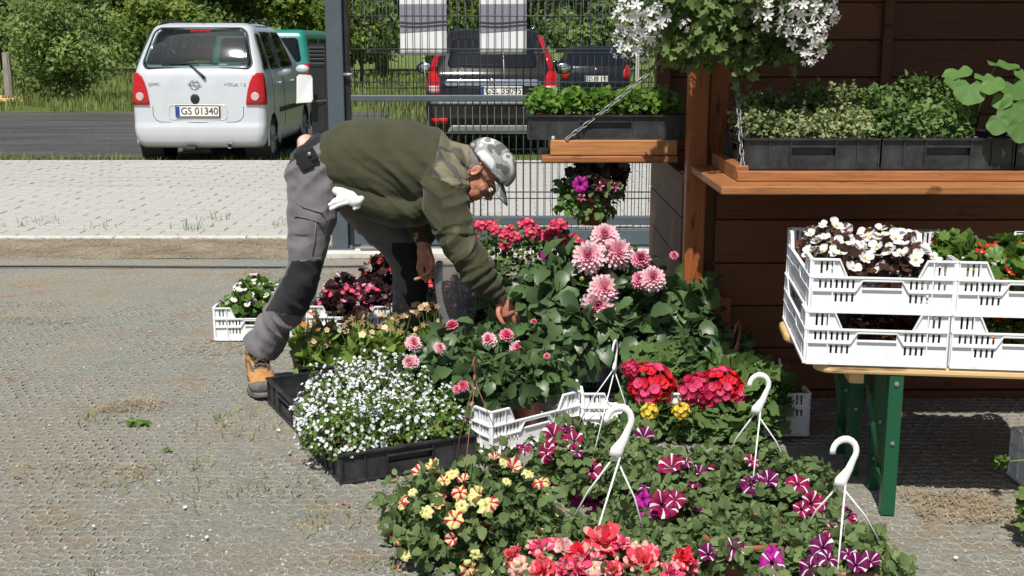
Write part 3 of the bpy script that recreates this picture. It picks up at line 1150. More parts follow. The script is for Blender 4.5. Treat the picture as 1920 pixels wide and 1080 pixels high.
ab.build(M_silver, mv, cutA)
ab.rear_patch('rear_window', rg, M_glass, mv, 0.005)
fr = MB()
for rows in (rg,):
    pts = [(xl, z) for z, xl, xr in rows] + [(xr, z) for z, xl, xr in reversed(rows)]
    fr.tube([(x, ab.rear(x, z) - 0.006, z) for x, z in pts] + [(pts[0][0], ab.rear(*pts[0]) - 0.006, pts[0][1])], 0.012, 6)
fr.build('window_seal', M_trim, mv, True)
for sg in (1, -1):
    for w in sideW:
        sw = ab.side_patch('side_window', w, sg, M_glass, mv)
        s2 = MB()
        pts = [(yl, z) for z, yl, yr in w] + [(yr, z) for z, yl, yr in reversed(w)]
        pts.append(pts[0])
        s2.tube([(sg * (ab.hw(z) + 0.006), y, z) for y, z in pts], 0.011, 6)
        s2.build('window_frame', M_trim, sw, True)
    # tail lamp: tall, narrowing upwards, wrapped round the corner
    rows = [(0.735, 0.60, 0.834), (0.80, 0.605, 0.834), (0.92, 0.625, 0.828), (1.02, 0.655, 0.818), (1.09, 0.690, 0.806), (1.125, 0.735, 0.798)]
    rows = [(z, min(sg * a, sg * b), max(sg * a, sg * b)) for z, a, b in rows]
    tl = ab.rear_patch('tail_lamp', rows, M_redl, mv, 0.014, 12, 0.016)
    c = 0.715 * sg
    lens = [(0.84 + 0.052 * math.sin(a), c - 0.052 * math.cos(a), c + 0.052 * math.cos(a)) for a in np.linspace(-1.45, 1.45, 9)]
    ab.rear_patch('reversing_lens', lens, M_pinkl, tl, 0.026, 6, 0.006)
    rb = MB().tube([(sg * 0.56, 0.62, 1.735), (sg * 0.585, 0.72, 1.765), (sg * 0.585, 1.3, 1.78), (sg * 0.57, 1.78, 1.752), (sg * 0.54, 1.9, 1.73)], 0.016, 6).build('roof_rail', M_trim, mv, True)
    st = MB().box2((sg * 0.836, 0.96, 0.60), (sg * 0.85, 3.0, 0.66)).build('side_moulding', M_trim, mv, False, 0.004)
    for wy in (0.56, 2.9):
        wheel(mv, sg * 0.72, wy, 0.30, 0.17, 0.28, sg)
        ar = MB()
        ar.tube([(sg * 0.825, wy + 0.345 * math.cos(a), 0.28 + 0.345 * math.sin(a)) for a in np.linspace(-0.2, PI + 0.2, 18)], 0.014, 6)
        ar.build('wheel_arch', M_silver, mv, True)
        MB().lathe([(0.36, -0.14), (0.36, 0.14)], 20, (0, 0, 0), 0, Matrix.Rotation(PI / 2, 3, 'Y')).build('wheel_well', M_darkin, mv, True, loc=(sg * 0.66, wy, 0.28))
    for y in (1.05, 1.95):
        MB().box((sg * 0.842, y, 0.98), (0.025, 0.14, 0.03)).build('door_handle', M_silver, mv, False, 0.01)
    for y in (0.60, 1.32):
        MB().tube([(sg * (ab.hw(z) + 0.001), y, z) for z in np.linspace(0.42, 1.16, 6)], 0.004, 4).build('door_gap', M_trim, mv)
    mi_ = MB().ball((sg * 0.93, 2.2, 1.12), (0.10, 0.05, 0.07)).build('door_mirror', M_silver, mv, True)
# tailgate joints, bumper crease, badges, wiper
tg = MB()
edge = [(sx * 0.60, z) for sx, z in ()]
for sg in (1, -1):
    pts = [(sg * 0.565, 0.72), (sg * 0.56, 0.60), (sg * 0.52, 0.545), (sg * 0.46, 0.525), (0, 0.52)]
    tg.tube([(x, ab.rear(x, z) + 0.002, z) for x, z in pts], 0.005, 5)
tg.build('tailgate_gap', M_trim, mv)
pr = round_rows(0.555, 0.735, -0.36, 0.36, -0.36, 0.36, 0.05, 10)
pn = MB()
pts = [(xl, z) for z, xl, xr in pr] + [(xr, z) for z, xl, xr in reversed(pr)]
pn.tube([(x, ab.rear(x, z) - 0.001, z) for x, z in pts + pts[:1]], 0.006, 6)
pn.build('plate_recess_rim', M_silver, mv, True)
number_plate(mv, 0.0, 0.0, 0.658, 0.53, 0.125, 'GS 01340', -0.03)
bx = -0.03
bd = MB()
bd.tube([(bx + 0.058 * math.cos(a), ab.rear(0, 0.985) - 0.01, 0.985 + 0.052 * math.sin(a)) for a in np.linspace(0, 2 * PI, 25)], 0.007, 6)
bd.tube([(bx - 0.085, ab.rear(0, 0.985) - 0.014, 0.993), (bx + 0.012, ab.rear(0, .985) - 0.014, 0.993), (bx - 0.012, ab.rear(0, .985) - 0.014, 0.977), (bx + 0.085, ab.rear(0, .985) - 0.014, 0.977)], 0.005, 5)
bd.build('badge', M_chrome, mv, True)
lk = MB().ball((bx, ab.rear(0, 0.81) - 0.004, 0.81), (0.057, 0.014, 0.062), 18, 10).build('lock_cover', M_trim, mv, True)
tx = obj('lettering', text_mesh('lettering', 'OPEL', 0.055, 0.002, 1.25), M_alloy, mv)
tx.rotation_euler.x = PI / 2
tx.location = (-0.53, ab.rear(0.53, 0.985) - 0.004, 0.985)
tx = obj('lettering', text_mesh('lettering', 'AGILA', 0.055, 0.002, 1.15), M_alloy, mv)
tx.rotation_euler.x = PI / 2
tx.location = (0.42, ab.rear(0.42, 0.985) - 0.004, 0.985)
tx = obj('lettering', text_mesh('lettering', '1.2', 0.055, 0.002, 1.15), M_alloy, mv)
tx.rotation_euler.x = PI / 2
tx.location = (0.565, ab.rear(0.565, 0.985) - 0.004, 0.985)
wp = MB()
wp.tube([(0.10, ab.rear(0, 1.09) - 0.02, 1.06), (0.06, ab.rear(0, 1.12) - 0.03, 1.11), (-0.10, ab.rear(0, 1.24) - 0.03, 1.243)], [0.022, 0.014, 0.008], 6)
wp.tube([(-0.44, ab.rear(0.4, 1.235) - 0.02, 1.228), (-0.10, ab.rear(0, 1.24) - 0.024, 1.245), (0.02, ab.rear(0, 1.24) - 0.022, 1.238)], 0.008, 5)
wp.build('rear_wiper', M_trim, mv, True)
MB().box((0, ab.rear(0, 1.63) - 0.001, 1.635), (0.26, 0.01, 0.022)).build('high_brake_lamp', M_redl, mv, False, 0.003)
MB().tube([(0, 0.45, 1.735), (0, 0.62, 1.80)], 0.006, 5).build('aerial', M_trim, mv)
ex = MB().tube([(0.38, -0.02, 0.235), (0.38, 0.3, 0.235)], 0.035, 10, cap=False).build('exhaust_pipe', M_steel, mv, True)
ex.modifiers.new('t', 'SOLIDIFY').thickness = 0.004
MB().box((-0.12, 0.03, 0.20), (0.14, 0.08, 0.04)).build('towing_eye', M_trim, mv, False, 0.01)
un = MB()
un.box2((-0.70, 0.30, 0.20), (0.70, 3.3, 0.34))
un.tube([(-0.62, 0.56, 0.24), (0.62, 0.56, 0.24)], 0.045, 8)
un.box2((-0.25, 0.15, 0.13), (0.1, 0.9, 0.24))
un.build('underbody', M_darkin, mv)
fl = MB()
fl.box2((-0.74, 0.12, 0.62), (0.74, 2.6, 0.66))
fl.box2((-0.70, 0.10, 0.66), (0.70, 0.55, 1.10))
fl.box2((-0.74, 2.2, 0.66), (0.74, 2.85, 1.12))
fl.build('cabin_floor', M_darkin, mv)
seats(mv, (0.95, 1.75), (-0.36, 0.36), 0.66, 1.42)
bagc = MB().ball((-0.05, 0.42, 1.13), (0.36, 0.2, 0.10), 16, 8).build('luggage', M_paper, mv, True)
ws = MB()
ws.add([(-0.70, 2.78, 1.18), (0.70, 2.78, 1.18), (0.60, 2.2, 1.62), (-0.60, 2.2, 1.62)], [(0, 1, 2, 3)])
w_ = ws.build('windscreen', M_glass, mv)

# ---- dark crossover behind the gate
sv = thing('crossover', 'dark brown black crossover parked behind the gate, rear towards us', 'car', (-0.27, 16.05, -0.06))
SL = [(0.26, 0.10, 4.4, 0.80), (0.32, 0.02, 4.45, 0.86), (0.50, -0.03, 4.5, 0.90), (0.70, -0.03, 4.5, 0.91), (0.735, 0.02, 4.5, 0.91), (0.95, 0.05, 4.4, 0.90), (1.08, 0.09, 4.1, 0.885), (1.2, 0.17, 3.3, 0.85), (1.4, 0.30, 3.0, 0.77), (1.58, 0.43, 2.5, 0.69), (1.66, 0.52, 2.3, 0.62), (1.69, 0.66, 2.0, 0.5)]
sb = Body(SL, 0.16, 0.05, 0.3)


def cutS(f, x, y, z):
    if f in 'RL':
        for wy in (0.85, 3.5):
            if math.hypot(y - wy, z - 0.34) < 0.39:
                return True
    return False


sb.build(M_darkp, sv, cutS)
sb.rear_patch('rear_window', round_rows(1.17, 1.56, -0.62, 0.62, -0.54, 0.54, 0.07), M_dglass, sv, 0.006)
for sg in (1, -1):
    rows = [(z, min(sg * a, sg * b), max(sg * a, sg * b)) for z, a, b in ((0.80, 0.70, 0.90), (0.90, 0.70, 0.896), (1.02, 0.71, 0.888), (1.12, 0.76, 0.872))]
    tl = sb.rear_patch('tail_lamp', rows, M_redl, sv, 0.012, 8, 0.016)
    rows = [(z, min(sg * a, sg * b), max(sg * a, sg * b)) for z, a, b in ((0.83, 0.715, 0.87), (0.93, 0.72, 0.865))]
    sb.rear_patch('reversing_lens', rows, M_pinkl, tl, 0.022, 6, 0.006)
    rows = [(z, min(sg * a, sg * b), max(sg * a, sg * b)) for z, a, b in ((1.125, 0.775, 0.871), (1.3, 0.735, 0.81), (1.5, 0.66, 0.722), (1.6, 0.61, 0.67))]
    sb.rear_patch('pillar_lamp', rows, M_redl, sv, 0.012, 4, 0.014)
    rows = [(z, min(sg * a, sg * b), max(sg * a, sg * b)) for z, a, b in ((0.42, 0.60, 0.80), (0.50, 0.60, 0.82))]
    sb.rear_patch('bumper_reflector', rows, M_redl, sv, 0.012, 8, 0.012)
    for wy in (0.85, 3.5):
        wheel(sv, sg * 0.79, wy, 0.35, 0.22, 0.34, sg)
        MB().lathe([(0.40, -0.16), (0.40, 0.16)], 20, (0, 0, 0), 0, Matrix.Rotation(PI / 2, 3, 'Y')).build('wheel_well', M_darkin, sv, True, loc=(sg * 0.74, wy, 0.34))
    sb.side_patch('side_window', round_rows(1.15, 1.52, 0.7, 2.9, 0.8, 2.4, 0.05), sg, M_dglass, sv)
    mr = MB().ball((sg * 1.06, 2.55, 1.12), (0.16, 0.07, 0.10), 12, 8).build('door_mirror', M_darkp, sv, True)
    MB().ball((sg * 1.06, 2.50, 1.12), (0.125, 0.03, 0.078), 12, 8).build('mirror_glass', M_chrome, mr, True)
    MB().tube([(sg * 0.57, 0.75, 1.70), (sg * 0.59, 1.0, 1.735), (sg * 0.57, 2.0, 1.72)], 0.016, 6).build('roof_rail', M_chrome, sv, True)
sb.rear_patch('tailgate_chrome', [(0.925, -0.60, 0.60), (0.95, -0.66, 0.66), (1.0, -0.66, 0.66), (1.02, -0.62, 0.62)], M_chrome, sv, 0.012, 24, 0.02)
em = MB()
yb = sb.rear(0, 0.97) - 0.03
em.tube([(0.05 * math.cos(a), yb, 0.975 + 0.045 * math.sin(a)) for a in np.linspace(0, 2 * PI, 17)], 0.007, 5)
em.tube([(-0.028, yb, 1.005), (-0.02, yb, 0.945)], 0.007, 5)
em.tube([(0.028, yb, 1.005), (0.02, yb, 0.945)], 0.007, 5)
em.tube([(-0.022, yb, 0.975), (0.022, yb, 0.975)], 0.006, 5)
em.build('badge', M_chrome, sv, True)
number_plate(sv, 0.13, 0.02, 0.865, 0.56, 0.125, 'GSL 35095')
sb.rear_patch('bumper_step', [(0.685, -0.84, 0.84), (0.735, -0.84, 0.84)], M_greypl, sv, 0.012, 24, 0.02)
sb.rear_patch('skid_plate', round_rows(0.29, 0.40, -0.62, 0.62, -0.56, 0.56, 0.03, 8), M_alloy, sv, 0.012, 24, 0.02)
MB().box2((-0.74, 0.2, 0.22), (0.74, 4.2, 0.36)).build('underbody', M_darkin, sv)
MB().tube([(-0.42, sb.rear(.4, 1.21) - 0.02, 1.205), (0.08, sb.rear(0, 1.21) - 0.02, 1.20)], 0.012, 5).build('rear_wiper', M_trim, sv)

# ---- small black hatchback further off
hb = thing('hatchback', 'small black hatchback parked in the meadow behind the gate', 'car', (2.02, 28.6, -0.07))
HL = [(0.24, 0.10, 3.7, 0.76), (0.32, 0.02, 3.75, 0.82), (0.55, 0.0, 3.8, 0.84), (0.80, 0.05, 3.75, 0.845), (0.95, 0.12, 3.5, 0.82), (1.05, 0.2, 2.9, 0.78), (1.30, 0.45, 2.4, 0.66), (1.40, 0.6, 2.2, 0.58), (1.43, 0.8, 2.0, 0.45)]
hbb = Body(HL, 0.2, 0.05, 0.3)
hbb.build(M_blackp, hb, None)
hbb.rear_patch('rear_window', round_rows(0.97, 1.34, -0.62, 0.62, -0.50, 0.50, 0.08), M_dglass, hb, 0.006)
for sg in (1, -1):
    rows = [(z, min(sg * a, sg * b), max(sg * a, sg * b)) for z, a, b in ((0.66, 0.67, 0.835), (0.78, 0.64, 0.835), (0.90, 0.69, 0.82), (0.99, 0.74, 0.79))]
    hbb.rear_patch('tail_lamp', rows, M_redl, hb, 0.012, 8, 0.014)
    for wy in (0.6, 3.0):
        wheel(hb, sg * 0.76, wy, 0.29, 0.19, 0.28, sg)
    MB().ball((sg * 0.92, 2.3, 1.0), (0.11, 0.05, 0.07)).build('door_mirror', M_blackp, hb, True)
number_plate(hb, 0.0, -0.005, 0.665, 0.56, 0.14, 'GS 81170')
MB().ball((0, hbb.rear(0, 0.88) - 0.005, 0.88), (0.05, 0.012, 0.04)).build('badge', M_chrome, hb, True)

# ---- teal van beyond the minivan
tv = thing('teal_van', 'teal green van parked beyond the silver minivan, mostly hidden', 'van', (-4.55, 21.5, -0.07), 0.0)
TL = [(0.25, 0.06, 4.5, 0.84), (0.35, 0.0, 4.55, 0.88), (0.9, 0.0, 4.5, 0.90), (1.15, 0.03, 4.1, 0.89), (1.3, 0.06, 3.8, 0.87), (1.62, 0.14, 3.5, 0.81), (1.70, 0.18, 3.4, 0.78), (1.745, 0.26, 3.2, 0.70)]
tvb = Body(TL, 0.09, 0.03, 0.3)
tvb.build(M_tealp, tv, None)
tvb.rear_patch('rear_window', round_rows(1.18, 1.60, -0.75, 0.75, -0.68, 0.68, 0.06), M_dglass, tv, 0.006)
for sg in (1, -1):
    tvb.side_patch('side_window', round_rows(1.18, 1.58, 0.35, 1.5, 0.4, 1.5, 0.05), sg, M_dglass, tv)
    tvb.side_patch('side_window', round_rows(1.18, 1.58, 1.65, 2.9, 1.65, 2.8, 0.05), sg, M_dglass, tv)
    rows = [(z, min(sg * a, sg * b), max(sg * a, sg * b)) for z, a, b in ((0.8, 0.78, 0.9), (1.15, 0.78, 0.885))]
    tvb.rear_patch('tail_lamp', rows, M_redl, tv, 0.012, 6, 0.014)
    for wy in (0.9, 3.5):
        wheel(tv, sg * 0.80, wy, 0.31, 0.2, 0.30, sg)
# ================================================================== GATE, FENCE, POSTS
GY = 8.10
zr = lambda v, y=GY: W(800, v, y).z
gate = thing('sliding_gate', 'grey steel sliding gate of wire mesh behind the bending man', 'gate', (0, GY, 0))
X0, X1 = -1.10, 1.45
top = zr(-60)
for (v0, v1, nm) in ((178, 190, 'middle_rail'), (405, 421, 'upper_beam'), (430, 458, 'lower_beam')):
    za, zb = zr(v1), zr(v0)
    MB().box(((X0 + X1) / 2, 0, (za + zb) / 2), (X1 - X0, 0.05, zb - za)).build(nm, M_anth, gate, False, 0.006)
MB().box(((X0 + X1) / 2, 0, zr(461) - 0.012), (X1 - X0, 0.06, 0.02)).build('track_strip', M_steel, gate)
MB().box((X0 - 0.022, 0.0, (0.06 + top) / 2), (0.045, 0.05, top - 0.06)).build('gate_stile', M_anthd, gate, False, 0.004)
MB().box(((X0 + X1) / 2, 0, top + 0.02), (X1 - X0, 0.05, 0.04)).build('top_rail', M_anth, gate, False, 0.004)
zm0, zm1, zb1 = zr(190), zr(178), zr(405)
w_up = MB().tube([(0, 0, zm1), (0, 0, top)], 0.0030, 6).mesh('wire', True)
w_lo = MB().tube([(0, 0, zb1), (0, 0, zm0)], 0.0030, 6).mesh('wire', True)
for me in (w_up, w_lo):
    me.materials.append(M_wire)
n = int((X1 - X0) / 0.05)
for i in range(n):
    x = X0 + 0.03 + i * 0.05
    for me in (w_up, w_lo):
        o = bpy.data.objects.new('wire', me)
        COL.objects.link(o)
        o.parent = gate
        o.location = (x, 0, 0)
for v in (-30, 30, 92, 154, 250, 305, 360):
    for dy in (-0.007, 0.007):
        MB().tube([(X0, dy, zr(v)), (X1, dy, zr(v))], 0.0038, 6).build('cross_wire', M_wire, gate, True)
# fence field standing right behind the gate
fp = thing('mesh_fence', 'wire mesh fence field standing just behind the sliding gate', 'fence', (0, GY + 0.26, 0))
F0, F1 = -1.04, 1.5
me = MB().tube([(0, 0, 0.12), (0, 0, top + 0.1)], 0.0026, 6).mesh('wire', True)
me.materials.append(M_wire)
for i in range(int((F1 - F0) / 0.05)):
    o = bpy.data.objects.new('wire', me)
    COL.objects.link(o)
    o.parent = fp
    o.location = (F0 + 0.018 + i * 0.05, 0, 0)
for v in (0, 99, 165, 280, 372):
    z = W(800, v, GY + 0.26).z
    for dy in (-0.007, 0.007):
        MB().tube([(F0, dy, z), (F1, dy, z)], 0.0034, 6).build('cross_wire', M_wire, fp, True)
# gate post with its plate and bolts
gp = thing('gate_post', 'square grey steel gate post behind the bending man', 'post', (W(641, 470, GY).x, GY - 0.01, 0))
MB().box((0, 0, 1.2), (0.112, 0.112, 2.4)).build('shaft', M_anth, gp, False, 0.008)
MB().box((0, 0, 0.032), (0.20, 0.17, 0.018)).build('base_plate', M_anth, gp, False, 0.003)
for sx in (-1, 1):
    MB().lathe([(0.0, 0.064), (0.012, 0.064), (0.012, 0.041)], 8, (sx * 0.078, -0.06, 0)).build('bolt', M_steel, gp)
MB().tube([(0.05, -0.04, 0.98 + .25), (0.12, -0.06, 0.98 + .25)], 0.012, 8).build('latch_bolt', M_steel, gp, True)
bk = thing('roller_bracket', 'galvanised roller bracket on the concrete sill right of the gate post', 'bracket', (-0.90, GY - 0.04, 0.04))
MB().box((0, 0, 0.012), (0.30, 0.16, 0.02)).build('foot_plate', M_steel, bk, False, 0.003)
MB().tube([(-0.05, -0.03, 0.07), (-0.05, 0.03, 0.07)], 0.05, 14).build('roller', M_steel, bk, True)
MB().tube([(0.06, -0.03, 0.07), (0.06, 0.03, 0.07)], 0.05, 14).build('roller', M_steel, bk, True)
sill = MB().box((0.2, GY - 0.02, -0.03), (3.1, 0.34, 0.13)).build('concrete_sill', M_kerb, None, False, 0.01)
tag(sill, 'pale concrete sill under the gate', 'sill')
blk = MB().box((-1.33, GY + 0.15, 0.07), (0.13, 0.18, 0.14)).build('concrete_block', mat('beige_block', (0.42, 0.36, 0.30), 0.9, (0.52, 0.46, 0.40), 20, bump=0.4, bscale=80), None, False, 0.008)
tag(blk, 'beige concrete block on the ground left of the gate post', 'block')
bxg = MB().box((-1.315, GY + 0.15, 0.20), (0.10, 0.14, 0.115)).build('grey_box', M_anthd, None, False, 0.008)
tag(bxg, 'small dark grey box on the beige block beside the gate post', 'box')

# black post with a ribbed cap, and the white sheet tied to it
bpo = thing('black_post', 'black square post with a ribbed cap left of the gate post', 'post', (W(598, 160, 9.6).x, 9.6, 0))
hb_ = W(598, 122, 9.6).z
MB().box((0, 0, hb_ / 2), (0.118, 0.118, hb_)).build('shaft', M_anthd, bpo, False, 0.006)
MB().box((0, 0, hb_ + 0.005), (0.132, 0.132, 0.03)).build('cap_ring', M_anthd, bpo, False, 0.004)
for k in range(4):
    MB().box((0, 0, hb_ + 0.045 + k * 0.03), (0.136, 0.136, 0.018)).build('cap_rib', M_anthd, bpo, False, 0.003)
MB().box((0, 0, hb_ + 0.09), (0.112, 0.112, 0.16)).build('cap_core', M_anthd, bpo)
sh = MB()
pts = [(-0.02, 0), (0.105, 0.01), (0.12, 0.03), (0.122, 0.2), (0.108, 0.222), (0.02, 0.228), (-0.004, 0.21), (-0.012, 0.02)]
sh.prism(pts, -0.004, 0.004, lambda x, y, h: Vector((x, h - 0.012 * math.sin(x * 26), y)))
sho = sh.build('white_notice', M_paper, None, False, 0.002)
sho.location = W(559, 194, 9.45)
tag(sho, 'blank white notice card tied to the left of the black post', 'notice')
wi = MB().tube([tuple(W(558, 192, 9.5)), tuple(W(580, 191, 9.51)), tuple(W(612, 188, 9.53))], 0.004, 6).build('tie_wire', M_steel, None, True)
tag(wi, 'thin pale wire tying the white notice to the black post', 'wire')

# two posters hung on the mesh
def poster(u0, u1, vb, label):
    y = GY + 0.035
    a, b = W(u0, vb, y), W(u1, vb, y)
    tp_ = W(u0, -75, y).z
    p = thing('poster', label, 'poster', (0, 0, 0), 0, 'posters hung on the gate mesh')
    nx, nz = 8, 14

    def f(x, z, off=0.0):
        return (x, y + 0.006 * math.sin((x - a.x) * 14) * (1 - (z - a.z) / (tp_ - a.z)) + off, z)

    def grid(x0, x1, zfa, zfb, off):
        V, Fc = [], []
        for j in range(nz + 1):
            for i in range(nx + 1):
                x = x0 + (x1 - x0) * i / nx
                V.append(f(x, zfa(x) + (zfb(x) - zfa(x)) * j / nz, off))
        for j in range(nz):
            for i in range(nx):
                q = j * (nx + 1) + i
                Fc.append((q, q + 1, q + nx + 2, q + nx + 1))
        return V, Fc
    mb = MB()
    mb.add(*grid(a.x, b.x, lambda x: a.z, lambda x: tp_, 0))
    s = mb.build('sheet', M_paper, p, True)
    s.modifiers.new('t', 'SOLIDIFY').thickness = 0.001
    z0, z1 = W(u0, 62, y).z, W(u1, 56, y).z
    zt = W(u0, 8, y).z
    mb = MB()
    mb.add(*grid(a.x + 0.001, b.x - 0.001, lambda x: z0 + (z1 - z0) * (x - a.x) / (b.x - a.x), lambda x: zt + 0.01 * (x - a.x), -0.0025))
    mb.build('grey_band', M_greyband, p, True)  # grey band with a slanting lower edge across the sheet's upper part
    for x in (a.x + (b.x - a.x) * 0.5,):
        MB().tube([(x, y - 0.004, a.z + 0.012), (x + 0.004, y - 0.006, a.z - 0.08), (x + 0.008, y - 0.01, a.z - 0.17)], 0.0025, 5).build('string', M_paper, p, True)
    return p


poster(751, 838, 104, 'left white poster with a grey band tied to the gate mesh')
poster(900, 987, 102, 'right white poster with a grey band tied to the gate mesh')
cb = MB().tube([(-6, 7.52, 0.006), (-3, 7.55, 0.008), (-1.6, 7.53, 0.006), (-0.2, 7.6, 0.006), (1.2, 7.58, 0.006)], 0.0065, 6).build('mat_seam', M_trim, None, True)  # thin tube drawn along the seam of the grid mat
tag(cb, 'thin black mat seam lying across the gravel in front of the pavement', 'mat_seam')

# ================================================================== KIOSK
KX, KY = 0.69, 4.67
ki = thing('wooden_kiosk', 'brown stained wooden sales kiosk with an open counter window', 'kiosk', (KX, KY, 0))
KL, KD, KH = 3.0, 1.15, 2.34


def plank(sz, loc, m, parent=ki, nm='plank', rot=None, bev=0.004):
    o = MB().box((0, 0, 0), sz).build(nm, m, parent, False, bev, loc)
    if rot:
        o.rotation_euler = rot
    return o


ph = 0.178
for k in range(5):
    z = 0.03 + ph * (k + 0.5)
    plank((KL - 0.09, 0.03, ph - 0.004), (0.085 + KL / 2, 0.03 + random.uniform(-.002, .002), z), M_dwood)
for k in range(13):
    z = 0.03 + ph * (k + 0.5)
    if k * ph > 2.2:
        break
    for (xa, xb) in ((0.04, 1.12), (1.124, 2.25), (2.254, KL)):
        plank((xb - xa - 0.002, 0.03, ph - 0.004), ((xa + xb) / 2, KD, z), M_dwood)
for k in range(5):
    z = 0.03 + ph * (k + 0.5)
    plank((0.03, KD - 0.06, ph - 0.004), (0.015, 0.04 + KD / 2, z), M_dwoody, rot=(0, 0, 0))
for k in range(13):
    z = 0.03 + ph * (k + 0.5)
    if k * ph > 2.2:
        break
    plank((0.03, KD - 0.03, ph - 0.004), (KL - 0.015, KD / 2 + 0.02, z), M_dwoody)
# unseen boards added behind the planks to keep daylight out of the joints
plank((KL - 0.12, 0.012, 0.90), (KL / 2 + 0.03, 0.056, 0.46), M_dwood, nm='light_block_board', bev=0)
plank((KL - 0.06, 0.012, 2.30), (KL / 2, KD + 0.023, 1.16), M_dwood, nm='light_block_board', bev=0)
plank((0.012, KD - 0.08, 0.90), (0.038, 0.05 + KD / 2, 0.46), M_dwoody, nm='light_block_board', bev=0)
plank((0.012, KD - 0.05, 2.30), (KL + 0.008, KD / 2 + 0.02, 1.16), M_dwoody, nm='light_block_board', bev=0)
# floor, roof and what carries them
plank((KL, KD, 0.03), (KL / 2, KD / 2, 0.012), M_dwood, nm='floor_board')
for i in range(9):
    plank((KL + 0.5, 0.205, 0.022), (KL / 2, -0.52 + i * 0.21, KH + 0.06 - i * 0.012), M_dwood, nm='roof_board', rot=(-0.057, 0, 0))
plank((KL + 0.5, 0.025, 0.11), (KL / 2, -0.635, KH + 0.045), M_wood, nm='eaves_board')
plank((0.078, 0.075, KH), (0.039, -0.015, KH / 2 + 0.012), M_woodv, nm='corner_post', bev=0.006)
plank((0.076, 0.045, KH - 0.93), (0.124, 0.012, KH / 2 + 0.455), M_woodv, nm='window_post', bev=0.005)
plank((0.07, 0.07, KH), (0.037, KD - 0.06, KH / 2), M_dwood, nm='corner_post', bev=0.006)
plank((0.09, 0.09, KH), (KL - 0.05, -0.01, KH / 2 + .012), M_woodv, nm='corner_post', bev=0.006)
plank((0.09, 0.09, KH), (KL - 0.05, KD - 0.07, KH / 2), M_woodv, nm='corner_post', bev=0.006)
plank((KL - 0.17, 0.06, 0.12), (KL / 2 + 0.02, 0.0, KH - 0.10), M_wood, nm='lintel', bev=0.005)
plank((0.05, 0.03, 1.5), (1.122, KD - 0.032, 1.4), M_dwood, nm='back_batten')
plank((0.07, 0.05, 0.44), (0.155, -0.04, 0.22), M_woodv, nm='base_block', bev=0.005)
# counter flap with its frame
plank((KL - 0.04, 0.75, 0.028), (0.012 + (KL - 0.04) / 2, -0.377, 0.955), M_wood, nm='counter_board', bev=0.004)
plank((KL - 0.12, 0.036, 0.034), (0.09 + (KL - 0.12) / 2, -0.60, 0.9875), M_wood, nm='counter_rim', bev=0.003)
plank((0.046, 0.50, 0.05), (0.113, -0.33, 0.9955), M_wood, nm='counter_rim', bev=0.003)
plank((KL - 0.19, 0.3, 0.018), (0.165 + (KL - 0.19) / 2, -0.40, 0.980), M_wood, nm='counter_inset', bev=0.002)
# folding shelf on the left side
sx0, sx1 = W(1015, 298, 4.86).x - KX, -0.003
plank((sx1 - sx0, 0.42, 0.028), ((sx0 + sx1) / 2, 0.39, 0.968), M_wood, nm='side_shelf', bev=0.006)
plank((sx1 - sx0 - 0.04, 0.03, 0.062), ((sx0 + sx1) / 2 + 0.018, 0.215, 1.015), M_wood, nm='shelf_rim', bev=0.004)
plank((0.03, 0.38, 0.062), (sx0 + 0.055, 0.42, 1.015), M_wood, nm='shelf_rim', bev=0.004)
MB().lathe([(0.0, 0.016), (0.009, 0.014), (0.011, 0.0)], 10).build('shelf_bolt', M_steel, ki, True, loc=(sx0 + 0.05, 0.222, 1.047))

# chains: every link a piece
lm = MB()
ring = []
for a in np.linspace(0, 2 * PI, 13)[:-1]:
    ring.append((0.0105 * math.cos(a) + (0.009 if math.cos(a) > 0.01 else -0.009), 0.0075 * math.sin(a), 0))
lm.tube(ring + ring[:1], 0.0024, 5, cap=False)
link_me = lm.mesh('link', True)
link_me.materials.append(M_steel)


def chain(label, a, b, sag=0.015):
    t = thing('chain', label, 'chain', a)
    a, b = Vector(a), Vector(b)
    L = (b - a).length
    n = int(L / 0.0285)
    d = (b - a).normalized()
    M0 = d.to_track_quat('X', 'Z').to_matrix()
    for i in range(n):
        f = (i + 0.5) / n
        p = (b - a) * f + Vector((0, 0, -sag * 4 * f * (1 - f)))
        shared('link', link_me, t, p, M0 @ Matrix.Rotation((PI / 2 if i % 2 else 0) + 0.35, 3, 'X'))
    return t


ca = W(1062, 260, KY + 0.2)
chain('galvanised chain slanting up from the side shelf to the kiosk post', ca, Vector((KX - 0.01, KY + 0.3, 1.42)))
cb_ = W(1393, 316, KY - 0.575)
chain('galvanised chain hanging from the eaves down to the counter corner', cb_, Vector((W(1366, 120, KY - 0.06).x, KY - 0.06, W(1366, 120, KY - 0.06).z + 0.25)), 0.0)

# ================================================================== BENCHES
BROT = math.radians(-7.0)


def RB(dx, dy):
    return (BX + dx * math.cos(BROT) - dy * math.sin(BROT), BY + dx * math.sin(BROT) + dy * math.cos(BROT))


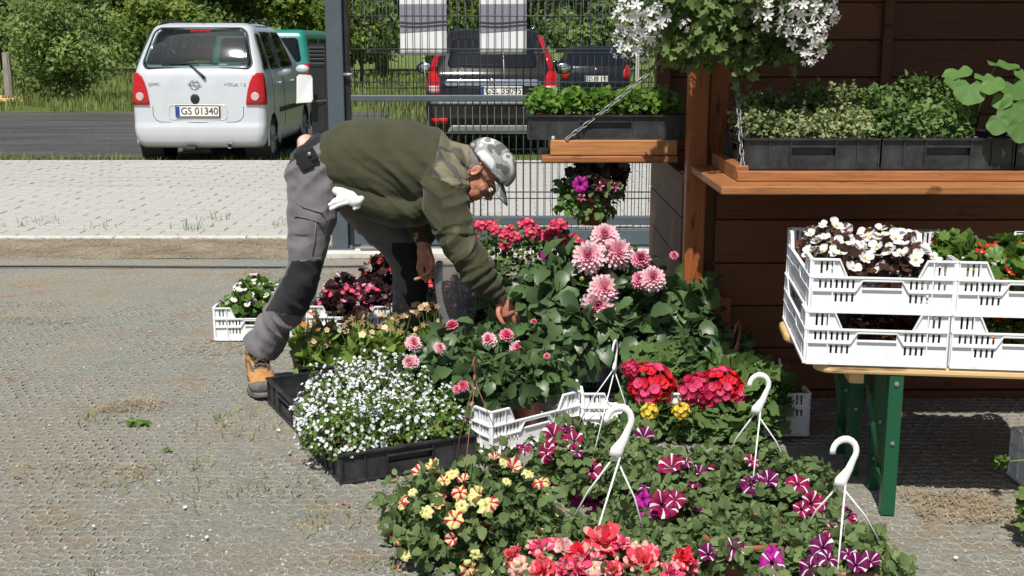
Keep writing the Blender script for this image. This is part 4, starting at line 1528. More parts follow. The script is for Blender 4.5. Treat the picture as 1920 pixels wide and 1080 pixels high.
def bench(label, x0, y0, lead=0.0):
    b = thing('beer_bench', label, 'bench', (x0, y0, 0), BROT, 'pale folding benches carrying the white crates')
    H, Wd, L = 0.48, 0.25, 2.2
    n = 10
    prof = []
    r = 0.055
    for a in np.linspace(PI, 1.5 * PI, 7):
        prof.append((r + r * math.cos(a), r + r * math.sin(a)))
    out = [(p[0], p[1]) for p in prof] + [(L - r, 0), (L, r), (L, Wd - r), (L - r, Wd)] + [(p[0], Wd - p[1]) for p in reversed(prof)]
    mb = MB().prism(out, H - 0.028, H, lambda x, y, h: Vector((x, y, h)))
    mb.build('seat_plank', M_pale, b, False, 0.009)
    for x in (0.13, 1.9):
        MB().box((x, Wd / 2, H - 0.047), (0.045, Wd - 0.06, 0.036)).build('batten', M_pale, b, False, 0.003)
    for x in (0.245, 1.95):
        for yy in (0.028, Wd - 0.028):
            l = MB()
            l.box((0, 0, (H - 0.03) / 2), (0.042, 0.004, H - 0.03))
            l.box((-0.019, 0.02, (H - 0.03) / 2), (0.004, 0.036, H - 0.034))
            lg = l.build('leg', M_legg, b, False, 0.0012, (x, yy - 0.02 if yy < 0.1 else yy + .004, 0))
            MB().lathe([(0.0, 0.006), (0.007, 0.005), (0.008, 0.0)], 8, (0.0, -0.002, H - 0.055), 0, Matrix.Rotation(PI / 2, 3, 'X')).build('bolt', M_steel, lg)
            MB().lathe([(0.0, 0.006), (0.006, 0.005), (0.007, 0.0)], 8, (0.0, -0.002, 0.235), 0, Matrix.Rotation(PI / 2, 3, 'X')).build('bolt', M_steel, lg)
        MB().box((x - 0.012, Wd / 2, 0.10), (0.022, Wd - 0.03, 0.03)).build('cross_tube', M_legg, b, False, 0.002)
        MB().tube([(x - 0.012, Wd / 2, 0.10), (x + (-0.07 if x < 1 else 0.07), Wd / 2, H - 0.06)], 0.009, 6).build('brace', M_legg, b, True)
    return b


BX, BY = 0.925, 3.455
bench('front pale wooden folding bench with green steel legs under the white crates', BX, BY)
bq = RB(-0.055, 0.345)
bench('rear pale wooden folding bench with green legs, nearer the kiosk wall', bq[0], bq[1])

# ================================================================== CRATES AND TRAYS
CW, CL, CH = 0.415, 0.60, 0.165


def crate_wall(w, h, t, notch=(0.24, 0.76), handle=(0.36, 0.64)):
    mx = w
    zn = h * 0.66
    out = [(0, 0), (w, 0), (w, h), (mx * (notch[1] + 0.05), h), (mx * notch[1] - 0.005, zn), (mx * notch[0] + 0.005, zn), (mx * (notch[0] - 0.05), h), (0, h)]
    holes = []

    def slot(xc, z0, z1, sw=0.0068):
        holes.append([(xc - sw / 2, z0), (xc - sw / 2, z1), (xc + sw / 2, z1), (xc + sw / 2, z0)])
    sp = 0.0162
    k = int(w * (notch[0] - 0.09) / sp)
    for i in range(k):
        for s_ in (0, 1):
            x = 0.028 + i * sp
            slot(w - x if s_ else x, h * 0.72, h * 0.95)
    k = int((w * handle[0] - 0.035) / sp)
    for i in range(k):
        x = 0.026 + i * sp
        for s_ in (0, 1):
            slot(w - x if s_ else x, h * 0.45, h * 0.61)
    k = int((w * handle[0] - 0.075) / sp)
    for i in range(k):
        x = 0.074 + i * sp
        for s_ in (0, 1):
            slot(w - x if s_ else x, h * 0.20, h * 0.36)
    holes.append([(w * handle[0], h * 0.47), (w * handle[0], h * 0.58), (w * handle[1], h * 0.58), (w * handle[1], h * 0.47)])
    me = panel_mesh('wall_panel', out, holes, t)
    # proud ribs, in one mesh with the panel
    mb = MB()
    z = t / 2 + 0.003

    def rib(a, b, th=0.004, d=0.010):
        a, b = Vector((a[0], a[1], 0)), Vector((b[0], b[1], 0))
        dd = (b - a)
        L = dd.length
        mb.box(((a + b) / 2).to_tuple()[:2] + (z,), (L, th, d), math.atan2(dd.y, dd.x))
    rib((0, zn), (w, zn), 0.0045, 0.011)
    zl = h * 0.41
    zh = h * 0.615
    a0, a1 = handle[0] - 0.05, handle[1] + 0.05
    rib((0.003, zl), (w * a0, zl))
    rib((w * a0, zl), (w * handle[0], zh))
    rib((w * handle[0], zh), (w * handle[1], zh))
    rib((w * handle[1], zh), (w * a1, zl))
    rib((w * a1, zl), (w - 0.003, zl))
    for x in (0.003, 0.062, w - 0.062, w - 0.003):
        rib((x, 0.004), (x, h - 0.002), 0.0035, 0.008)
    rib((0, 0.004), (w, 0.004), 0.008, 0.013)
    rib((w * handle[0], h * 0.455), (w * handle[1], h * 0.455), 0.004, 0.009)
    rib((mx * (notch[0] - 0.05), h), (mx * notch[0] + 0.005, zn), 0.004, 0.009)
    rib((mx * (notch[1] + 0.05), h), (mx * notch[1] - 0.005, zn), 0.004, 0.009)
    rib((0, h - 0.002), (mx * (notch[0] - 0.05), h - 0.002), 0.005, 0.012)
    rib((w, h - 0.002), (mx * (notch[1] + 0.05), h - 0.002), 0.005, 0.012)
    m2 = mb.mesh('ribs')
    return me, m2


cw_e = crate_wall(CW, CH, 0.003)
cw_s = crate_wall(CL, CH, 0.003, (0.2, 0.8), (0.40, 0.60))
fl_b = MB()
for i in range(9):
    fl_b.box((0, -CL / 2 + 0.03 + i * (CL - 0.06) / 8, 0.008), (CW - 0.01, 0.034, 0.004))
for i in range(5):
    fl_b.box((-CW / 2 + 0.03 + i * (CW - 0.06) / 4, 0, 0.0045), (0.03, CL - 0.01, 0.003))
cw_f = fl_b.mesh('floor_grid')


def make_crate(name, label, m, cat='crate', group=None):
    t = thing(name, label, cat, (0, 0, 0), 0, group)
    for (me, rb), L, pos, ang in ((cw_e, CW, (0, -CL / 2 + 0.002, 0), 0), (cw_e, CW, (0, CL / 2 - 0.002, 0), PI), (cw_s, CL, (-CW / 2 + 0.002, 0, 0), -PI / 2), (cw_s, CL, (CW / 2 - 0.002, 0, 0), PI / 2)):
        M = Matrix.Rotation(ang, 3, 'Z') @ Matrix.Rotation(PI / 2, 3, 'X')
        off = M @ Vector((-L / 2, 0, 0))
        me1, rb1 = me, rb
        if m is not M_white:
            key = m.name
            if key not in me1:
                pass
            me1 = me.copy()
            me1.materials.clear()
            rb1 = rb.copy()
            rb1.materials.clear()
        if not me1.materials:
            me1.materials.append(m)
            rb1.materials.append(m)
        o = shared('wall_panel', me1, t, Vector(pos) + off, M)
        r = bpy.data.objects.new('rib_frame', rb1)
        COL.objects.link(r)
        r.parent = o
    f = cw_f if m is M_white else cw_f.copy()
    if m is not M_white:
        f.materials.clear()
    if not f.materials:
        f.materials.append(m)
    obj('floor_grid', f, None, t)
    return t


crate0 = make_crate('white_crate', '', M_white)
crates = {}


def crate(key, label, x, y, z, rz, group=None):
    """x, y = middle of the crate on the ground"""
    if not crates:
        c = crate0
        c.location = (x, y, z)
        c.rotation_euler.z = rz
        c['label'] = label
        if group:
            c['group'] = group
    else:
        c = copy_thing(crate0, (x, y, z), rz, label, group)
        if not group and 'group' in c:
            del c['group']
    crates[key] = c
    return c


GB = 'white crates stacked on the benches'
for i, (nm, dx) in enumerate((('left', 0.0), ('right', CW + 0.008))):
    for k in range(2):
        lab = '%s white slotted crate of the %s stack on the benches' % (('lower', 'upper')[k], nm)
        cq = RB(-0.03 + CW / 2 + dx + (0.0 if k == 0 else 0.005), 0.005 + CL / 2 + (0 if k == 0 else 0.006))
        crate('bench_%s_%d' % (nm, k), lab, cq[0], cq[1], 0.482 + k * 0.160, BROT + (0.0, 0.006)[k], GB)
GG = 'white crates on the ground among the plants'
crate('back_a', 'white crate left of the man\'s leg, full of white begonias', -1.265, 5.92, 0.003, 0.03, GG)
crate('back_b', 'white crate behind the man\'s leg with pink red begonias', -0.80, 5.95, 0.003, -0.02, GG)
crate('back_c', 'white crate in the man\'s shadow with dark red begonias', -0.36, 5.95, 0.003, 0.0, GG)
ang = math.atan2(0.25, 0.313)
fdir, sdir = Vector((math.cos(ang), math.sin(ang), 0)), Vector((-math.sin(ang), math.cos(ang), 0))
Fc0 = G(921, 857)
cc = Fc0 + fdir * CW / 2 + sdir * CL / 2
crate('dahlia', 'slanting white crate with small pink dahlias, in the middle of the display', cc.x, cc.y, 0.003, ang, GG)
c1 = G(1092, 818)
crate('geran_a', 'white crate with red geraniums behind the striped petunias', c1.x + CW / 2, c1.y + CL / 2, 0.003, 0.0, GG)
crate('geran_b', 'white crate with red geraniums beside the bench leg shadow', c1.x + CW * 1.5 + 0.01, c1.y + CL / 2, 0.003, 0.0, GG)
crate('hand', 'white crate under the man\'s right hand', 0.02, 5.62, 0.003, 0.06, GG)
pe = G(1902, 985)
crate('edge', 'white crate standing on the ground at the photo\'s right edge', pe.x + 0.17 + CL / 2, pe.y + CW / 2 + 0.03, 0.003, PI / 2 + 0.05, GG)
gcr = make_crate('green_crate', 'dark green slotted crate under the big pink dahlias', M_greenpl, 'crate')
gcr.location = (0.45, 5.02, 0.003)
dcr = make_crate('grey_crate', 'dark grey slotted crate with lavender in front of the man\'s hand', M_greypl, 'crate')
dcr.location = (-0.18, 5.30, 0.003)
dcr.rotation_euler.z = PI / 2


def make_tray(name, label, L, Wd, H, loc, rz, group=None, cat='tray'):
    """black nursery tray: L along local x, Wd along local y, origin at the middle"""
    t = thing(name, label, cat, loc, rz, group)
    th = 0.004
    for (sx, sy, ln, nm) in ((0, -1, L, 'long'), (0, 1, L, 'long'), (-1, 0, Wd, 'short'), (1, 0, Wd, 'short')):
        mb = MB()
        rot = 0 if sx == 0 else PI / 2
        hx = ln * 0.17
        for (x0, x1, z0, z1) in ((-ln / 2, -hx, 0, H), (hx, ln / 2, 0, H), (-hx, hx, 0, H * 0.45), (-hx, hx, H * 0.74, H)):
            mb.box(((x0 + x1) / 2, 0, (z0 + z1) / 2), (x1 - x0, th, z1 - z0))
        for f in (-0.5, -0.335, -0.172, 0.172, 0.335, 0.5):
            mb.box((f * ln * 0.992, -0.0045, H / 2), (0.004, 0.009, H - 0.008))
        mb.box((0, -0.005, H - 0.003), (ln + 0.012, 0.016, 0.007))
        mb.box((0, -0.004, 0.004), (ln + 0.004, 0.012, 0.008))
        mb.box((0, -0.006, H * 0.735), (hx * 2, 0.012, 0.005))
        mb.box((0, 0.010, H * 0.6), (hx * 2, 0.003, H * 0.34))
        o = mb.build('wall_panel', M_black, t)
        o.rotation_euler.z = (0 if sy == -1 else PI) if sx == 0 else (-PI / 2 if sx == -1 else PI / 2)
        o.location = (sx * (L / 2 - 0.002), sy * (Wd / 2 - 0.002), 0)
    MB().box((0, 0, 0.006), (L - 0.01, Wd - 0.01, 0.006)).build('floor_panel', M_black, t)
    return t


TA = G(641, 908)
tdir = Vector((0.4, 0.19, 0)).normalized()
tang = math.atan2(tdir.y, tdir.x)
sdr = Vector((-tdir.y, tdir.x, 0))
TLn, TW_, TH = 0.485, 0.50, 0.105


def tray_at(k, off=0.0):
    return TA + tdir * (TLn / 2 + off) + sdr * (TW_ * (k + 0.5) + 0.006 * k)


p0, p1 = tray_at(0), tray_at(1, 0.01)
make_tray('black_tray', 'black tray in front, full of white lobelias', TLn, TW_, TH, p0, tang, 'black nursery trays on the ground')
make_tray('black_tray', 'half empty black tray right of the hiking boot', TLn, TW_, TH, p1, tang + 0.02, 'black nursery trays on the ground')
PRX, PRY = -0.60, 5.02
make_tray('black_tray', 'black tray of fading primulas behind the hiking boot', 0.66, 0.40, 0.10, (PRX, PRY, 0.003), 0.16, 'black nursery trays on the ground')
# trays on the counter and on the side shelf
cz = 1.006
tx0 = W(1398, 322, KY - 0.55).x
ct = []
for i, lab in enumerate(['left black tray on the counter with small leaved herbs', 'right black tray on the counter with herbs and squash seedlings', 'third black tray on the counter, cut off by the photo\'s right edge']):
    c = (tx0 + 0.232 + i * 0.471, KY - 0.555 + 0.20, cz)
    ct.append(c)
    make_tray('black_tray', lab, 0.464, 0.40, 0.108, c, 0.0, 'black nursery trays on the counter')
sh_c = (W(993, 262, KY + 0.24).x + 0.315, KY + 0.43, 1.047)
make_tray('black_tray', 'black tray of green seedlings on the kiosk\'s side shelf', 0.63, 0.40, 0.10, sh_c, 0.0)
# ================================================================== PLANTS
def tmpl(ts, ws, fold=0.25, curl=0.25, serr=0.0):
    """leaf along +x, width y; folded along the midrib and curling down"""
    V, T = [], []
    n = len(ts)
    for i, (t, w) in enumerate(zip(ts, ws)):
        w2 = w * (1 + (serr if i % 2 else -serr))
        z = -curl * t * t
        V += [(t, 0, z), (t - 0.02, w2, z + fold * w2), (t - 0.02, -w2, z + fold * w2)]
    for i in range(n - 1):
        a, b = 3 * i, 3 * (i + 1)
        if ws[i] > 0:
            T += [(a, a + 1, b + 1)[::-1], (a, b + 1, b)[::-1], (a, b, b + 2)[::-1], (a, b + 2, a + 2)[::-1]]
        else:
            T += [(a, b + 1, b)[::-1], (a, b, b + 2)[::-1]]
    return np.array(V, dtype=float), np.array(T)


def tmpl_round(n=14, lobes=6, depth=0.12, cup=0.25, wave=0.06):
    V, T = [(0.12, 0, 0)], []
    for i in range(n + 1):
        a = PI - 0.35 - (2 * PI - 0.7) * i / n
        r = 0.5 * (1 + depth * math.cos(a * lobes))
        V.append((0.45 + r * math.cos(a), r * math.sin(a), cup * r * r * 4 * 0.3 + wave * math.sin(a * lobes)))
    for i in range(n):
        T.append((0, i + 2, i + 1))
    return np.array(V, dtype=float), np.array(T)


TPL = {
    'oval': tmpl([0, .22, .5, .78, 1], [.03, .26, .33, .22, 0.0], .25, .28),
    'small': tmpl([0, .45, 1], [.06, .34, 0.0], .3, .25),
    'lance': tmpl([0, .3, .65, 1], [.05, .12, .11, 0.0], .35, .35),
    'dahlia': tmpl([0, .12, .26, .4, .54, .68, .84, 1], [.02, .22, .31, .34, .31, .25, .14, 0.0], .28, .38, 0.08),
    'round': tmpl_round(),
    'lobed': tmpl_round(15, 5, 0.28, 0.3, 0.03),
    'squash': tmpl_round(20, 5, 0.05, 0.22, 0.035),
    'herb': tmpl([0, .4, 1], [.10, .40, 0.05], .2, .2),
}


def place(T, P, D, N, S):
    Vt, Ft = T
    D = D / np.linalg.norm(D, axis=1)[:, None]
    N = N - D * (N * D).sum(1)[:, None]
    N = N / np.maximum(1e-6, np.linalg.norm(N, axis=1))[:, None]
    B = np.cross(N, D)
    k = len(Vt)
    V = P[:, None, :] + S[:, None, None] * (Vt[None, :, 0:1] * D[:, None] + Vt[None, :, 1:2] * B[:, None] + Vt[None, :, 2:3] * N[:, None])
    F_ = (np.arange(len(P))[:, None, None] * k + Ft[None]).reshape(-1, 3)
    return V.reshape(-1, 3), F_, (D, B, N)


LEAFME = {}


def leaf_piece(key, m):
    k = (key, m.name)
    if k not in LEAFME:
        V, T = TPL[key]
        me = np_mesh('leaf', V, T, tint=np.full(len(V), 0.45))
        me.materials.append(m)
        LEAFME[k] = me
    return LEAFME[k]


def foliage(root, m, c, r, n, size, key, seed, zmin=-0.15, inner=0.5, droop=0.25, up=0.5, parts=0, name='foliage', jitter=0.4, lump=0.18, out=0.75, nj=0.3):
    g = np.random.default_rng(seed)
    d = g.normal(size=(n * 3, 3))
    d /= np.linalg.norm(d, axis=1)[:, None]
    d = d[d[:, 2] > zmin][:n]
    n = len(d)
    lp = np.array([noise.noise((float(a[0]) * 2.2 + seed, float(a[1]) * 2.2, float(a[2]) * 2.2)) for a in d])
    rad = (inner + (1 - inner) * g.random(n) ** 0.6) * (1 + lump * 2 * lp)
    P = np.array(c) + d * rad[:, None] * np.array(r)
    D = d * out + g.normal(0, jitter, (n, 3)) + np.array([0, 0, -droop])
    N = d * 0.5 + g.normal(0, nj, (n, 3)) + np.array([0, -0.15, up])
    S = size * g.uniform(0.55, 1.2, n)
    P = P - D / np.linalg.norm(D, axis=1)[:, None] * (S * 0.4)[:, None]
    T = TPL[key]
    V, Fc, (Dn, Bn, Nn) = place(T, P, D, N, S)
    tint = np.clip(0.45 + g.normal(0, 0.22, n) + 0.5 * lp, 0, 1)
    k = len(T[0])
    if parts:
        score = rad * (0.6 + 0.4 * (d[:, 2] * 0.7 - d[:, 1] * 0.7)) + S / size * 0.15
        pick = set(np.argsort(-score)[:parts].tolist())
        me = leaf_piece(key, m)
        for i in pick:
            M = Matrix(((Dn[i, 0], Bn[i, 0], Nn[i, 0]), (Dn[i, 1], Bn[i, 1], Nn[i, 1]), (Dn[i, 2], Bn[i, 2], Nn[i, 2])))
            shared('leaf', me, root, Vector(P[i]), M, float(S[i]))
        keep = np.array([i not in pick for i in range(n)])
        V, Fc, _ = place(T, P[keep], D[keep], N[keep], S[keep])
        tint = tint[keep]
    if len(V):
        obj(name, np_mesh(name, V, Fc, tint=np.repeat(tint, k)), m, root, kind='stuff')


def stems(root, m, c, r, n, rad, seed, base_r=0.3, name='stems', z0=0.0):
    q = random.Random(seed)
    mb = MB()
    for i in range(n):
        a = q.uniform(0, 2 * PI)
        b = (c[0] + base_r * r[0] * math.cos(a), c[1] + base_r * r[1] * math.sin(a), z0)
        e = (c[0] + 0.8 * r[0] * math.cos(a) * q.random() ** .5, c[1] + 0.8 * r[1] * math.sin(a) * q.random() ** .5, c[2] + r[2] * q.uniform(0.2, 0.8))
        mid = ((b[0] + e[0]) / 2, (b[1] + e[1]) / 2, (b[2] * .45 + e[2] * .55))
        mb.tube([b, mid, e], [rad, rad * .8, rad * .5], 4, cap=False)
    return mb.build(name, m, root, True)


# leaf and petal colours
ML_pet = mat_leaf('petunia_leaf', (0.045, 0.085, 0.028), (0.18, 0.255, 0.095), 0.6)
ML_dah = mat_leaf('dahlia_leaf', (0.020, 0.048, 0.018), (0.10, 0.17, 0.062), 0.4, 0.2, spec=0.45)
ML_ger = mat_leaf('geranium_leaf', (0.035, 0.078, 0.02), (0.13, 0.21, 0.06), 0.6, 0.22)
ML_beg = mat_leaf('begonia_leaf', (0.03, 0.085, 0.012), (0.13, 0.225, 0.04), 0.35, 0.3, spec=0.5)
ML_brz = mat_leaf('bronze_leaf', (0.025, 0.012, 0.009), (0.10, 0.045, 0.025), 0.35, 0.25, spec=0.5)
ML_drk = mat_leaf('dark_red_leaf', (0.018, 0.008, 0.010), (0.06, 0.022, 0.024), 0.35, 0.25, spec=0.5)
ML_lob = mat_leaf('lobelia_leaf', (0.045, 0.095, 0.016), (0.15, 0.25, 0.05), 0.6)
ML_pri = mat_leaf('primula_leaf', (0.075, 0.13, 0.02), (0.23, 0.34, 0.075), 0.55)
ML_herb = mat_leaf('herb_leaf', (0.045, 0.095, 0.022), (0.16, 0.26, 0.08), 0.6)
ML_var = mat_leaf('variegated_leaf', (0.055, 0.10, 0.03), (0.33, 0.38, 0.17), 0.6)
ML_seed = mat_leaf('seedling_leaf', (0.05, 0.13, 0.016), (0.19, 0.34, 0.06), 0.5, 0.4)
ML_squ = mat_leaf('squash_leaf', (0.05, 0.12, 0.028), (0.15, 0.28, 0.075), 0.6, 0.35)
ML_wpl = mat_leaf('trailing_leaf', (0.045, 0.09, 0.022), (0.16, 0.235, 0.075), 0.5, 0.35)
ML_lav = mat_leaf('lavender_leaf', (0.07, 0.085, 0.065), (0.17, 0.19, 0.15), 0.7)
M_stem = mat('green_stem', (0.07, 0.12, 0.03), 0.6, (0.13, 0.19, 0.06), 30)
MP_white = mat_petal('white_petal', (0.80, 0.80, 0.80))
MP_lobw = mat_petal('bluish_white_petal', (0.78, 0.80, 0.82))
MP_cream = mat_petal('cream_petal', (0.74, 0.68, 0.32), (0.80, 0.78, 0.52))
MP_yel = mat_petal('yellow_petal', (0.75, 0.52, 0.04), (0.85, 0.66, 0.12))
MP_pale = mat_petal('pale_yellow_petal', (0.66, 0.63, 0.16), (0.80, 0.78, 0.42))
MP_red = mat_petal('red_petal', (0.60, 0.012, 0.03), (0.78, 0.03, 0.055))
MP_crim = mat_petal('crimson_petal', (0.42, 0.010, 0.055), (0.60, 0.03, 0.11))
MP_wine = mat_petal('wine_petal', (0.20, 0.004, 0.05), (0.36, 0.012, 0.09))
MP_hot = mat_petal('hot_pink_petal', (0.66, 0.03, 0.14), (0.82, 0.12, 0.25))
MP_salm = mat_petal('salmon_petal', (0.78, 0.10, 0.13), (0.84, 0.28, 0.28))
MP_scar = mat_petal('scarlet_petal', (0.75, 0.02, 0.012), (0.85, 0.06, 0.03))
MP_pur = mat_petal('purple_petal', (0.10, 0.003, 0.055), (0.21, 0.008, 0.12))
MP_mag = mat_petal('magenta_petal', (0.36, 0.01, 0.25), (0.52, 0.03, 0.36))
MP_pink = mat_petal('pink_petal', (0.78, 0.27, 0.38), (0.84, 0.44, 0.52))
MP_lpink = mat_petal('light_pink_petal', (0.80, 0.52, 0.58), (0.84, 0.66, 0.70))
MP_dpink = mat_petal('deep_pink_petal', (0.50, 0.06, 0.19), (0.66, 0.12, 0.27))
MP_coral = mat_petal('coral_petal', (0.72, 0.035, 0.07), (0.82, 0.13, 0.16))
MP_rose = mat_petal('pale_rose_petal', (0.78, 0.22, 0.24), (0.84, 0.60, 0.55))
MP_peach = mat_petal('faded_peach_petal', (0.66, 0.42, 0.22), (0.74, 0.60, 0.42))
MP_dead = mat_petal('withered_petal', (0.30, 0.17, 0.09), (0.46, 0.30, 0.17))
MP_viol = mat_petal('violet_petal', (0.16, 0.13, 0.52))
MP_lilac = mat_petal('lilac_petal', (0.42, 0.40, 0.62))


# ---- flower heads, diameter 1, looking along +z
def petal(mb, L, w, a, tilt, r0=0.05, z0=0.0, cup=0.2, mi=0, tip=None, tipf=0.6, fat=0.5):
    """rounded petal leaving the axis at angle a"""
    ca, sa = math.cos(a), math.sin(a)
    rows = [(0.0, 0.35), (0.4, 0.9), (0.75, 1.0), (0.95, 0.62), (1.02, 0.12)]
    V = []
    for t, ww in rows:
        rr_ = r0 + L * t * math.cos(tilt)
        zz = z0 + L * t * math.sin(tilt) + cup * L * t * t
        for s in (-1, 0, 1):
            h = w * 0.5 * ww * s
            V.append((rr_ * ca - h * sa, rr_ * sa + h * ca, zz + (0.12 * w if s else 0)))
    for i in range(4):
        q = len(mb.v)
        mb.add(V[i * 3:i * 3 + 6], [(0, 3, 4, 1)[::-1], (1, 4, 5, 2)[::-1]], (tip if tip is not None and rows[i][0] >= tipf else mi))


def fl_mesh(name, mb, mats):
    me = mb.mesh(name, True)
    for m in mats:
        me.materials.append(m)
    return me


def petunia(mats, seed, name='flower', ruff=0.05, stripe=8.0, wilt=0.0):
    q = random.Random(seed)
    rings = [(0.035, -0.62), (0.05, -0.30), (0.10, -0.12), (0.26, 0.0), (0.40, 0.035), (0.5, 0.0)]
    angs = []
    for k in range(5):
        for o in (-36, -22, -stripe, stripe, 22):
            angs.append((72 * k + o, o))
    V, Fc, mi = [], [], []
    n = len(angs)
    for ri, (r, z) in enumerate(rings):
        for a, o in angs:
            rr_ = r
            if ri >= 4:
                rr_ *= {-36: 0.86, -22: 0.99, 22: 0.99}.get(o, 1.03)
            zz = z + (ruff * math.sin(math.radians(a) * 7 + seed) * (ri / 5) + q.uniform(-ruff, ruff) * 0.5 if ri >= 4 else 0) + wilt * r * r * (1 + 0.4 * math.sin(math.radians(a) + seed))
            V.append((rr_ * math.cos(math.radians(a)), rr_ * math.sin(math.radians(a)), zz))
    for ri in range(len(rings) - 1):
        for j in range(n):
            k = (j + 1) % n
            Fc.append((ri * n + j, ri * n + k, (ri + 1) * n + k, (ri + 1) * n + j))
            o = angs[j][1]
            st = abs(o + stripe) < 1e-6
            mi.append(3 if ri == 0 else (2 if ri <= 1 else (1 if st and ri >= 2 else 0)))
    mb = MB()
    mb.v, mb.f, mb.m = V, Fc, mi
    return fl_mesh(name, mb, mats + [M_stem])


def double_petunia(mats, seed, name='flower'):
    q = random.Random(seed)
    mb = MB()
    for lay, (cnt, L, tilt) in enumerate(((9, 0.50, 0.0), (12, 0.46, 0.45), (11, 0.40, 0.85), (8, 0.32, 1.15))):
        for k in range(cnt):
            a = 2 * PI * (k + q.uniform(-.35, .35)) / cnt + lay * 0.6
            petal(mb, L * q.uniform(.6, 1.15), 0.24 * q.uniform(.5, 1.3) * (1 - lay * .08), a, tilt + q.uniform(-.45, .45), 0.04, 0, q.uniform(-0.45, 0.35), 0 if q.random() > .16 else 1, 1 if q.random() > .65 else 0, 0.75)
    return fl_mesh(name, mb, mats)


def begonia(mats, seed, name='flower'):
    q = random.Random(seed)
    mb = MB()
    for k, (L, w) in enumerate(((0.5, 0.55), (0.34, 0.34), (0.5, 0.55), (0.34, 0.34))):
        petal(mb, L * q.uniform(.9, 1.1), w, PI / 2 * k + q.uniform(-.15, .15), 0.15 + q.uniform(-.1, .25), 0.03, 0, 0.15, 0)
    mb.ball((0, 0, 0.07), 0.09, 8, 5, 1)
    return fl_mesh(name, mb, mats)


def umbel(mats, n, seed, flat=0.8, fs=0.26, name='flower', zmin=-0.15, petw=0.55, mixp=0.3):
    q = random.Random(seed)
    mb = MB()
    for i in range(n):
        t = (i + 0.5) / n
        z = 1 - (1 - zmin) * t
        a = i * 2.39996 + q.uniform(-.2, .2)
        s = math.sqrt(max(0, 1 - z * z))
        d = Vector((s * math.cos(a), s * math.sin(a), z * flat))
        p = d * 0.42 * q.uniform(.88, 1.1)
        M = frame_z((d + Vector((q.uniform(-.3, .3), q.uniform(-.3, .3), q.uniform(-.1, .3)))).normalized(), q.uniform(0, 6))
        f = MB()
        mi = 1 if q.random() < mixp else 0
        for k in range(5):
            petal(f, fs * 0.5, fs * petw, 2 * PI * k / 5, 0.25, 0.01, 0, 0.1, mi)
        mb.add([M @ Vector(v) + p for v in f.v], f.f, mi)
        mb.tube([tuple(p * 0.95), (0, 0, -0.35)], 0.012, 3, 2, cap=False)
    mb.tube([(0, 0, -0.3), (0, 0.02, -0.8)], 0.02, 5, 2)
    return fl_mesh(name, mb, mats + [M_stem])


def dahlia_fl(mats, seed, layers=7, name='flower', open_=1.0):
    """ball of spoon petals: mats = petal, tip, deep"""
    q = random.Random(seed)
    mb = MB()
    for l in range(layers):
        f = l / (layers - 1)                      # 0 outer, 1 centre
        cnt = int(20 * (1 - f) + 6 * f)
        L = 0.46 * (1 - f) + 0.16 * f
        tilt = (-0.35 + 1.65 * f) * open_
        for k in range(cnt):
            a = 2 * PI * (k + 0.5 * (l % 2)) / cnt + q.uniform(-.06, .06)
            petal(mb, L * q.uniform(.9, 1.08), 0.135 - 0.05 * f, a, tilt + q.uniform(-.1, .1), 0.03, 0.02 + 0.10 * f, 0.12, 2 if f > 0.72 and mats[2] else 0, 1, 0.75)
    mb.ball((0, 0, -0.08), (0.1, 0.1, 0.08), 8, 5, 3)
    mb.tube([(0, 0, -0.12), (0.02, 0, -0.7)], 0.022, 5, 3)
    return fl_mesh(name, mb, mats + [M_stem])


def simple_fl(mats, n=5, name='flower', w=0.4):
    mb = MB()
    for k in range(n):
        petal(mb, 0.46, w, 2 * PI * k / n, 0.12, 0.03, 0, 0.1, 0)
    mb.ball((0, 0, 0.02), (0.09, 0.09, 0.05), 7, 4, 1)
    return fl_mesh(name, mb, mats)


def bud_fl(mats, name='bud'):
    mb = MB()
    mb.ball((0, 0, 0), (0.4, 0.4, 0.45), 9, 6, 0)
    mb.tube([(0, 0, -0.4), (0, 0, -2.0)], 0.08, 5, 1)
    return fl_mesh(name, mb, mats)


F_star = [petunia([MP_pur, MP_white, MP_pur], 10 + i, stripe=5.0, wilt=w, ruff=.09) for i, w in enumerate((0.0, -0.9, 0.7))]
F_starc = [petunia([MP_wine, MP_white, MP_pur], 20 + i, stripe=5.0, wilt=w, ruff=.09) for i, w in enumerate((0.1, -0.6))]
F_mag = [petunia([MP_mag, MP_pur, MP_pur], 31, wilt=-0.3), petunia([MP_mag, MP_white, MP_mag], 32, stripe=5, wilt=-0.8)]
F_yel = [petunia([MP_pale, MP_crim, MP_crim], 40 + i, stripe=(10, 15, 8)[i], wilt=w, ruff=.12) for i, w in enumerate((-0.3, -1.1, 0.9))]
F_yelp = [petunia([MP_pale, MP_cream, MP_yel], 45, wilt=-1.2, ruff=.14), petunia([MP_cream, MP_crim, MP_crim], 46, stripe=17, wilt=1.0, ruff=.12)]
F_dbl = [double_petunia([MP_coral, MP_rose], 50), double_petunia([MP_hot, MP_rose], 51), double_petunia([MP_rose, MP_white], 52), double_petunia([MP_red, MP_rose], 54)]
F_dbs = [petunia([MP_hot, MP_rose, MP_rose], 55, stripe=12, wilt=-1.2, ruff=.16), petunia([MP_rose, MP_cream, MP_pale], 56, stripe=9, wilt=-1.6, ruff=.18)]
F_bw = [begonia([MP_white, MP_yel], 60 + i) for i in range(3)]
F_bp = [begonia([MP_hot, MP_yel], 63 + i) for i in range(2)] + [begonia([MP_pink, MP_yel], 66)]
F_br = [begonia([MP_scar, MP_yel], 67), begonia([MP_red, MP_yel], 68)]
F_ger = [umbel([MP_red, MP_hot], 52, 70, .85, .215, zmin=-.35), umbel([MP_crim, MP_hot], 52, 71, .85, .215, zmin=-.35), umbel([MP_red, MP_crim], 46, 72, .85, .215, zmin=-.3)]
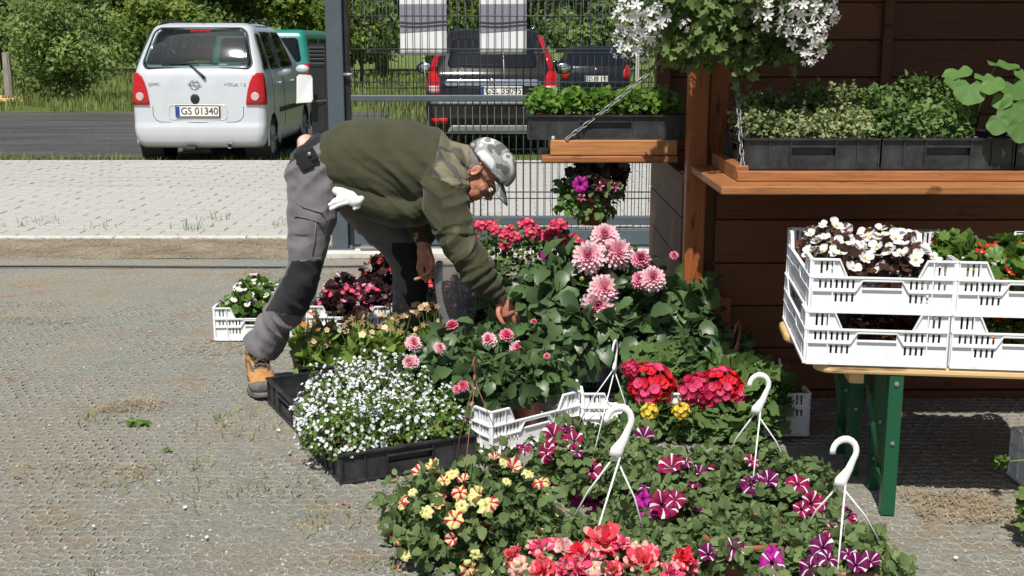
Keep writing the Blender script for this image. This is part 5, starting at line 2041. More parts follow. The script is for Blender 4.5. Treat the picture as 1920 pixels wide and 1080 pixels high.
F_wp = [umbel([MP_white, MP_white], (8, 10, 7)[i], 80 + i, 0.9, 0.40, zmin=-0.1, petw=0.26) for i in range(3)]
F_dah = [dahlia_fl([MP_pink, MP_lpink, MP_dpink], 90), dahlia_fl([MP_pink, MP_lpink, None], 91), dahlia_fl([MP_dpink, MP_pink, MP_dpink], 92, 5)]
F_dsm = [dahlia_fl([MP_pink, MP_lpink, MP_hot], 95, 5), dahlia_fl([MP_hot, MP_pink, MP_hot], 96, 5)]
F_dcr = dahlia_fl([MP_cream, MP_white, None], 97, 6)
F_bud = bud_fl([mat('bud_green', (0.22, 0.24, 0.03), 0.5), M_stem])
F_budp = bud_fl([MP_dpink, M_stem])
F_pri = [simple_fl([MP_peach, MP_yel]), simple_fl([MP_cream, MP_yel]), simple_fl([MP_dead, MP_dead], w=0.25)]
F_yell = umbel([MP_yel, MP_yel], 16, 99, 0.8, 0.36)
F_red = umbel([MP_hot, MP_salm], 16, 101, 0.9, 0.40, mixp=.4)


def fl(root, me, p, n, size, spin=None, name='flower'):
    """p world point, n the way it faces"""
    n = Vector(n).normalized()
    return shared(name, me, root, Vector(p) - root.location, frame_z(n, random.uniform(0, 6.28) if spin is None else spin), size)


def fl_px(root, mes, pts, c, r, size, lookup=0.5, out=0.01, name='flower'):
    """flowers at the given spots of the plant's own dome (c, r world)"""
    for i, q in enumerate(pts):
        u, v = q[0], q[1]
        s = q[2] if len(q) > 2 else size
        me = mes[(q[3] if len(q) > 3 else i) % len(mes)]
        p, n = ray_ell(u, v, c, r)
        nn = (n * 0.6 + Vector((random.uniform(-.65, .65), -0.45 + random.uniform(-.1, .3), lookup + random.uniform(-.5, .35)))).normalized()
        fl(root, me, p + n * out, nn, s * random.uniform(.85, 1.08), name=name)


def fl_dome(root, mes, n, c, r, size, seed, zmin=0.1, name='flower', scale=1.0):
    q = random.Random(seed)
    for i in range(n):
        z = q.uniform(zmin, 1)
        a = q.uniform(0, 2 * PI)
        s = math.sqrt(1 - z * z)
        d = Vector((s * math.cos(a), s * math.sin(a), z))
        p = Vector((c[0] + d.x * r[0] * scale, c[1] + d.y * r[1] * scale, c[2] + d.z * r[2] * scale))
        nn = (d * 0.6 + Vector((q.uniform(-.3, .3), q.uniform(-.5, .1), q.uniform(.1, .7)))).normalized()
        fl(root, mes[q.randrange(len(mes))], p, nn, size * q.uniform(.75, 1.2), q.uniform(0, 6.28), name)


def pot(root, R, H, m=M_terra, z=0.0, soil=True):
    prof = [(0.0, 0.0), (R * 0.72, 0.0), (R * 0.95, H * 0.86), (R, H * 0.86), (R * 1.02, H), (R * 0.93, H), (R * 0.9, H * 0.85)]
    o = MB().lathe([(a, b + z) for a, b in prof], 24).build('pot', m, root, True)
    if soil:
        MB().lathe([(0.0, H * 0.9 + z), (R * 0.91, H * 0.86 + z)], 16).build('soil', M_soil, o)
    return o


def hanger(root, m, hz, R, rz, lean=(0, 0), s=1.0, strands=3, ang0=0.4, yaw=0.0):
    """plastic hook with its strands; hz = top of the hook above the pot's base"""
    lx, ly = lean
    cy, sy = math.cos(yaw), math.sin(yaw)

    def T(x, z):
        return Vector((lx + x * cy, ly + x * sy, z))
    zc = hz - 0.036 * s
    pts, rad = [], []
    for a in np.linspace(math.radians(188), math.radians(-35), 13):
        pts.append(T(0.030 * s * math.cos(a), zc + 0.032 * s * math.sin(a)))
        rad.append(0.0058 * s + 0.0035 * s * (1 - abs(math.cos(a))) * 0.5 + 0.002 * s)
    pts += [T(0.014 * s, zc - 0.046 * s), T(-0.004 * s, zc - 0.074 * s), T(-0.006 * s, zc - 0.088 * s)]
    rad += [0.0105 * s, 0.0165 * s, 0.0185 * s]
    mb = MB().tube(pts, rad, 10, up=(-sy, cy, 0), flat=0.5)
    h = mb.build('hook', m, root, True)
    base = T(-0.002 * s, zc - 0.078 * s)
    for k in range(strands):
        a = ang0 + 2 * PI * k / strands
        e = Vector((R * math.cos(a), R * math.sin(a), rz))
        b0 = base + Vector((0.010 * s * (k - 1) * cy, 0.010 * s * (k - 1) * sy, 0))
        mid = (b0 + e) / 2 + Vector((0.012 * math.cos(a), 0.012 * math.sin(a), 0.0))
        MB().tube([b0, mid, e], 0.0024 * s, 6).build('strand', m, root, True)
    return h


# ------------------------------------------------ petunia baskets in front
def basket(label, px, y, r, ztop, seed, nleaf=900, parts=120, leaf=0.05, m=ML_pet, hook=None, potm=M_terra, name='petunia_basket'):
    x = W(px, 800, y).x if isinstance(px, (int, float)) and px > 10 else px
    t = thing(name, label, 'hanging basket', (x, y, 0.002))
    t['group'] = 'hanging petunia baskets standing on the ground'
    pot(t, 0.125, 0.135, potm)
    c = (0, 0, 0.10)
    rr_ = (r, r, ztop - 0.10)
    foliage(t, m, c, rr_, int(nleaf * 1.5), leaf * 0.80, 'oval', seed, -0.6, 0.5, 0.15, 0.35, int(parts * 1.2), jitter=0.55, lump=0.28, nj=0.6)
    stems(t, M_stem, c, rr_, 26, 0.0028, seed, 0.3, z0=0.12)
    if hook:
        hanger(t, **hook)
    return t, (x, y, 0.10), rr_


ta_, ca_, ra_ = basket('hanging basket of yellow and red petunias with a thin brown hanger, foremost on the left', 893, 3.18, 0.25, 0.27, 1, 1300, 200, 0.05, ML_pet, None, M_terra)
hk = W(890, 672, 3.18)
hanger(ta_, M_terra, hk.z, 0.12, 0.13, (hk.x - ta_.location.x, 0), 0.55, 3, 0.2, 1.35)
fl_px(ta_, F_yel, [(835, 905, 0.0425, 0), (865, 925, 0.0510, 1), (852, 975, 0.0527, 0), (880, 1062, 0.0527, 0), (1010, 905, 0.0510, 1), (1030, 930, 0.0425, 2), (830, 945, 0.0510, 2), (815, 880, 0.0425, 2), (745, 1010, 0.0510, 1), (895, 930, 0.0425, 2), (755, 945, 0.0425, 1), (918, 945, 0.0425, 1), (1005, 1000, 0.0340, 2), (748, 1066, 0.0425, 0)], ca_, ra_, 0.06)
fl_px(ta_, F_yelp, [(848, 890, 0.0425, 0), (815, 880, 0.0382, 0), (890, 935, 0.0467, 0), (945, 870, 0.0382, 0), (915, 950, 0.0510, 0), (868, 950, 0.0425, 0), (800, 960, 0.0425, 0), (990, 890, 0.0382, 0), (890, 1040, 0.0340, 0), (905, 1075, 0.0595, 0), (925, 865, 0.0340, 1), (960, 880, 0.0425, 1), (790, 890, 0.0425, 1), (775, 925, 0.0298, 0), (765, 1035, 0.0340, 0), (950, 905, 0.0298, 0), (870, 905, 0.0340, 1), (1045, 960, 0.0340, 0), (850, 1010, 0.0382, 1)], ca_, ra_, 0.05)
tb2, cb2, rb2 = basket('hanging basket of purple petunias with white stars, behind the yellow ones', 1122, 3.68, 0.215, 0.20, 2, 1000, 150, 0.05, ML_pet,
                       dict(m=M_hookw, hz=W(1122, 637, 3.70).z, R=0.12, rz=0.13, lean=(0.05, 0), s=0.8, ang0=0.3, yaw=1.2))
fl_px(tb2, F_starc, [(1043, 820, .085, 0), (1025, 850, .075, 1), (1075, 830, .075, 0), (1108, 882, .075, 1), (1040, 845, .06, 0), (985, 838, .06, 1)], cb2, rb2, 0.07)
fl_px(tb2, F_star, [(975, 842, .06, 1), (1205, 822, .06, 2), (1082, 850, .05, 1), (1065, 808, .045, 0), (1150, 905, .05, 1), (1000, 880, .04, 2)], cb2, rb2, 0.06)
fl_px(tb2, F_mag, [(1098, 938, .085, 0), (1125, 950, .06, 0)], cb2, rb2, 0.08)
tf2, cf2, rf2 = basket('hanging basket of purple star petunias between the two white hooks', 1238, 3.42, 0.19, 0.20, 3, 900, 120, 0.046, ML_pet, None)
fl_px(tf2, F_starc, [(1256, 876, .08, 0), (1343, 890, .075, 1), (1245, 945, .085, 0), (1265, 935, .06, 1), (1300, 905, .05, 1)], cf2, rf2, 0.07)
fl_px(tf2, F_mag, [(1200, 975, .07, 0), (1205, 935, .055, 0), (1220, 960, .055, 1)], cf2, rf2, 0.07)
fl_px(tf2, F_star, [(1160, 960, .05, 1), (1210, 915, .04, 1), (1310, 890, .045, 2), (1285, 870, .04, 1)], cf2, rf2, 0.05)
td2, cd2, rd2 = basket('hanging basket of white striped purple petunias nearest the bench legs', 1420, 3.42, 0.235, 0.20, 4, 1200, 170, 0.048, ML_pet,
                       dict(m=M_hookw, hz=W(1415, 702, 3.42).z, R=0.12, rz=0.13, lean=(0.0, 0), s=1.0, ang0=0.25, yaw=0.1))
fl_px(td2, F_star, [(1345, 970, .09, 0), (1325, 950, .06, 1), (1300, 990, .05, 2), (1410, 912, .07, 1), (1440, 905, .06, 2), (1425, 905, .05, 0), (1320, 990, .06, 1)], cd2, rd2, 0.07)
fl_px(td2, F_starc, [(1495, 908, .07, 1), (1520, 945, .08, 0), (1500, 955, .05, 1), (1410, 870, .05, 0), (1535, 940, .05, 1), (1365, 975, .08, 0)], cd2, rd2, 0.07)
tg2, cg2, rg2 = basket('hanging basket of dark purple petunias at the lower edge, right of the coral ones', 1400, 3.02, 0.18, 0.165, 7, 800, 90, 0.046, ML_pet, None)
fl_px(tg2, F_star, [(1375, 1028, .075, 1), (1330, 1040, .05, 2), (1480, 1030, .05, 1)], cg2, rg2, 0.06)
fl_px(tg2, F_mag, [(1444, 1056, .07, 1), (1450, 1040, .05, 0)], cg2, rg2, 0.07)
te2, ce2, re2 = basket('hanging basket of dark purple petunias cut off by the photo\'s lower edge', 1590, 2.86, 0.165, 0.185, 5, 900, 100, 0.045, ML_pet,
                       dict(m=M_hookw, hz=W(1585, 822, 2.86).z, R=0.125, rz=0.13, lean=(-0.005, 0), s=1.05, ang0=0.2, yaw=0.1))
fl_px(te2, F_star, [(1540, 1030, .07, 0), (1555, 1050, .06, 1), (1605, 1062, .06, 2), (1520, 1065, .06, 1), (1630, 1055, .05, 2), (1590, 1040, .05, 1)], ce2, re2, 0.06)
fl_px(te2, F_starc, [(1598, 968, .05, 1), (1600, 985, .04, 0), (1558, 1000, .04, 1)], ce2, re2, 0.06)
tc2, cc2, rc2 = basket('hanging basket of double coral pink petunias at the photo\'s lower edge', 1128, 2.90, 0.235, 0.19, 6, 1300, 150, 0.042, ML_pet,
                       dict(m=M_hookw, hz=W(1160, 762, 2.90).z, R=0.13, rz=0.13, lean=(0.045, 0), s=1.1, ang0=0.2, yaw=0.15))
fl_px(tc2, F_dbl, [(970, 1045, .075, 0), (1012, 1032, .065, 1), (1022, 1070, .085, 0), (1060, 1035, .06, 2), (1090, 1045, .08, 3), (1130, 1020, .10, 0), (1165, 1025, .05, 1), (1080, 1068, .065, 1), (1205, 1060, .10, 0), (1272, 1050, .075, 3), (1290, 1062, .05, 1), (1055, 1072, .05, 1), (1150, 1075, .07, 0), (1250, 1076, .06, 1)], cc2, rc2, 0.07, 0.4)
fl_px(tc2, F_dbs, [(960, 1040, .05), (985, 1062, .055), (1045, 1022, .05), (1080, 1040, .05), (1120, 1050, .05), (1195, 1030, .045), (1225, 1030, .04), (1110, 1068, .05), (1290, 1045, .045), (975, 1074, .05)], cc2, rc2, 0.05, 0.3)

# ------------------------------------------------ lobelias
LOBV, LOBT = [], []
_mb = MB()
for a, L in ((0.5, 0.5), (1.57, 0.55), (2.64, 0.5), (4.2, 0.35), (5.2, 0.35)):
    ca2, sa2 = math.cos(a), math.sin(a)
    _mb.add([(0, 0, 0), (L * .6 * ca2 - .2 * sa2, L * .6 * sa2 + .2 * ca2, .1), (L * ca2, L * sa2, .06), (L * .6 * ca2 + .2 * sa2, L * .6 * sa2 - .2 * ca2, .1)], [(0, 1, 2), (0, 2, 3)])
LOB = (np.array(_mb.v), np.array(_mb.f))


def tiny_flowers(root, m, c, r, n, size, seed, zmin=0.0, name='tiny_flowers', lump=0.3, bare=0.35):
    g = np.random.default_rng(seed)
    d = g.normal(size=(n * 4, 3))
    d /= np.linalg.norm(d, axis=1)[:, None]
    lp = np.array([noise.noise((float(a[0]) * 2.6 + seed * 3, float(a[1]) * 2.6, float(a[2]) * 2.6)) for a in d])
    k = (d[:, 2] > zmin) & (lp + g.normal(0, 0.12, len(lp)) > -0.5 + bare)
    d, lp = d[k][:n], lp[k][:n]
    n = len(d)
    P = np.array(c) + d * np.array(r) * (g.uniform(0.92, 1.1, n) * (1 + lump * 0.5 * lp))[:, None]
    N = d * .7 + g.normal(0, .35, (n, 3)) + np.array([0, -0.35, 0.35])
    N /= np.linalg.norm(N, axis=1)[:, None]
    D = np.cross(N, g.normal(size=(n, 3)))
    Vt = LOB[0]
    # template lies in xy facing +z: axis D = x, N = z
    V, Fc, _ = place((Vt, LOB[1]), P, D, N, size * g.uniform(.7, 1.2, n))
    obj(name, np_mesh(name, V, Fc), m, root, kind='stuff')


GL = 'white lobelias in the front black tray'
pos_names = {(0, 0): 'front left corner', (1, 0): 'front middle', (2, 0): 'front right corner', (0, 1): 'rear left corner', (1, 1): 'rear middle', (2, 1): 'rear right corner'}
for i in range(3):
    for j in range(2):
        q = p0 + tdir * (-0.155 + i * 0.145) + sdr * (-0.105 + j * 0.235)
        h = 0.262 if j else 0.215
        if i == 2:
            h *= 0.82
        nm = 'lobelia_plant'
        t = thing(nm, 'white lobelia at the %s of the front black tray' % pos_names[(i, j)], 'plant', (q.x, q.y, 0.012), 0, GL)
        pot(t, 0.05, 0.085, M_terra)
        c, r = (0, 0, 0.10), (0.135, 0.135, h - 0.10)
        if (i, j) == (0, 0):
            c, r = (-0.03, -0.01, 0.095), (0.155, 0.14, 0.13)
        foliage(t, ML_lob, c, r, 700, 0.021, 'small', 200 + i * 2 + j, -0.35, 0.5, 0.1, 0.4, 0)
        stems(t, M_stem, c, r, 24, 0.0014, 20 + i, 0.25, z0=0.07)
        tiny_flowers(t, MP_lobw, c, r, 300 if i < 2 else 160, 0.0158, 210 + i * 2 + j, -0.25, bare=0.36 if i < 2 else 0.5)
        g_ = random.Random(i * 7 + j)
        for s_ in range(6):
            a_ = g_.uniform(0, 6.28)
            e_ = (c[0] + r[0] * .75 * math.cos(a_) * g_.random() ** .5, c[1] + r[1] * .75 * math.sin(a_) * g_.random() ** .5, c[2] + r[2] * g_.uniform(.85, 1.15))
            foliage(t, ML_lob, e_, (0.014, 0.014, 0.05), 26, 0.017, 'small', 1300 + i * 40 + j * 20 + s_, -1, 0.3, -0.2, 0.4, 0, name='shoot')
            tiny_flowers(t, MP_lobw, e_, (0.017, 0.017, 0.055), 13, 0.0135, 1500 + i * 40 + j * 20 + s_, -0.8, bare=0.0)
# trailing sprays over the empty tray
q = p1 + tdir * 0.0 + sdr * -0.12
t = thing('lobelia_plant', 'white lobelia with lilac flowers standing at the near edge of the half empty tray', 'plant', (q.x + 0.02, q.y, 0.012), 0, GL)
pot(t, 0.05, 0.085, M_terra)
foliage(t, ML_lob, (0, 0, 0.1), (0.13, 0.12, 0.11), 420, 0.02, 'small', 231, -0.2, 0.5, 0.1, 0.4)
tiny_flowers(t, MP_white, (0, 0, 0.1), (0.135, 0.125, 0.12), 150, 0.0165, 232, -0.1)
tiny_flowers(t, MP_lilac, (0, 0, 0.1), (0.135, 0.125, 0.12), 9, 0.02, 233, 0.2, 'lilac_flowers')
q = p1 + tdir * 0.15 + sdr * -0.10
t = thing('lobelia_plant', 'white lobelia at the right end of the half empty tray, against the dahlia crate', 'plant', (q.x, q.y, 0.012), 0, GL)
pot(t, 0.05, 0.085, M_terra)
foliage(t, ML_lob, (0, 0, 0.1), (0.11, 0.11, 0.12), 360, 0.02, 'small', 241, -0.2, 0.5, 0.1, 0.4)
tiny_flowers(t, MP_white, (0, 0, 0.1), (0.115, 0.115, 0.13), 110, 0.0165, 242, -0.1)

# ------------------------------------------------ primulas
GPr = 'fading primulas in the tray behind the boot'
n_ = 0
cols = ['leftmost', 'second from the left', 'third from the left', 'rightmost']
for j in range(2):
    for i in range(4):
        a = 0.16
        lx, ly = -0.245 + i * 0.163, -0.09 + j * 0.18
        x, y = PRX + lx * math.cos(a) - ly * math.sin(a), PRY + lx * math.sin(a) + ly * math.cos(a)
        t = thing('primula_plant', 'fading primula, %s in the %s row of its tray' % (cols[i], ('front', 'rear')[j]), 'plant', (x, y, 0.012), 0, GPr)
        pot(t, 0.05, 0.08, M_terra)
        c, r = (0, 0, 0.07), (0.10, 0.095, 0.12)
        foliage(t, ML_pri, c, r, 90, 0.105, 'oval', 300 + n_, -0.05, 0.35, 0.0, 0.3, 14, jitter=0.3, out=0.6)
        foliage(t, ML_pri, c, (0.08, 0.08, 0.13), 46, 0.11, 'lance', 320 + n_, 0.25, 0.3, -0.7, 0.2, 0, jitter=0.25, out=0.5, name='upright_leaves')
        q = random.Random(n_)
        st = MB()
        hh = 0.20 + 0.02 * i + 0.015 * j
        for k in range(13):
            aa = q.uniform(0, 6.28)
            e = Vector((0.085 * math.cos(aa) * q.random() ** .5, 0.085 * math.sin(aa) * q.random() ** .5, hh * q.uniform(.72, 1.22)))
            st.tube([(e.x * .3, e.y * .3, 0.07), tuple(e * 0.7 + Vector((0, 0, 0.01))), tuple(e)], 0.0017, 4, cap=False)
            fl(t, F_pri[q.choice([0, 0, 1, 2, 2])], e + t.location, (e.x * 3, e.y * 3 - .4, q.uniform(-.2, .7)), q.uniform(.022, .036))
        st.build('flower_stems', M_stem, t, True)
        n_ += 1
t = thing('wallflower_plant', 'orange brown flowered plant pressed against the man\'s trouser leg', 'plant', (W(565, 640, 5.1).x, 5.10, 0.0))
pot(t, 0.05, 0.08, M_terra)
foliage(t, ML_pri, (0, 0, 0.12), (0.07, 0.07, 0.12), 120, 0.05, 'lance', 350, -0.1, 0.3, -0.3, 0.3, 10)
fl_dome(t, [simple_fl([mat_petal('rust_petal', (0.55, 0.14, 0.03), (0.66, 0.27, 0.07)), MP_yel])], 16, (t.location.x, t.location.y, 0.17), (0.07, 0.07, 0.13), 0.028, 351, 0.0)

# ------------------------------------------------ begonias in crates
def begonias(prefix, cx, cy, cz, ang, leafm, fls, nf, fsize, h, group, seed, names=None, nleaf=150, parts=16, lsize=0.045, rows=3, cols_=2, skip=(), label2=None):
    k = 0
    for j in range(rows):
        for i in range(cols_):
            if (i, j) in skip:
                continue
            lx = (-0.095 + 0.19 * i) if cols_ == 2 else 0
            ly = -0.19 + 0.19 * j
            x = cx + lx * math.cos(ang) - ly * math.sin(ang)
            y = cy + lx * math.sin(ang) + ly * math.cos(ang)
            where = '%s %s' % (('front', 'middle', 'rear')[j], ('left', 'right')[i])
            t = thing('begonia_plant', prefix % where, 'plant', (x, y, cz + 0.012), 0, group)
            pot(t, 0.048, 0.075, M_terra)
            c, r = (0, 0, h * 0.5), (0.092, 0.092, h * 0.48)
            foliage(t, leafm, c, r, nleaf, lsize, 'round', seed + k, -0.3, 0.4, 0.1, 0.5, parts)
            stems(t, M_stem, c, r, 8, 0.003, seed + k, 0.2, z0=0.06)
            fl_dome(t, fls, nf, (x, y, cz + h * 0.52), (0.085, 0.085, h * 0.52), fsize, seed + k, 0.15, scale=1.04)
            k += 1


uz = 0.482 + 0.160
bxl, bxr = crates['bench_left_1'].location, crates['bench_right_1'].location
begonias('white begonia with bronze leaves, %s in the upper left bench crate', bxl.x, bxl.y, uz, BROT, ML_brz, F_bw, 17, 0.052, 0.185, 'white begonias in the upper left bench crate', 400, lsize=0.036)
begonias('red begonia with green leaves, %s in the upper right bench crate', bxr.x, bxr.y, uz, BROT, ML_beg, F_br, 5, 0.034, 0.165, 'red begonias in the upper right bench crate', 420)
begonias('white begonia with dark leaves, %s in the lower left bench crate', bxl.x, bxl.y, 0.482, BROT, ML_brz, F_bw, 5, 0.034, 0.12, 'white begonias in the lower left bench crate', 440, nleaf=90, parts=0, skip=((0, 2), (1, 2)))
begonias('red begonia, %s in the lower right bench crate', bxr.x, bxr.y, 0.482, BROT, ML_beg, F_br, 5, 0.034, 0.12, 'red begonias in the lower right bench crate', 460, nleaf=90, parts=0, skip=((0, 2), (1, 2)))
q = crates['back_a'].location
begonias('white begonia with green leaves, %s in the crate left of the leg', q.x, q.y, 0.003, 0.03, ML_beg, F_bw, 12, 0.038, 0.215, 'white begonias in the crate left of the leg', 480, parts=6, nleaf=130)
q = crates['back_b'].location
begonias('pink begonia with dark leaves, %s in the crate behind the leg', q.x, q.y, 0.003, -0.02, ML_drk, F_bp, 10, 0.04, 0.215, 'pink begonias in the crate behind the leg', 500, parts=6, nleaf=150, skip=((1, 2),))
t = thing('begonia_plant', 'tall scarlet begonia with dark leaves rising behind the pink ones', 'plant', (q.x + 0.10, q.y + 0.19, 0.015))
pot(t, 0.05, 0.08)
foliage(t, ML_drk, (0, 0, 0.20), (0.10, 0.09, 0.12), 170, 0.05, 'round', 520, -0.6, 0.4, 0.1, 0.5, 8)
stems(t, M_stem, (0, 0, .2), (.1, .09, .1), 8, .003, 5, .2, z0=.06)
fl_dome(t, F_br[:1], 12, (t.location.x + 0.02, t.location.y, 0.24), (0.085, 0.08, 0.10), 0.045, 521, 0.1)
q = crates['back_c'].location
begonias('dark leaved red begonia, %s in the crate shaded by the man', q.x, q.y, 0.003, 0, ML_drk, [F_br[1], F_bp[0]], 9, 0.038, 0.21, 'dark begonias in the crate shaded by the man', 530, parts=0, nleaf=150)

# ------------------------------------------------ tall red pelargoniums behind the hand
q = crates['hand'].location
for i, (dx, dy, h, nm) in enumerate(((-0.12, 0.10, 0.54, 'left of three'), (0.04, 0.02, 0.55, 'middle of three'), (0.20, 0.12, 0.53, 'right of three'))):
    t = thing('pelargonium_plant', 'tall pelargonium with bright red flowers behind the man\'s hand, ' + nm, 'plant', (q.x + dx, q.y + dy, 0.015), 0, 'tall red pelargoniums behind the hand')
    pot(t, 0.06, 0.10)
    c, r = (0, 0, h * 0.6), (0.125, 0.12, h * 0.42)
    foliage(t, ML_ger, c, r, 420, 0.036, 'oval', 540 + i, -0.7, 0.45, 0.1, 0.45, 40)
    stems(t, M_stem, c, r, 14, 0.0032, 545 + i, 0.25, z0=0.09)
    fl_dome(t, [F_red], 9, (t.location.x, t.location.y, h * 0.80), (0.12, 0.11, h * 0.25), 0.062, 550 + i, 0.25)
t = thing('trailing_petunia', 'single magenta petunia stem among the pelargoniums', 'plant', (W(1025, 480, 5.35).x, 5.36, 0.28))
foliage(t, ML_pet, (0, 0, 0.06), (0.07, 0.06, 0.09), 60, 0.05, 'lance', 560, -0.5, 0.3, -0.2, 0.3, 8)
fl(t, F_mag[0], W(1022, 478, 5.30), (0.1, -1, 0.4), 0.045)
fl(t, F_bp[0], W(1075, 465, 5.32), (0.1, -1, 0.4), 0.04)

# ------------------------------------------------ small pink dahlias in the slanting crate
GS = 'small pink dahlias in the slanting white crate'
sm_fl = [[(780, 648, .075, 0), (775, 681, .075, 0), (825, 656, .06, 0), (846, 617, .07, 1)],
         [(915, 641, .072, 0), (946, 632, .065, 1), (964, 655, .075, 0)],
         [(872, 724, .055, 1), (862, 730, .04, 1)],
         [(1022, 672, .03, 1), (1000, 610, .03, 1)]]
for k, (a, b, nm) in enumerate(((-0.10, 0.14, 'rear left'), (0.10, 0.15, 'rear right'), (-0.09, -0.12, 'front left'), (0.09, -0.13, 'front right'))):
    q = cc + fdir * a + sdir * b
    t = thing('dahlia_plant', 'small pink dahlia at the %s of the slanting white crate' % nm, 'plant', (q.x, q.y, 0.015), 0, GS)
    pot(t, 0.065, 0.11)
    h = 0.33 if k < 2 else 0.30
    c, r = (0, 0, h * 0.58), (0.155, 0.15, h * 0.44)
    foliage(t, ML_dah, c, r, 260, 0.068, 'dahlia', 600 + k, -0.45, 0.45, 0.25, 0.4, 80, jitter=0.55, nj=0.5, lump=0.25)
    stems(t, M_stem, c, r, 12, 0.0035, 605 + k, 0.2, z0=0.1)
    fl_px(t, F_dsm, sm_fl[k], (q.x, q.y, c[2] + 0.015), (0.16, 0.155, r[2] * 1.1), 0.055, 0.35, 0.015)

# ------------------------------------------------ big pink dahlias
GBd = 'big pink dahlias before the kiosk post'
bigs = [('left plant of the big pink dahlias, over the green crate', 0.09, 4.88, 0.015, (0, 0, 0.29), (0.20, 0.19, 0.19), []),
        ('middle plant of the big pink dahlias with the largest flower heads', 0.33, 4.84, 0.015, (0, 0, 0.37), (0.24, 0.21, 0.24),
         [(1103, 480, .152, 0), (1156, 472, .145, 1), (1133, 442, .135, 0), (1120, 570, .155, 0), (1132, 540, .14, 1)]),
        ('right plant of the big pink dahlias, against the kiosk corner post', 0.60, 4.58, 0.004, (0, 0, 0.33), (0.235, 0.16, 0.24),
         [(1200, 483, .085, 2), (1222, 520, .115, 0), (1199, 522, .08, 2), (1262, 476, .04, 2)]),
        ('low dahlia without open flowers in front of the kiosk wall', 0.74, 4.46, 0.004, (0, 0, 0.20), (0.16, 0.14, 0.17), []),
        ('leafy dahlia without flowers right above the green crate', 0.32, 4.62, 0.10, (0, 0, 0.17), (0.24, 0.14, 0.17), [])]
for k, (lab, x, y, z, c, r, fls) in enumerate(bigs):
    t = thing('dahlia_plant', lab, 'plant', (x, y, z), 0, GBd)
    pot(t, 0.09, 0.15, M_terra if k != 4 else M_black, 0.0)
    foliage(t, ML_dah, c, r, 430, 0.092, 'dahlia', 620 + k, -0.75, 0.4, 0.3, 0.4, 130, jitter=0.6, nj=0.55, lump=0.26)
    stems(t, M_stem, c, r, 12, 0.005, 625 + k, 0.2, z0=0.12)
    for (u, v, s, i) in fls:
        p, n = ray_ell(u, v, (x, y - 0.02, c[2] + z), (r[0] * 1.0, r[1] * 1.0, r[2] * 1.12))
        d = Vector((random.uniform(-.25, .25), -0.8, random.uniform(.25, .55))) + n * 0.35
        fl(t, F_dah[i], p + Vector((0, -0.03, 0.0)), d, s)
t = [o for o in bpy.data.objects if o.get('label') == bigs[1][0]][0]
fl(t, F_bud, W(1191, 467, 4.68), (0.1, -.4, 1), 0.026, name='bud')
fl(t, F_bud, W(1091, 523, 4.62), (0.1, -.5, 1), 0.026, name='bud')
fl(t, F_budp, W(1140, 463, 4.60), (0.1, -.6, 1), 0.026, name='bud')

# ------------------------------------------------ red geraniums and their neighbours
for k, (lab, px, y, c, r, fls) in enumerate((
        ('red geranium with one big round flower head, left of the two', 1235, 4.42, (0, -0.06, 0.125), (0.16, 0.20, 0.135), [(1222, 722, .185, 0), (1183, 692, .075, 1)]),
        ('red geranium with a wide cluster of crimson flower heads, right of the two', 1355, 4.40, (0, -0.06, 0.125), (0.20, 0.20, 0.135), [(1308, 733, .15, 1), (1352, 722, .15, 0), (1378, 735, .11, 0), (1335, 745, .13, 2), (1290, 762, .07, 1)]))):
    x = W(px, 780, y).x
    t = thing('geranium_plant', lab, 'plant', (x, y, 0.015), 0, 'red geraniums in the white crates')
    pot(t, 0.075, 0.12)
    foliage(t, ML_ger, c, r, 330, 0.075, 'lobed', 640 + k, -0.6, 0.4, 0.2, 0.45, 110)
    stems(t, M_stem, c, r, 12, 0.004, 645 + k, 0.2, z0=0.1)
    foliage(t, ML_ger, (-0.01, -0.27, 0.055), (0.19, 0.06, 0.065), 120, 0.068, 'lobed', 655 + k, -0.9, 0.4, 0.35, 0.35, 40, name='overhanging_foliage')
    for (u, v, s, i) in fls:
        p = W(u, v, y - 0.20)
        fl(t, F_ger[i], p, (random.uniform(-.15, .15), -0.75, 0.65), s)
for k, (u, v, lab) in enumerate(((1218, 772, 'left small yellow flower head below the red geranium'), (1276, 770, 'right small yellow flower head between the red geraniums'))):
    p = W(u, v, 4.04)
    t = thing('marigold_plant', lab, 'plant', (p.x, 4.26, 0.015), 0, 'yellow flowers below the geraniums')
    pot(t, 0.045, 0.08)
    foliage(t, ML_ger, (0, 0, 0.12), (0.07, 0.06, 0.07), 60, 0.04, 'oval', 660 + k, -0.3, 0.3, 0.1, 0.5, 6)
    fl(t, F_yell, p, (0, -.8, .6), 0.062)
t = thing('dahlia_plant', 'cream flowered dahlia behind the right geranium, with a brown plastic hanger', 'hanging basket', (W(1362, 700, 4.52).x, 4.50, 0.015))
pot(t, 0.07, 0.13)
foliage(t, ML_dah, (0, 0, 0.21), (0.13, 0.12, 0.13), 150, 0.075, 'dahlia', 670, -0.5, 0.4, 0.1, 0.6, 40)
fl(t, F_dcr, W(1366, 703, 4.36), (0.05, -.6, .8), 0.10)
for (u, v) in ((1338, 680), (1383, 678), (1392, 695)):
    fl(t, F_bud, W(u, v, 4.40), (0.1, -.5, 1), 0.02, name='bud')
hk = W(1363, 602, 4.33)
hanger(t, M_terra, hk.z - 0.02, 0.05, 0.24, (0.0, -0.17), 0.95, 3, 0.3, 1.0)
t = thing('geranium_plant', 'leafy geranium without flowers at the right end of the crates', 'plant', (W(1432, 800, 4.35).x, 4.30, 0.015))
pot(t, 0.06, 0.10)
foliage(t, ML_ger, (0, -0.04, 0.13), (0.09, 0.15, 0.10), 150, 0.06, 'lobed', 680, -0.5, 0.4, 0.2, 0.6, 40)

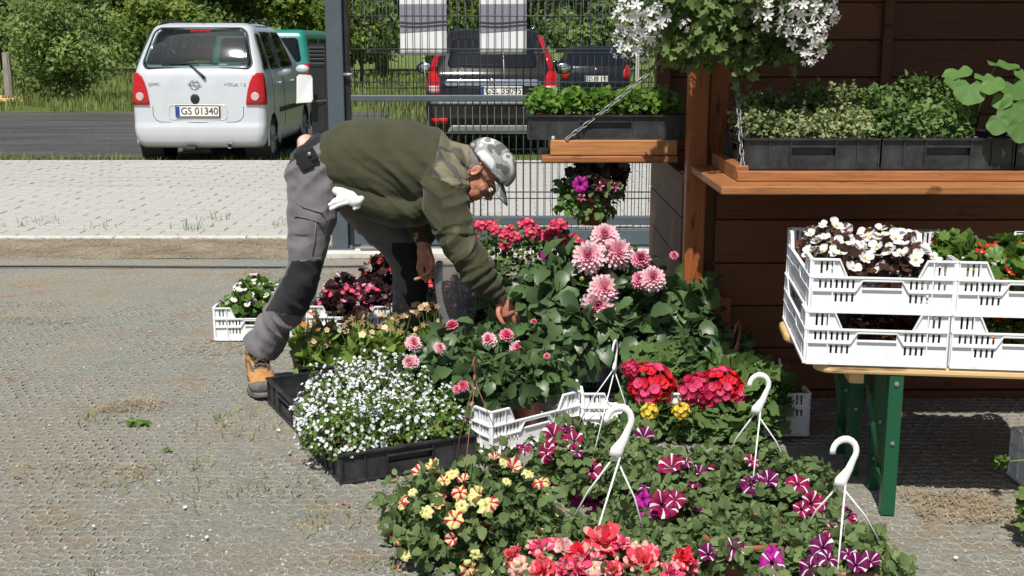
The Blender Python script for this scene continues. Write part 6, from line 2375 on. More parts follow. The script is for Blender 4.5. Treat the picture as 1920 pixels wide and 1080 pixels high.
# ------------------------------------------------ lavender in the grey crate, and the clear sleeve
for k, (dx, dy, nm) in enumerate(((-0.18, -0.06, 'left'), (0.0, -0.08, 'middle'), (0.17, -0.05, 'right'))):
    t = thing('lavender_plant', 'grey green lavender in the dark grey crate, %s of three' % nm, 'plant', (-0.18 + dx, 5.30 + dy, 0.012), 0, 'lavender in the dark grey crate')
    pot(t, 0.05, 0.09, M_black)
    foliage(t, ML_lav, (0, 0, 0.08), (0.09, 0.09, 0.24), 240, 0.11, 'lance', 690 + k, 0.1, 0.25, -0.9, 0.1, 0, jitter=0.22, out=0.4)
    scatter_blades('flower_spikes', 60, (-0.09, 0.09, -0.09, 0.09), 0.27, 0.003, ML_lav, 0.35, 0.09, None, 695 + k, 'stuff', t)
sl = thing('plant_sleeve', 'clear plastic sleeve standing upright in front of the man\'s hands', 'plastic sleeve', (W(855, 560, 5.02).x, 5.02, 0.004))
M_sleeve = mat_clear('clear_film', (0.86, 0.88, 0.89), 1.7, 0.08, 0.20, (0.78, 0.80, 0.82))
zt = W(850, 498, 5.02).z
mb = MB()
V, Fc = [], []
NS, NZ = 28, 10
for j in range(NZ + 1):
    f = j / NZ
    for i in range(NS):
        a = 2 * PI * i / NS
        rr_ = (0.068 + 0.026 * f) * (1 + 0.07 * math.sin(5 * a + 3 * f) + 0.04 * math.sin(9 * a - 5 * f))
        V.append((rr_ * math.cos(a), rr_ * 0.8 * math.sin(a), 0.05 + (zt - 0.05) * f + (0.012 * math.sin(3 * a) if j == NZ else 0)))
for j in range(NZ):
    for i in range(NS):
        Fc.append((j * NS + i, j * NS + (i + 1) % NS, (j + 1) * NS + (i + 1) % NS, (j + 1) * NS + i))
mb.add(V, Fc)
mb.build('film', M_sleeve, sl, True)
pot(sl, 0.052, 0.09, M_black)
foliage(sl, ML_drk, (0, 0, 0.25), (0.05, 0.045, 0.17), 90, 0.035, 'round', 700, -0.8, 0.2, 0.1, 0.4, 0)
fl_dome(sl, F_br, 6, (sl.location.x, sl.location.y, 0.30), (0.045, 0.04, 0.15), 0.035, 701, 0.0)

# ------------------------------------------------ herbs on the counter
GH = 'herbs in the counter trays'
hn = 0
spots_h = [(-0.172, 0.10), (-0.058, 0.10), (0.058, 0.10), (0.172, 0.10), (-0.172, -0.09), (-0.058, -0.09), (0.058, -0.09), (0.172, -0.09)]
wh = ['rear far left', 'rear second', 'rear third', 'rear far right', 'front far left', 'front second', 'front third', 'front far right']
for ti in range(2):
    for k, (dx, dy) in enumerate(spots_h):
        if ti == 1 and (k in (3, 7)):
            continue
        c0 = ct[ti]
        rear = k < 4
        var = ti == 0 and not (rear and k in (1, 2))
        t = thing('herb_plant', ('%s small leaved herb, %s in the %s counter tray' % ('pale edged' if var else 'green', wh[k], ('left', 'right')[ti])), 'plant', (c0[0] + dx, c0[1] + dy, cz + 0.012), 0, GH)
        pot(t, 0.05, 0.085, M_black)
        h = (0.155 if ti == 0 else 0.185) + (0.055 if rear else 0) + (0.03 if (ti, k) in ((0, 2), (1, 1), (0, 3)) else 0)
        c, r = (0, 0, 0.085 + (h - 0.085) * 0.5), (0.073, 0.078, (h - 0.085) * 0.55 + 0.03)
        foliage(t, ML_var if var else ML_herb, c, r, 420 if var else 300, 0.017 if var else 0.026, 'herb', 710 + hn, -0.75, 0.4, 0.0, 0.45, 0)
        stems(t, M_stem, c, r, 16, 0.0013, 730 + hn, 0.4, z0=0.08)
        q = random.Random(hn)
        for s in range(5 if rear else 2):
            e = (q.uniform(-.06, .06), q.uniform(-.05, .05), h + q.uniform(0.0, 0.05))
            foliage(t, ML_herb if not var else ML_var, (e[0], e[1], e[2] - 0.03), (0.014, 0.014, 0.05), 40, 0.018, 'herb', 900 + hn * 6 + s, -1, 0.3, -0.1, 0.4, 0, name='shoot')
        hn += 1


def squash(label, x, y, z, leaves, seed):
    t = thing('squash_plant', label, 'plant', (x, y, z), 0, 'squash seedlings on the counter')
    pot(t, 0.05, 0.085, M_black)
    q = random.Random(seed)
    me = leaf_piece('squash', ML_squ)
    st = MB()
    for (u, v, yy, s, nx_, ny_, nz_) in leaves:
        p = W(u, v, yy - 0.24) - t.location
        n = Vector((nx_, ny_, nz_)).normalized()
        d = Vector((p.x, -0.25, -0.35))
        d = (d - n * d.dot(n)).normalized()
        B = n.cross(d)
        M = Matrix(((d.x, B.x, n.x), (d.y, B.y, n.y), (d.z, B.z, n.z)))
        base = p - d * s * 0.45
        shared('leaf', me, t, base, M, s)
        st.tube([(0, 0, 0.08), tuple((base * 0.6 + Vector((0, 0, 0.06)))), tuple(base + d * 0.12 * s)], [0.005, 0.004, 0.003], 6)
    st.build('stalks', M_stem, t, True)
    return t


squash('squash seedling with big round leaves at the right end of the counter', ct[1][0] + 0.19, ct[1][1] + 0.07, cz + 0.012,
       [(1817, 175, 4.40, 0.108, -.1, -.8, .6), (1795, 140, 4.62, 0.108, -.3, -.3, .9), (1850, 150, 4.5, 0.094, .1, -.35, .9), (1880, 125, 4.55, 0.115, .1, -.25, .95), (1862, 163, 4.38, 0.086, -.5, -.5, .8), (1790, 160, 4.5, 0.086, .2, -.5, .8)], 1)
squash('squash seedling with hanging pale leaves, cut off by the photo\'s right edge', ct[2][0] - 0.20, ct[2][1] + 0.0, cz + 0.012,
       [(1905, 172, 4.42, 0.108, .0, -.6, .8), (1900, 215, 4.33, 0.115, -.1, -.9, .35), (1915, 145, 4.5, 0.086, .5, -.6, .7), (1870, 235, 4.3, 0.072, -.3, -.9, .3), (1912, 245, 4.28, .09, .0, -.9, .3), (1880, 190, 4.36, 0.072, -.5, -.6, .5)], 2)
# ------------------------------------------------ seedlings on the side shelf
k = 0
for j in range(2):
    for i in range(5):
        t = thing('seedling', 'bright green seedling, %s of five in the %s row of the side shelf tray' % (['first', 'second', 'third', 'fourth', 'fifth'][i], ('front', 'rear')[j]), 'plant', (sh_c[0] - 0.25 + i * 0.125, sh_c[1] - 0.095 + j * 0.18, sh_c[2] + 0.01), 0, 'seedlings in the side shelf tray')
        pot(t, 0.05, 0.085, M_terra)
        foliage(t, ML_seed, (0, 0, 0.13), (0.078, 0.085, 0.062), 190, 0.030, 'round', 760 + k, -0.5, 0.35, 0.0, 0.5, 8)
        stems(t, M_stem, (0, 0, .12), (.08, .08, .05), 10, 0.0015, 770 + k, 0.3, z0=0.08)
        k += 1

# ------------------------------------------------ white pelargonium hanging from the eaves
hbx = W(1362, 40, 4.28)
t = thing('hanging_pelargonium', 'white flowering pelargonium basket hanging from the kiosk eaves', 'hanging basket', (hbx.x, 4.28, 1.60))
pot(t, 0.13, 0.15, M_terra, 0.10)
for k in range(3):
    a = 0.4 + 2 * PI * k / 3
    MB().tube([(0.12 * math.cos(a), 0.12 * math.sin(a), 0.25), (0, 0, 0.62)], 0.0025, 5).build('strand', M_hookw, t, True)
MB().tube([(0, 0, 0.62), (0, 0, 0.80)], 0.004, 6).build('hook', M_hookw, t, True)
foliage(t, ML_wpl, (0, 0, -0.0), (0.36, 0.24, 0.25), 1300, 0.042, 'lobed', 800, -0.95, 0.45, 0.35, 0.3, 200, jitter=0.6, lump=0.3)
foliage(t, ML_wpl, (-0.06, -0.02, -0.13), (0.15, 0.13, 0.15), 260, 0.042, 'lobed', 801, -0.9, 0.4, 0.5, 0.4, 40, name='trailing_foliage')
foliage(t, ML_wpl, (0.06, -0.05, -0.19), (0.06, 0.06, 0.13), 110, 0.034, 'lobed', 802, -0.9, 0.3, 0.6, 0.4, 12, name='trailing_foliage')
foliage(t, ML_wpl, (0.22, -0.02, -0.13), (0.09, 0.10, 0.15), 120, 0.036, 'lobed', 803, -0.9, 0.3, 0.6, 0.4, 10, name='trailing_foliage')
stems(t, M_stem, (0, 0, 0), (0.36, 0.28, 0.2), 40, 0.0028, 804, 0.1, z0=0.12)
sp = MB()
for (u, v, s) in ((1190, 12, .11), (1218, 48, .11), (1183, 88, .085), (1205, 70, .09), (1245, 8, .10), (1168, 70, .07), (1235, 30, .09), (1420, 8, .12), (1442, 36, .10), (1540, 12, .11), (1552, 32, .08), (1500, 72, .11), (1522, 90, .10), (1505, 15, .10), (1478, 50, .09), (1287, 47, .05), (1200, 105, .06), (1160, 98, .055), (1530, 62, .08), (1515, 110, .06), (1405, 25, .09), (1225, 75, .07), (1172, 30, .09), (1485, 5, .10)):
    p = W(u, v, 4.12 + random.uniform(-.05, .12))
    fl(t, F_wp[random.randrange(3)], p, (p.x - hbx.x, -0.9, random.uniform(.1, .5)), s)
    a = p - t.location
    sp.tube([(a.x * .2, a.y * .3 + .02, 0.06), (a.x * .6, a.y * .6, a.z * .5 + 0.05), tuple(a)], 0.002, 4, cap=False)
sp.build('flower_stalks', M_stem, t, True)

# ------------------------------------------------ pot hanging under the side shelf
hp = W(1112, 400, KY + 0.34)
t = thing('hanging_pot', 'brown pot of dark leaved magenta petunias hanging under the side shelf', 'hanging basket', (hp.x, KY + 0.34, hp.z - 0.045))
pot(t, 0.08, 0.12, M_terra)
foliage(t, ML_drk, (0.02, 0, 0.19), (0.14, 0.13, 0.10), 160, 0.045, 'round', 823, -0.3, 0.4, 0.3, 0.5, 20, name='dark_foliage')
foliage(t, ML_pet, (0, 0, 0.16), (0.15, 0.135, 0.11), 300, 0.042, 'oval', 820, -0.6, 0.35, 0.4, 0.5, 60)
foliage(t, ML_seed, (-0.12, -0.03, 0.10), (0.06, 0.06, 0.08), 60, 0.04, 'oval', 821, -0.6, 0.35, 0.4, 0.5, 10, name='trailing_foliage')
foliage(t, ML_pet, (0, -0.02, 0.075), (0.105, 0.10, 0.075), 150, 0.038, 'oval', 824, -0.8, 0.6, 0.5, 0.3, 20, name='trailing_foliage')
fl(t, F_mag[0], W(1088, 345, KY + 0.20), (-.1, -1, .25), 0.068)
fl(t, F_starc[1], W(1124, 350, KY + 0.20), (.1, -1, .2), 0.045)
fl(t, F_starc[0], W(1155, 350, KY + 0.21), (.4, -1, .1), 0.04)
fl(t, F_starc[1], W(1090, 372, KY + 0.20), (-.1, -1, -.1), 0.04)
for k in range(3):
    a = 0.4 + 2 * PI * k / 3
    MB().tube([(0.078 * math.cos(a), 0.078 * math.sin(a), 0.115), (0.02 * math.cos(a), 0.02 * math.sin(a), 0.955 - t.location.z)], 0.0016, 5).build('strand', M_wire, t, True)

# ------------------------------------------------ plant in the crate at the right edge, sprout over its rim
q = crates['edge'].location
t = thing('leafy_plant', 'leafy green plant with a flower spike in the right edge crate', 'plant', (q.x - 0.15, q.y - 0.02, 0.015))
pot(t, 0.06, 0.1)
foliage(t, ML_herb, (0, 0, 0.13), (0.13, 0.14, 0.10), 160, 0.055, 'oval', 840, -0.4, 0.4, 0.1, 0.5, 24)
p = W(1880, 866, q.y - 0.05) - t.location
MB().tube([(0, 0, 0.1), (p.x * .5, p.y * .5, p.z * .55 + 0.06), tuple(p)], 0.003, 6).build('flower_stalk', M_stem, t, True)
foliage(t, ML_lob, tuple(p), (0.022, 0.022, 0.020), 60, 0.02, 'herb', 841, -1, 0.3, 0, 0.4, 0, name='flower_spike')
p = W(1918, 985, 3.25)
t = thing('leafy_plant', 'leafy green plant at the foot of the right edge crate', 'plant', (p.x + 0.09, 3.22, 0.0))
pot(t, 0.05, 0.08)
foliage(t, ML_ger, (0, 0, 0.10), (0.12, 0.10, 0.10), 120, 0.05, 'lobed', 850, -0.3, 0.4, 0.1, 0.5, 20)

# ------------------------------------------------ weed and fallen petals on the gravel
p = G(256, 797)
t = thing('weed', 'small green weed sprouting from the bare gravel', 'plant', (p.x, p.y, 0.0))
foliage(t, ML_lob, (0, 0, 0.008), (0.05, 0.035, 0.012), 50, 0.022, 'herb', 860, -0.1, 0.2, 0.0, 0.6)
p = G(312, 845)
t = thing('weed', 'tiny green weed on the gravel, nearer than the larger weed', 'plant', (p.x, p.y, 0.0))
foliage(t, ML_lob, (0, 0, 0.004), (0.025, 0.018, 0.007), 16, 0.014, 'herb', 861, -0.1, 0.2, 0.0, 0.6)


def petal_litter(name, m, pts, size):
    mb = MB()
    q = random.Random(len(pts))
    for (u, v) in pts:
        p = G(u, v)
        f = MB()
        for k in range(3):
            petal(f, size, size, q.uniform(0, 6.28), 0.15, 0.0, 0, 0.25, 0)
        mb.add([(a[0] + p.x, a[1] + p.y, a[2] + 0.004) for a in f.v], f.f)
    mb.build(name, m, None, True)['kind'] = 'stuff'


petal_litter('fallen_petals', MP_hot, [(20, 712), (24, 714), (398, 640), (412, 638), (408, 636)], 0.014)
petal_litter('fallen_petals', MP_white, [(178, 990), (386, 1012), (578, 873), (522, 810), (540, 852), (348, 955), (300, 905), (845, 870), (68, 608), (1790, 1050)], 0.010)
petal_litter('fallen_petals', MP_scar, [(640, 945), (652, 950)], 0.009)
# ================================================================== THE MAN
def proj(p):
    x, y, z = p[0], p[1], p[2] - CAM_H
    zc = y * CP - z * SP
    return 960 + F_PX * x / zc, 540 - F_PX * (y * SP + z * CP) / zc


def catmull(P, R, n=5):
    out, ro = [], []
    k = len(P)
    for i in range(k - 1):
        p0_, p1_, p2_, p3_ = P[max(i - 1, 0)], P[i], P[i + 1], P[min(i + 2, k - 1)]
        for s in range(n):
            t = s / n
            out.append(0.5 * ((2 * p1_) + (p2_ - p0_) * t + (2 * p0_ - 5 * p1_ + 4 * p2_ - p3_) * t * t + (3 * p1_ - p0_ - 3 * p2_ + p3_) * t ** 3))
            ro.append(tuple(R[i][q] + (R[i + 1][q] - R[i][q]) * (3 * t * t - 2 * t ** 3) for q in (0, 1)))
    out.append(P[-1])
    ro.append(R[-1])
    return out, ro


def sweep(mb, P, R, n=18, sub=5, depth=Vector((0, 1, 0)), round_a=0.7, round_b=0.7):
    """closed limb: R = (radius across the limb in its own plane, radius along the depth axis)"""
    P = [Vector(p) for p in P]
    R = [(r, r) if not isinstance(r, tuple) else r for r in R]
    P, R = catmull(P, R, sub)
    k = len(P)
    T = [(P[min(i + 1, k - 1)] - P[max(i - 1, 0)]).normalized() for i in range(k)]
    rings = []

    def ring(c, t, ra, rb):
        A = t.cross(depth).normalized()
        B = A.cross(t).normalized()
        rings.append([c + A * (ra * math.cos(2 * PI * j / n)) + B * (rb * math.sin(2 * PI * j / n)) for j in range(n)])
    for a in (80, 55, 30):
        s, c = math.sin(math.radians(a)), math.cos(math.radians(a))
        ring(P[0] - T[0] * (min(R[0]) * round_a * s), T[0], R[0][0] * c, R[0][1] * c)
    for i in range(k):
        ring(P[i], T[i], *R[i])
    for a in (30, 55, 80):
        s, c = math.sin(math.radians(a)), math.cos(math.radians(a))
        ring(P[-1] + T[-1] * (min(R[-1]) * round_b * s), T[-1], R[-1][0] * c, R[-1][1] * c)
    V = [p for r in rings for p in r]
    m = len(rings)
    Fc = [(i * n + j, i * n + (j + 1) % n, (i + 1) * n + (j + 1) % n, (i + 1) * n + j) for i in range(m - 1) for j in range(n)]
    Fc.append(tuple(range(n))[::-1])
    Fc.append(tuple((m - 1) * n + j for j in range(n)))
    mb.add(V, Fc)
    return mb


def fuse(mb, voxel, smooth=3, name='tmp'):
    me = mb.mesh('tmp')
    import bmesh
    bm = bmesh.new()
    bm.from_mesh(me)
    bmesh.ops.recalc_face_normals(bm, faces=bm.faces)
    bm.to_mesh(me)
    bm.free()
    o = bpy.data.objects.new('tmp', me)
    COL.objects.link(o)
    r = o.modifiers.new('r', 'REMESH')
    r.mode = 'VOXEL'
    r.voxel_size = voxel
    s = o.modifiers.new('s', 'SMOOTH')
    s.factor = 0.5
    s.iterations = smooth
    out = bpy.data.meshes.new_from_object(o.evaluated_get(bpy.context.evaluated_depsgraph_get()))
    bpy.data.objects.remove(o)
    out.name = name
    out.materials.clear()
    out.polygons.foreach_set('use_smooth', [True] * len(out.polygons))
    return out


def displace(me, fn):
    n = len(me.vertices)
    co = np.empty(n * 3, dtype=np.float32)
    no = np.empty(n * 3, dtype=np.float32)
    me.vertices.foreach_get('co', co)
    me.vertex_normals.foreach_get('vector', no)
    co, no = co.reshape(-1, 3), no.reshape(-1, 3)
    d = np.array([fn(p, q) for p, q in zip(co, no)], dtype=np.float32)
    me.vertices.foreach_set('co', (co + no * d[:, None]).ravel())
    me.update()


def paint(me, mats, fn):
    for m in mats:
        me.materials.append(m)
    for p in me.polygons:
        p.material_index = fn(p.center, p.normal)


def mat_cloth(name, c1, c2, scale=120, rough=0.9, bump=0.25, big=None):
    m, t, b, o = nodes_of(name)
    n = noise_node(t, 9, 4)
    r = ramp_node(t, [(0.3, c1), (0.7, c2)])
    t.links.new(n.outputs[0], r.inputs[0])
    t.links.new(r.outputs[0], b.inputs['Base Color'])
    b.inputs['Roughness'].default_value = rough
    b.inputs['Specular IOR Level'].default_value = 0.15
    b.inputs['Sheen Weight'].default_value = 0.15
    n2 = noise_node(t, scale, 4, 0.7)
    bump_to(t, b, n2.outputs[0], bump, 0.004)
    return m


def mat_camo(name, cols, scale, rough=0.9):
    m, t, b, o = nodes_of(name)
    n = noise_node(t, scale, 1.5, 0.5, dist=0.35)
    r = ramp_node(t, cols, 'CONSTANT')
    t.links.new(n.outputs[0], r.inputs[0])
    t.links.new(r.outputs[0], b.inputs['Base Color'])
    b.inputs['Roughness'].default_value = rough
    b.inputs['Specular IOR Level'].default_value = 0.15
    n2 = noise_node(t, 140, 4, 0.7)
    bump_to(t, b, n2.outputs[0], 0.3, 0.003)
    return m


M_olive = mat_cloth('olive_fleece', (0.042, 0.043, 0.024), (0.060, 0.060, 0.034), 160)
M_yoke = mat_camo('camouflage_yoke', [(0.0, (0.075, 0.075, 0.055)), (0.36, (0.21, 0.185, 0.13)), (0.50, (0.165, 0.16, 0.105)), (0.62, (0.095, 0.09, 0.08)), (0.68, (0.20, 0.18, 0.125))], 9)
M_spatch = mat_camo('camouflage_sleeve_patch', [(0.0, (0.075, 0.075, 0.045)), (0.45, (0.11, 0.105, 0.065)), (0.58, (0.085, 0.085, 0.05))], 14)
M_camocap = mat_camo('camouflage_cap', [(0.0, (0.12, 0.125, 0.125)), (0.42, (0.30, 0.31, 0.31)), (0.50, (0.62, 0.63, 0.63)), (0.58, (0.22, 0.23, 0.23)), (0.66, (0.45, 0.46, 0.46))], 11)
M_grey = mat_cloth('grey_work_cloth', (0.125, 0.118, 0.126), (0.178, 0.167, 0.176), 200)
M_patch = mat_cloth('black_reinforcement', (0.016, 0.017, 0.019), (0.028, 0.029, 0.031), 220)
M_boot = mat('tan_suede', (0.36, 0.16, 0.045), 0.85, (0.50, 0.26, 0.09), 24, bump=0.3, bscale=120)
M_toecap = mat('grey_rubber', (0.09, 0.088, 0.085), 0.7, (0.17, 0.155, 0.13), 18, bump=0.3, bscale=90)
M_lace = mat('dark_lace', (0.06, 0.05, 0.04), 0.8, (0.16, 0.13, 0.10), 40)
M_glove = mat_cloth('white_cotton', (0.72, 0.73, 0.74), (0.80, 0.80, 0.81), 150)


def mat_skin(name, c1, c2):
    m, t, b, o = nodes_of(name)
    n = noise_node(t, 26, 5)
    r = ramp_node(t, [(0.3, c1), (0.7, c2)])
    t.links.new(n.outputs[0], r.inputs[0])
    t.links.new(r.outputs[0], b.inputs['Base Color'])
    b.inputs['Roughness'].default_value = 0.5
    b.inputs['Subsurface Weight'].default_value = 0.12
    b.inputs['Subsurface Radius'].default_value = (0.012, 0.005, 0.003)
    n2 = noise_node(t, 170, 4, 0.7)
    bump_to(t, b, n2.outputs[0], 0.3, 0.0015)
    return m


M_skin = mat_skin('weathered_skin', (0.40, 0.14, 0.085), (0.54, 0.25, 0.16))
M_pale_skin = mat_skin('pale_skin', (0.60, 0.38, 0.30), (0.68, 0.47, 0.38))
M_hair = mat('grey_hair', (0.10, 0.085, 0.075), 0.8, (0.22, 0.20, 0.18), 60, bump=0.5, bscale=200)

man = thing('person', 'man in olive fleece, camouflage cap and grey work trousers bending over the plants', 'person', (W(600, 650, 4.95).x, 4.95, 0.0))
MO = Vector(man.location)


def mine(name, me, mats=None, parent=None):
    """meshes are laid out in the place's own coordinates, then moved under the figure"""
    me.transform(Matrix.Translation(-MO))
    return obj(name, me, mats, parent or man)


def fold(p, axis, sc, k=1.0, seed=0.0):
    """cloth folds running across a limb"""
    a = Vector(p).dot(axis)
    q = Vector(p) - axis * a
    return k * noise.noise((q.x * sc * .55 + seed, q.y * sc * .55, q.z * sc * .55 + a * sc))


YN, YF = 4.80, 5.12
# ---- head frame
h_up = Vector((0.86, -0.06, 0.50)).normalized()
h_fw = Vector((0.50, -0.10, -0.86))
h_fw = (h_fw - h_up * h_fw.dot(h_up)).normalized()
h_rt = h_fw.cross(h_up).normalized()
if h_rt.y > 0:
    h_rt = -h_rt
HO = W(901, 321, 4.93)
HM = Matrix((h_fw, h_rt, h_up)).transposed()      # local (forward, towards us, up)


def H(f, s, u):
    return HO + h_fw * f + h_rt * s + h_up * u


# ---- one continuous body under the clothes
sk = MB()
sk.ball(H(-.008, 0, .038), (.098, .076, .098), 20, 14, M=HM)
sk.ball(H(.036, 0, -.036), (.064, .066, .082), 18, 14, M=HM)
sk.ball(H(.072, 0, -.094), (.027, .034, .022), 12, 8, M=HM)
sk.ball(H(.088, 0, .028), (.016, .050, .013), 12, 8, M=HM)
for s in (1, -1):
    sweep(sk, [H(-.012, .056 * s, -.04), H(.02, .05 * s, -.082), H(.068, .022 * s, -.102)], [.018, .016, .014], 10, 3, depth=h_rt)
    sk.ball(H(.058, .040 * s, -.020), (.032, .026, .028), 12, 8, M=HM)
    sk.ball(H(.058, .036 * s, -.060), (.036, .027, .040), 12, 8, M=HM)
    # ear: bowl, rim and lobe
    E = [H(-.018 + .019 * math.cos(a) - .004 * math.sin(a), (.078 + .008 * (math.cos(a) < 0)) * s, -.002 + .032 * math.sin(a)) for a in np.linspace(-2.4, 2.0, 14)]
    sk.tube(E, .0052, 6)
    sk.ball(H(-.016, .073 * s, -.004), (.015, .006, .025), 10, 7, M=HM)
    sk.ball(H(-.010, .077 * s, -.034), (.007, .005, .009), 8, 6, M=HM)
sk.tube([H(.094, 0, .015), H(.110, 0, -.012), H(.121, 0, -.030)], [.008, .010, .0135], 9)
sk.ball(H(.112, .010, -.034), (.010, .008, .008), 8, 6, M=HM)
sk.ball(H(.112, -.010, -.034), (.010, .008, .008), 8, 6, M=HM)
sk.ball(H(.092, 0, -.062), (.012, .024, .007), 10, 7, M=HM)
sk.ball(H(.089, 0, -.075), (.012, .021, .007), 10, 7, M=HM)
# neck, trunk, limbs
sweep(sk, [H(-.03, 0, -.05), W(874, 324, 4.94), W(845, 318, 4.95)], [(.046, .050), (.044, .046), (.05, .06)])
sweep(sk, [W(855, 312, 4.95), W(790, 312, 4.95), W(700, 308, 4.96), W(660, 300, 4.97), W(632, 318, 4.97)], [(.050, .08), (.115, .16), (.125, .155), (.10, .135), (.06, .11)])
legsN = [W(606, 340, 4.88), W(588, 400, 4.82), W(574, 500, 4.80), W(536, 580, 4.82), W(492, 662, 4.85)]
legsF = [W(640, 330, 5.10), W(700, 400, 5.15), W(765, 470, 5.20), W(770, 560, 5.24), W(766, 650, 5.28)]
sweep(sk, legsN, [.085, .075, .055, .052, .04])
sweep(sk, legsF, [.085, .075, .055, .052, .04])
armN = [W(836, 330, 4.77), W(846, 388, 4.70), W(868, 448, 4.68), W(906, 512, 4.70), W(938, 562, 4.73)]
armF = [W(838, 335, 5.12), W(812, 385, 5.12), W(795, 420, 5.08), W(790, 440, 5.04), W(794, 458, 5.01)]
sweep(sk, armN, [.055, .05, .042, .038, .028])
sweep(sk, armF, [.055, .05, .042, .038, .028])
# far hand, fingers hanging and curled towards the thumb
yf = 5.005
sweep(sk, [W(794, 455, yf), W(796, 472, yf), W(798, 492, yf)], [(.026, .020), (.034, .022), (.034, .018)], 12)
for pts, r in (([(786, 488, .010), (784, 503, .012), (789, 516, .0), (794, 523, -.012)], .0085),
               ([(793, 494, .004), (792, 510, .0), (797, 523, -.012), (800, 528, -.026)], .0090),
               ([(801, 495, -.004), (802, 511, -.012), (803, 523, -.024), (797, 528, -.036)], .0088),
               ([(808, 492, -.010), (811, 506, -.020), (808, 518, -.032), (797, 524, -.044)], .0082)):
    sweep(sk, [W(u, v, yf + d) for u, v, d in pts], [r * 1.08, r, r * .95, r * .8], 9, 4)
sweep(sk, [W(803, 468, yf - .012), W(811, 490, yf - .03), W(806, 508, yf - .045), W(790, 519, yf - .052), W(778, 524, yf - .055)], [.013, .0115, .010, .0095, .0075], 9, 4)
# near hand reaching down into the leaves
yn = 4.74
sweep(sk, [W(936, 558, yn), W(944, 570, yn), W(955, 588, yn - .005)], [(.026, .020), (.036, .021), (.036, .018)], 12)
for pts, r in (([(944, 590, .006), (948, 602, .012), (951, 612, .024)], .0085),
               ([(952, 593, .0), (957, 606, .004), (959, 617, .014)], .0090),
               ([(960, 591, -.004), (966, 604, -.002), (968, 615, .008)], .0088),
               ([(967, 586, -.006), (974, 597, -.004), (976, 606, .006)], .0080)):
    sweep(sk, [W(u, v, yn + d) for u, v, d in pts], [r * 1.1, r, r * .8], 9, 4)
sweep(sk, [W(938, 570, yn - .012), W(934, 586, yn - .03), W(939, 600, yn - .04), W(945, 608, yn - .04)], [.013, .011, .010, .0075], 9, 4)
body = fuse(sk, 0.0034, 6, 'body')
displace(body, lambda p, n: 0.0006 * noise.noise((p[0] * 90, p[1] * 90, p[2] * 90)))
mine('body', body, M_skin)
# lower back showing between fleece and trousers, paler than the face
lb = MB()
sweep(lb, [W(598, 292, 4.965), W(580, 276, 4.965), W(570, 262, 4.965)], [(.075, .145), (.055, .12), (.030, .08)], 20, 4)
mine('lower_back', fuse(lb, 0.008, 3, 'lower_back'), M_pale_skin)
for s in (1, -1):
    e = MB().ball(H(.090, .031 * s, .002), .0115, 12, 8).mesh('eye', True)
    mine('eye', e, M_glove)
    b = MB().tube([H(.099, .016 * s, .030), H(.104, .032 * s, .036), H(.092, .052 * s, .030)], [.003, .004, .002], 5).mesh('eyebrow', True)
    mine('eyebrow', b, M_hair)
hr = MB()
hr.ball(H(-.030, 0, .014), (.084, .0765, .060), 20, 12, M=HM)
for s in (1, -1):
    hr.ball(H(-.030, .066 * s, -.010), (.014, .007, .022), 8, 6, M=HM)
mine('hair', fuse(hr, 0.006, 2, 'hair'), M_hair)

# ---- fleece
fz = MB()
sweep(fz, [W(606, 300, 4.965), W(648, 304, 4.965), W(700, 306, 4.96), W(770, 313, 4.955), W(822, 309, 4.95), W(852, 306, 4.95)],
      [(.118, .165), (.172, .185), (.190, .19), (.196, .205), (.160, .225), (.095, .15)], 28, 6, round_a=.25)
sweep(fz, [W(640, 345, 4.95), W(690, 368, 4.95), W(760, 385, 4.95), W(812, 372, 4.95)], [(.085, .16), (.085, .17), (.09, .18), (.09, .18)], 22, 5)
sweep(fz, [W(840, 306, 4.95), W(866, 312, 4.945), W(884, 318, 4.94)], [(.098, .125), (.096, .088), (.093, .078)], 22, 4, round_b=.15)
sweep(fz, armN[:1] + [W(837, 388, 4.715), W(860, 448, 4.69), W(897, 510, 4.705), W(930, 552, 4.73)], [(.102, .085), (.092, .080), (.074, .070), (.070, .064), (.042, .044)], 20, 6, round_b=.2)
sweep(fz, armF[:1] + [W(812, 385, 5.12), W(795, 420, 5.08), W(795, 448, 5.03)], [(.10, .085), (.088, .078), (.072, .066), (.040, .04)], 20, 6, round_b=.2)
fleece = fuse(fz, 0.0048, 6, 'fleece')
ax_t = (W(850, 306, 4.95) - W(606, 300, 4.95)).normalized()
ax_a = (W(864, 448, 4.7) - W(838, 340, 4.75)).normalized()
ax_f = (W(935, 555, 4.73) - W(864, 448, 4.7)).normalized()
ax_d = (W(800, 420, 4.8) - W(650, 300, 4.8)).normalized()
ax_dp = Vector((-ax_d.z, 0, ax_d.x))


def fleece_fold(p, n):
    u, v = proj(p)
    P = Vector(p)
    d = 0.0025 * noise.noise((P.x * 9, P.y * 9, P.z * 9))
    if u > 828 and v > 335 or v > 430:
        ax = ax_a if v < 440 else ax_f
        d += 0.020 * (0.35 - abs(fold(P, ax, 15, 1, 3))) + 0.007 * (0.3 - abs(fold(P, ax, 34, 1, 8)))
        if v > 500:
            d += 0.004 * math.sin(P.dot(ax) * 150)
    else:
        w = max(0.0, min(1.0, (v - 262) / 70))          # slack hanging folds under the back
        a = P.dot(ax_dp)
        b = P.dot(ax_d)
        d += w * (0.026 * (0.5 - abs(noise.noise((a * 13, P.y * 3, b * 2.4)))) - 0.008 + 0.010 * (0.4 - abs(noise.noise((a * 27 + 5, P.y * 5, b * 4)))))
        d += (1 - w) * 0.004 * fold(P, ax_t, 9, 1, 1)
        r = math.exp(-((u - 612 - (v - 260) * 0.5) / 14.0) ** 2)
        d += 0.004 * r
    return d


displace(fleece, fleece_fold)


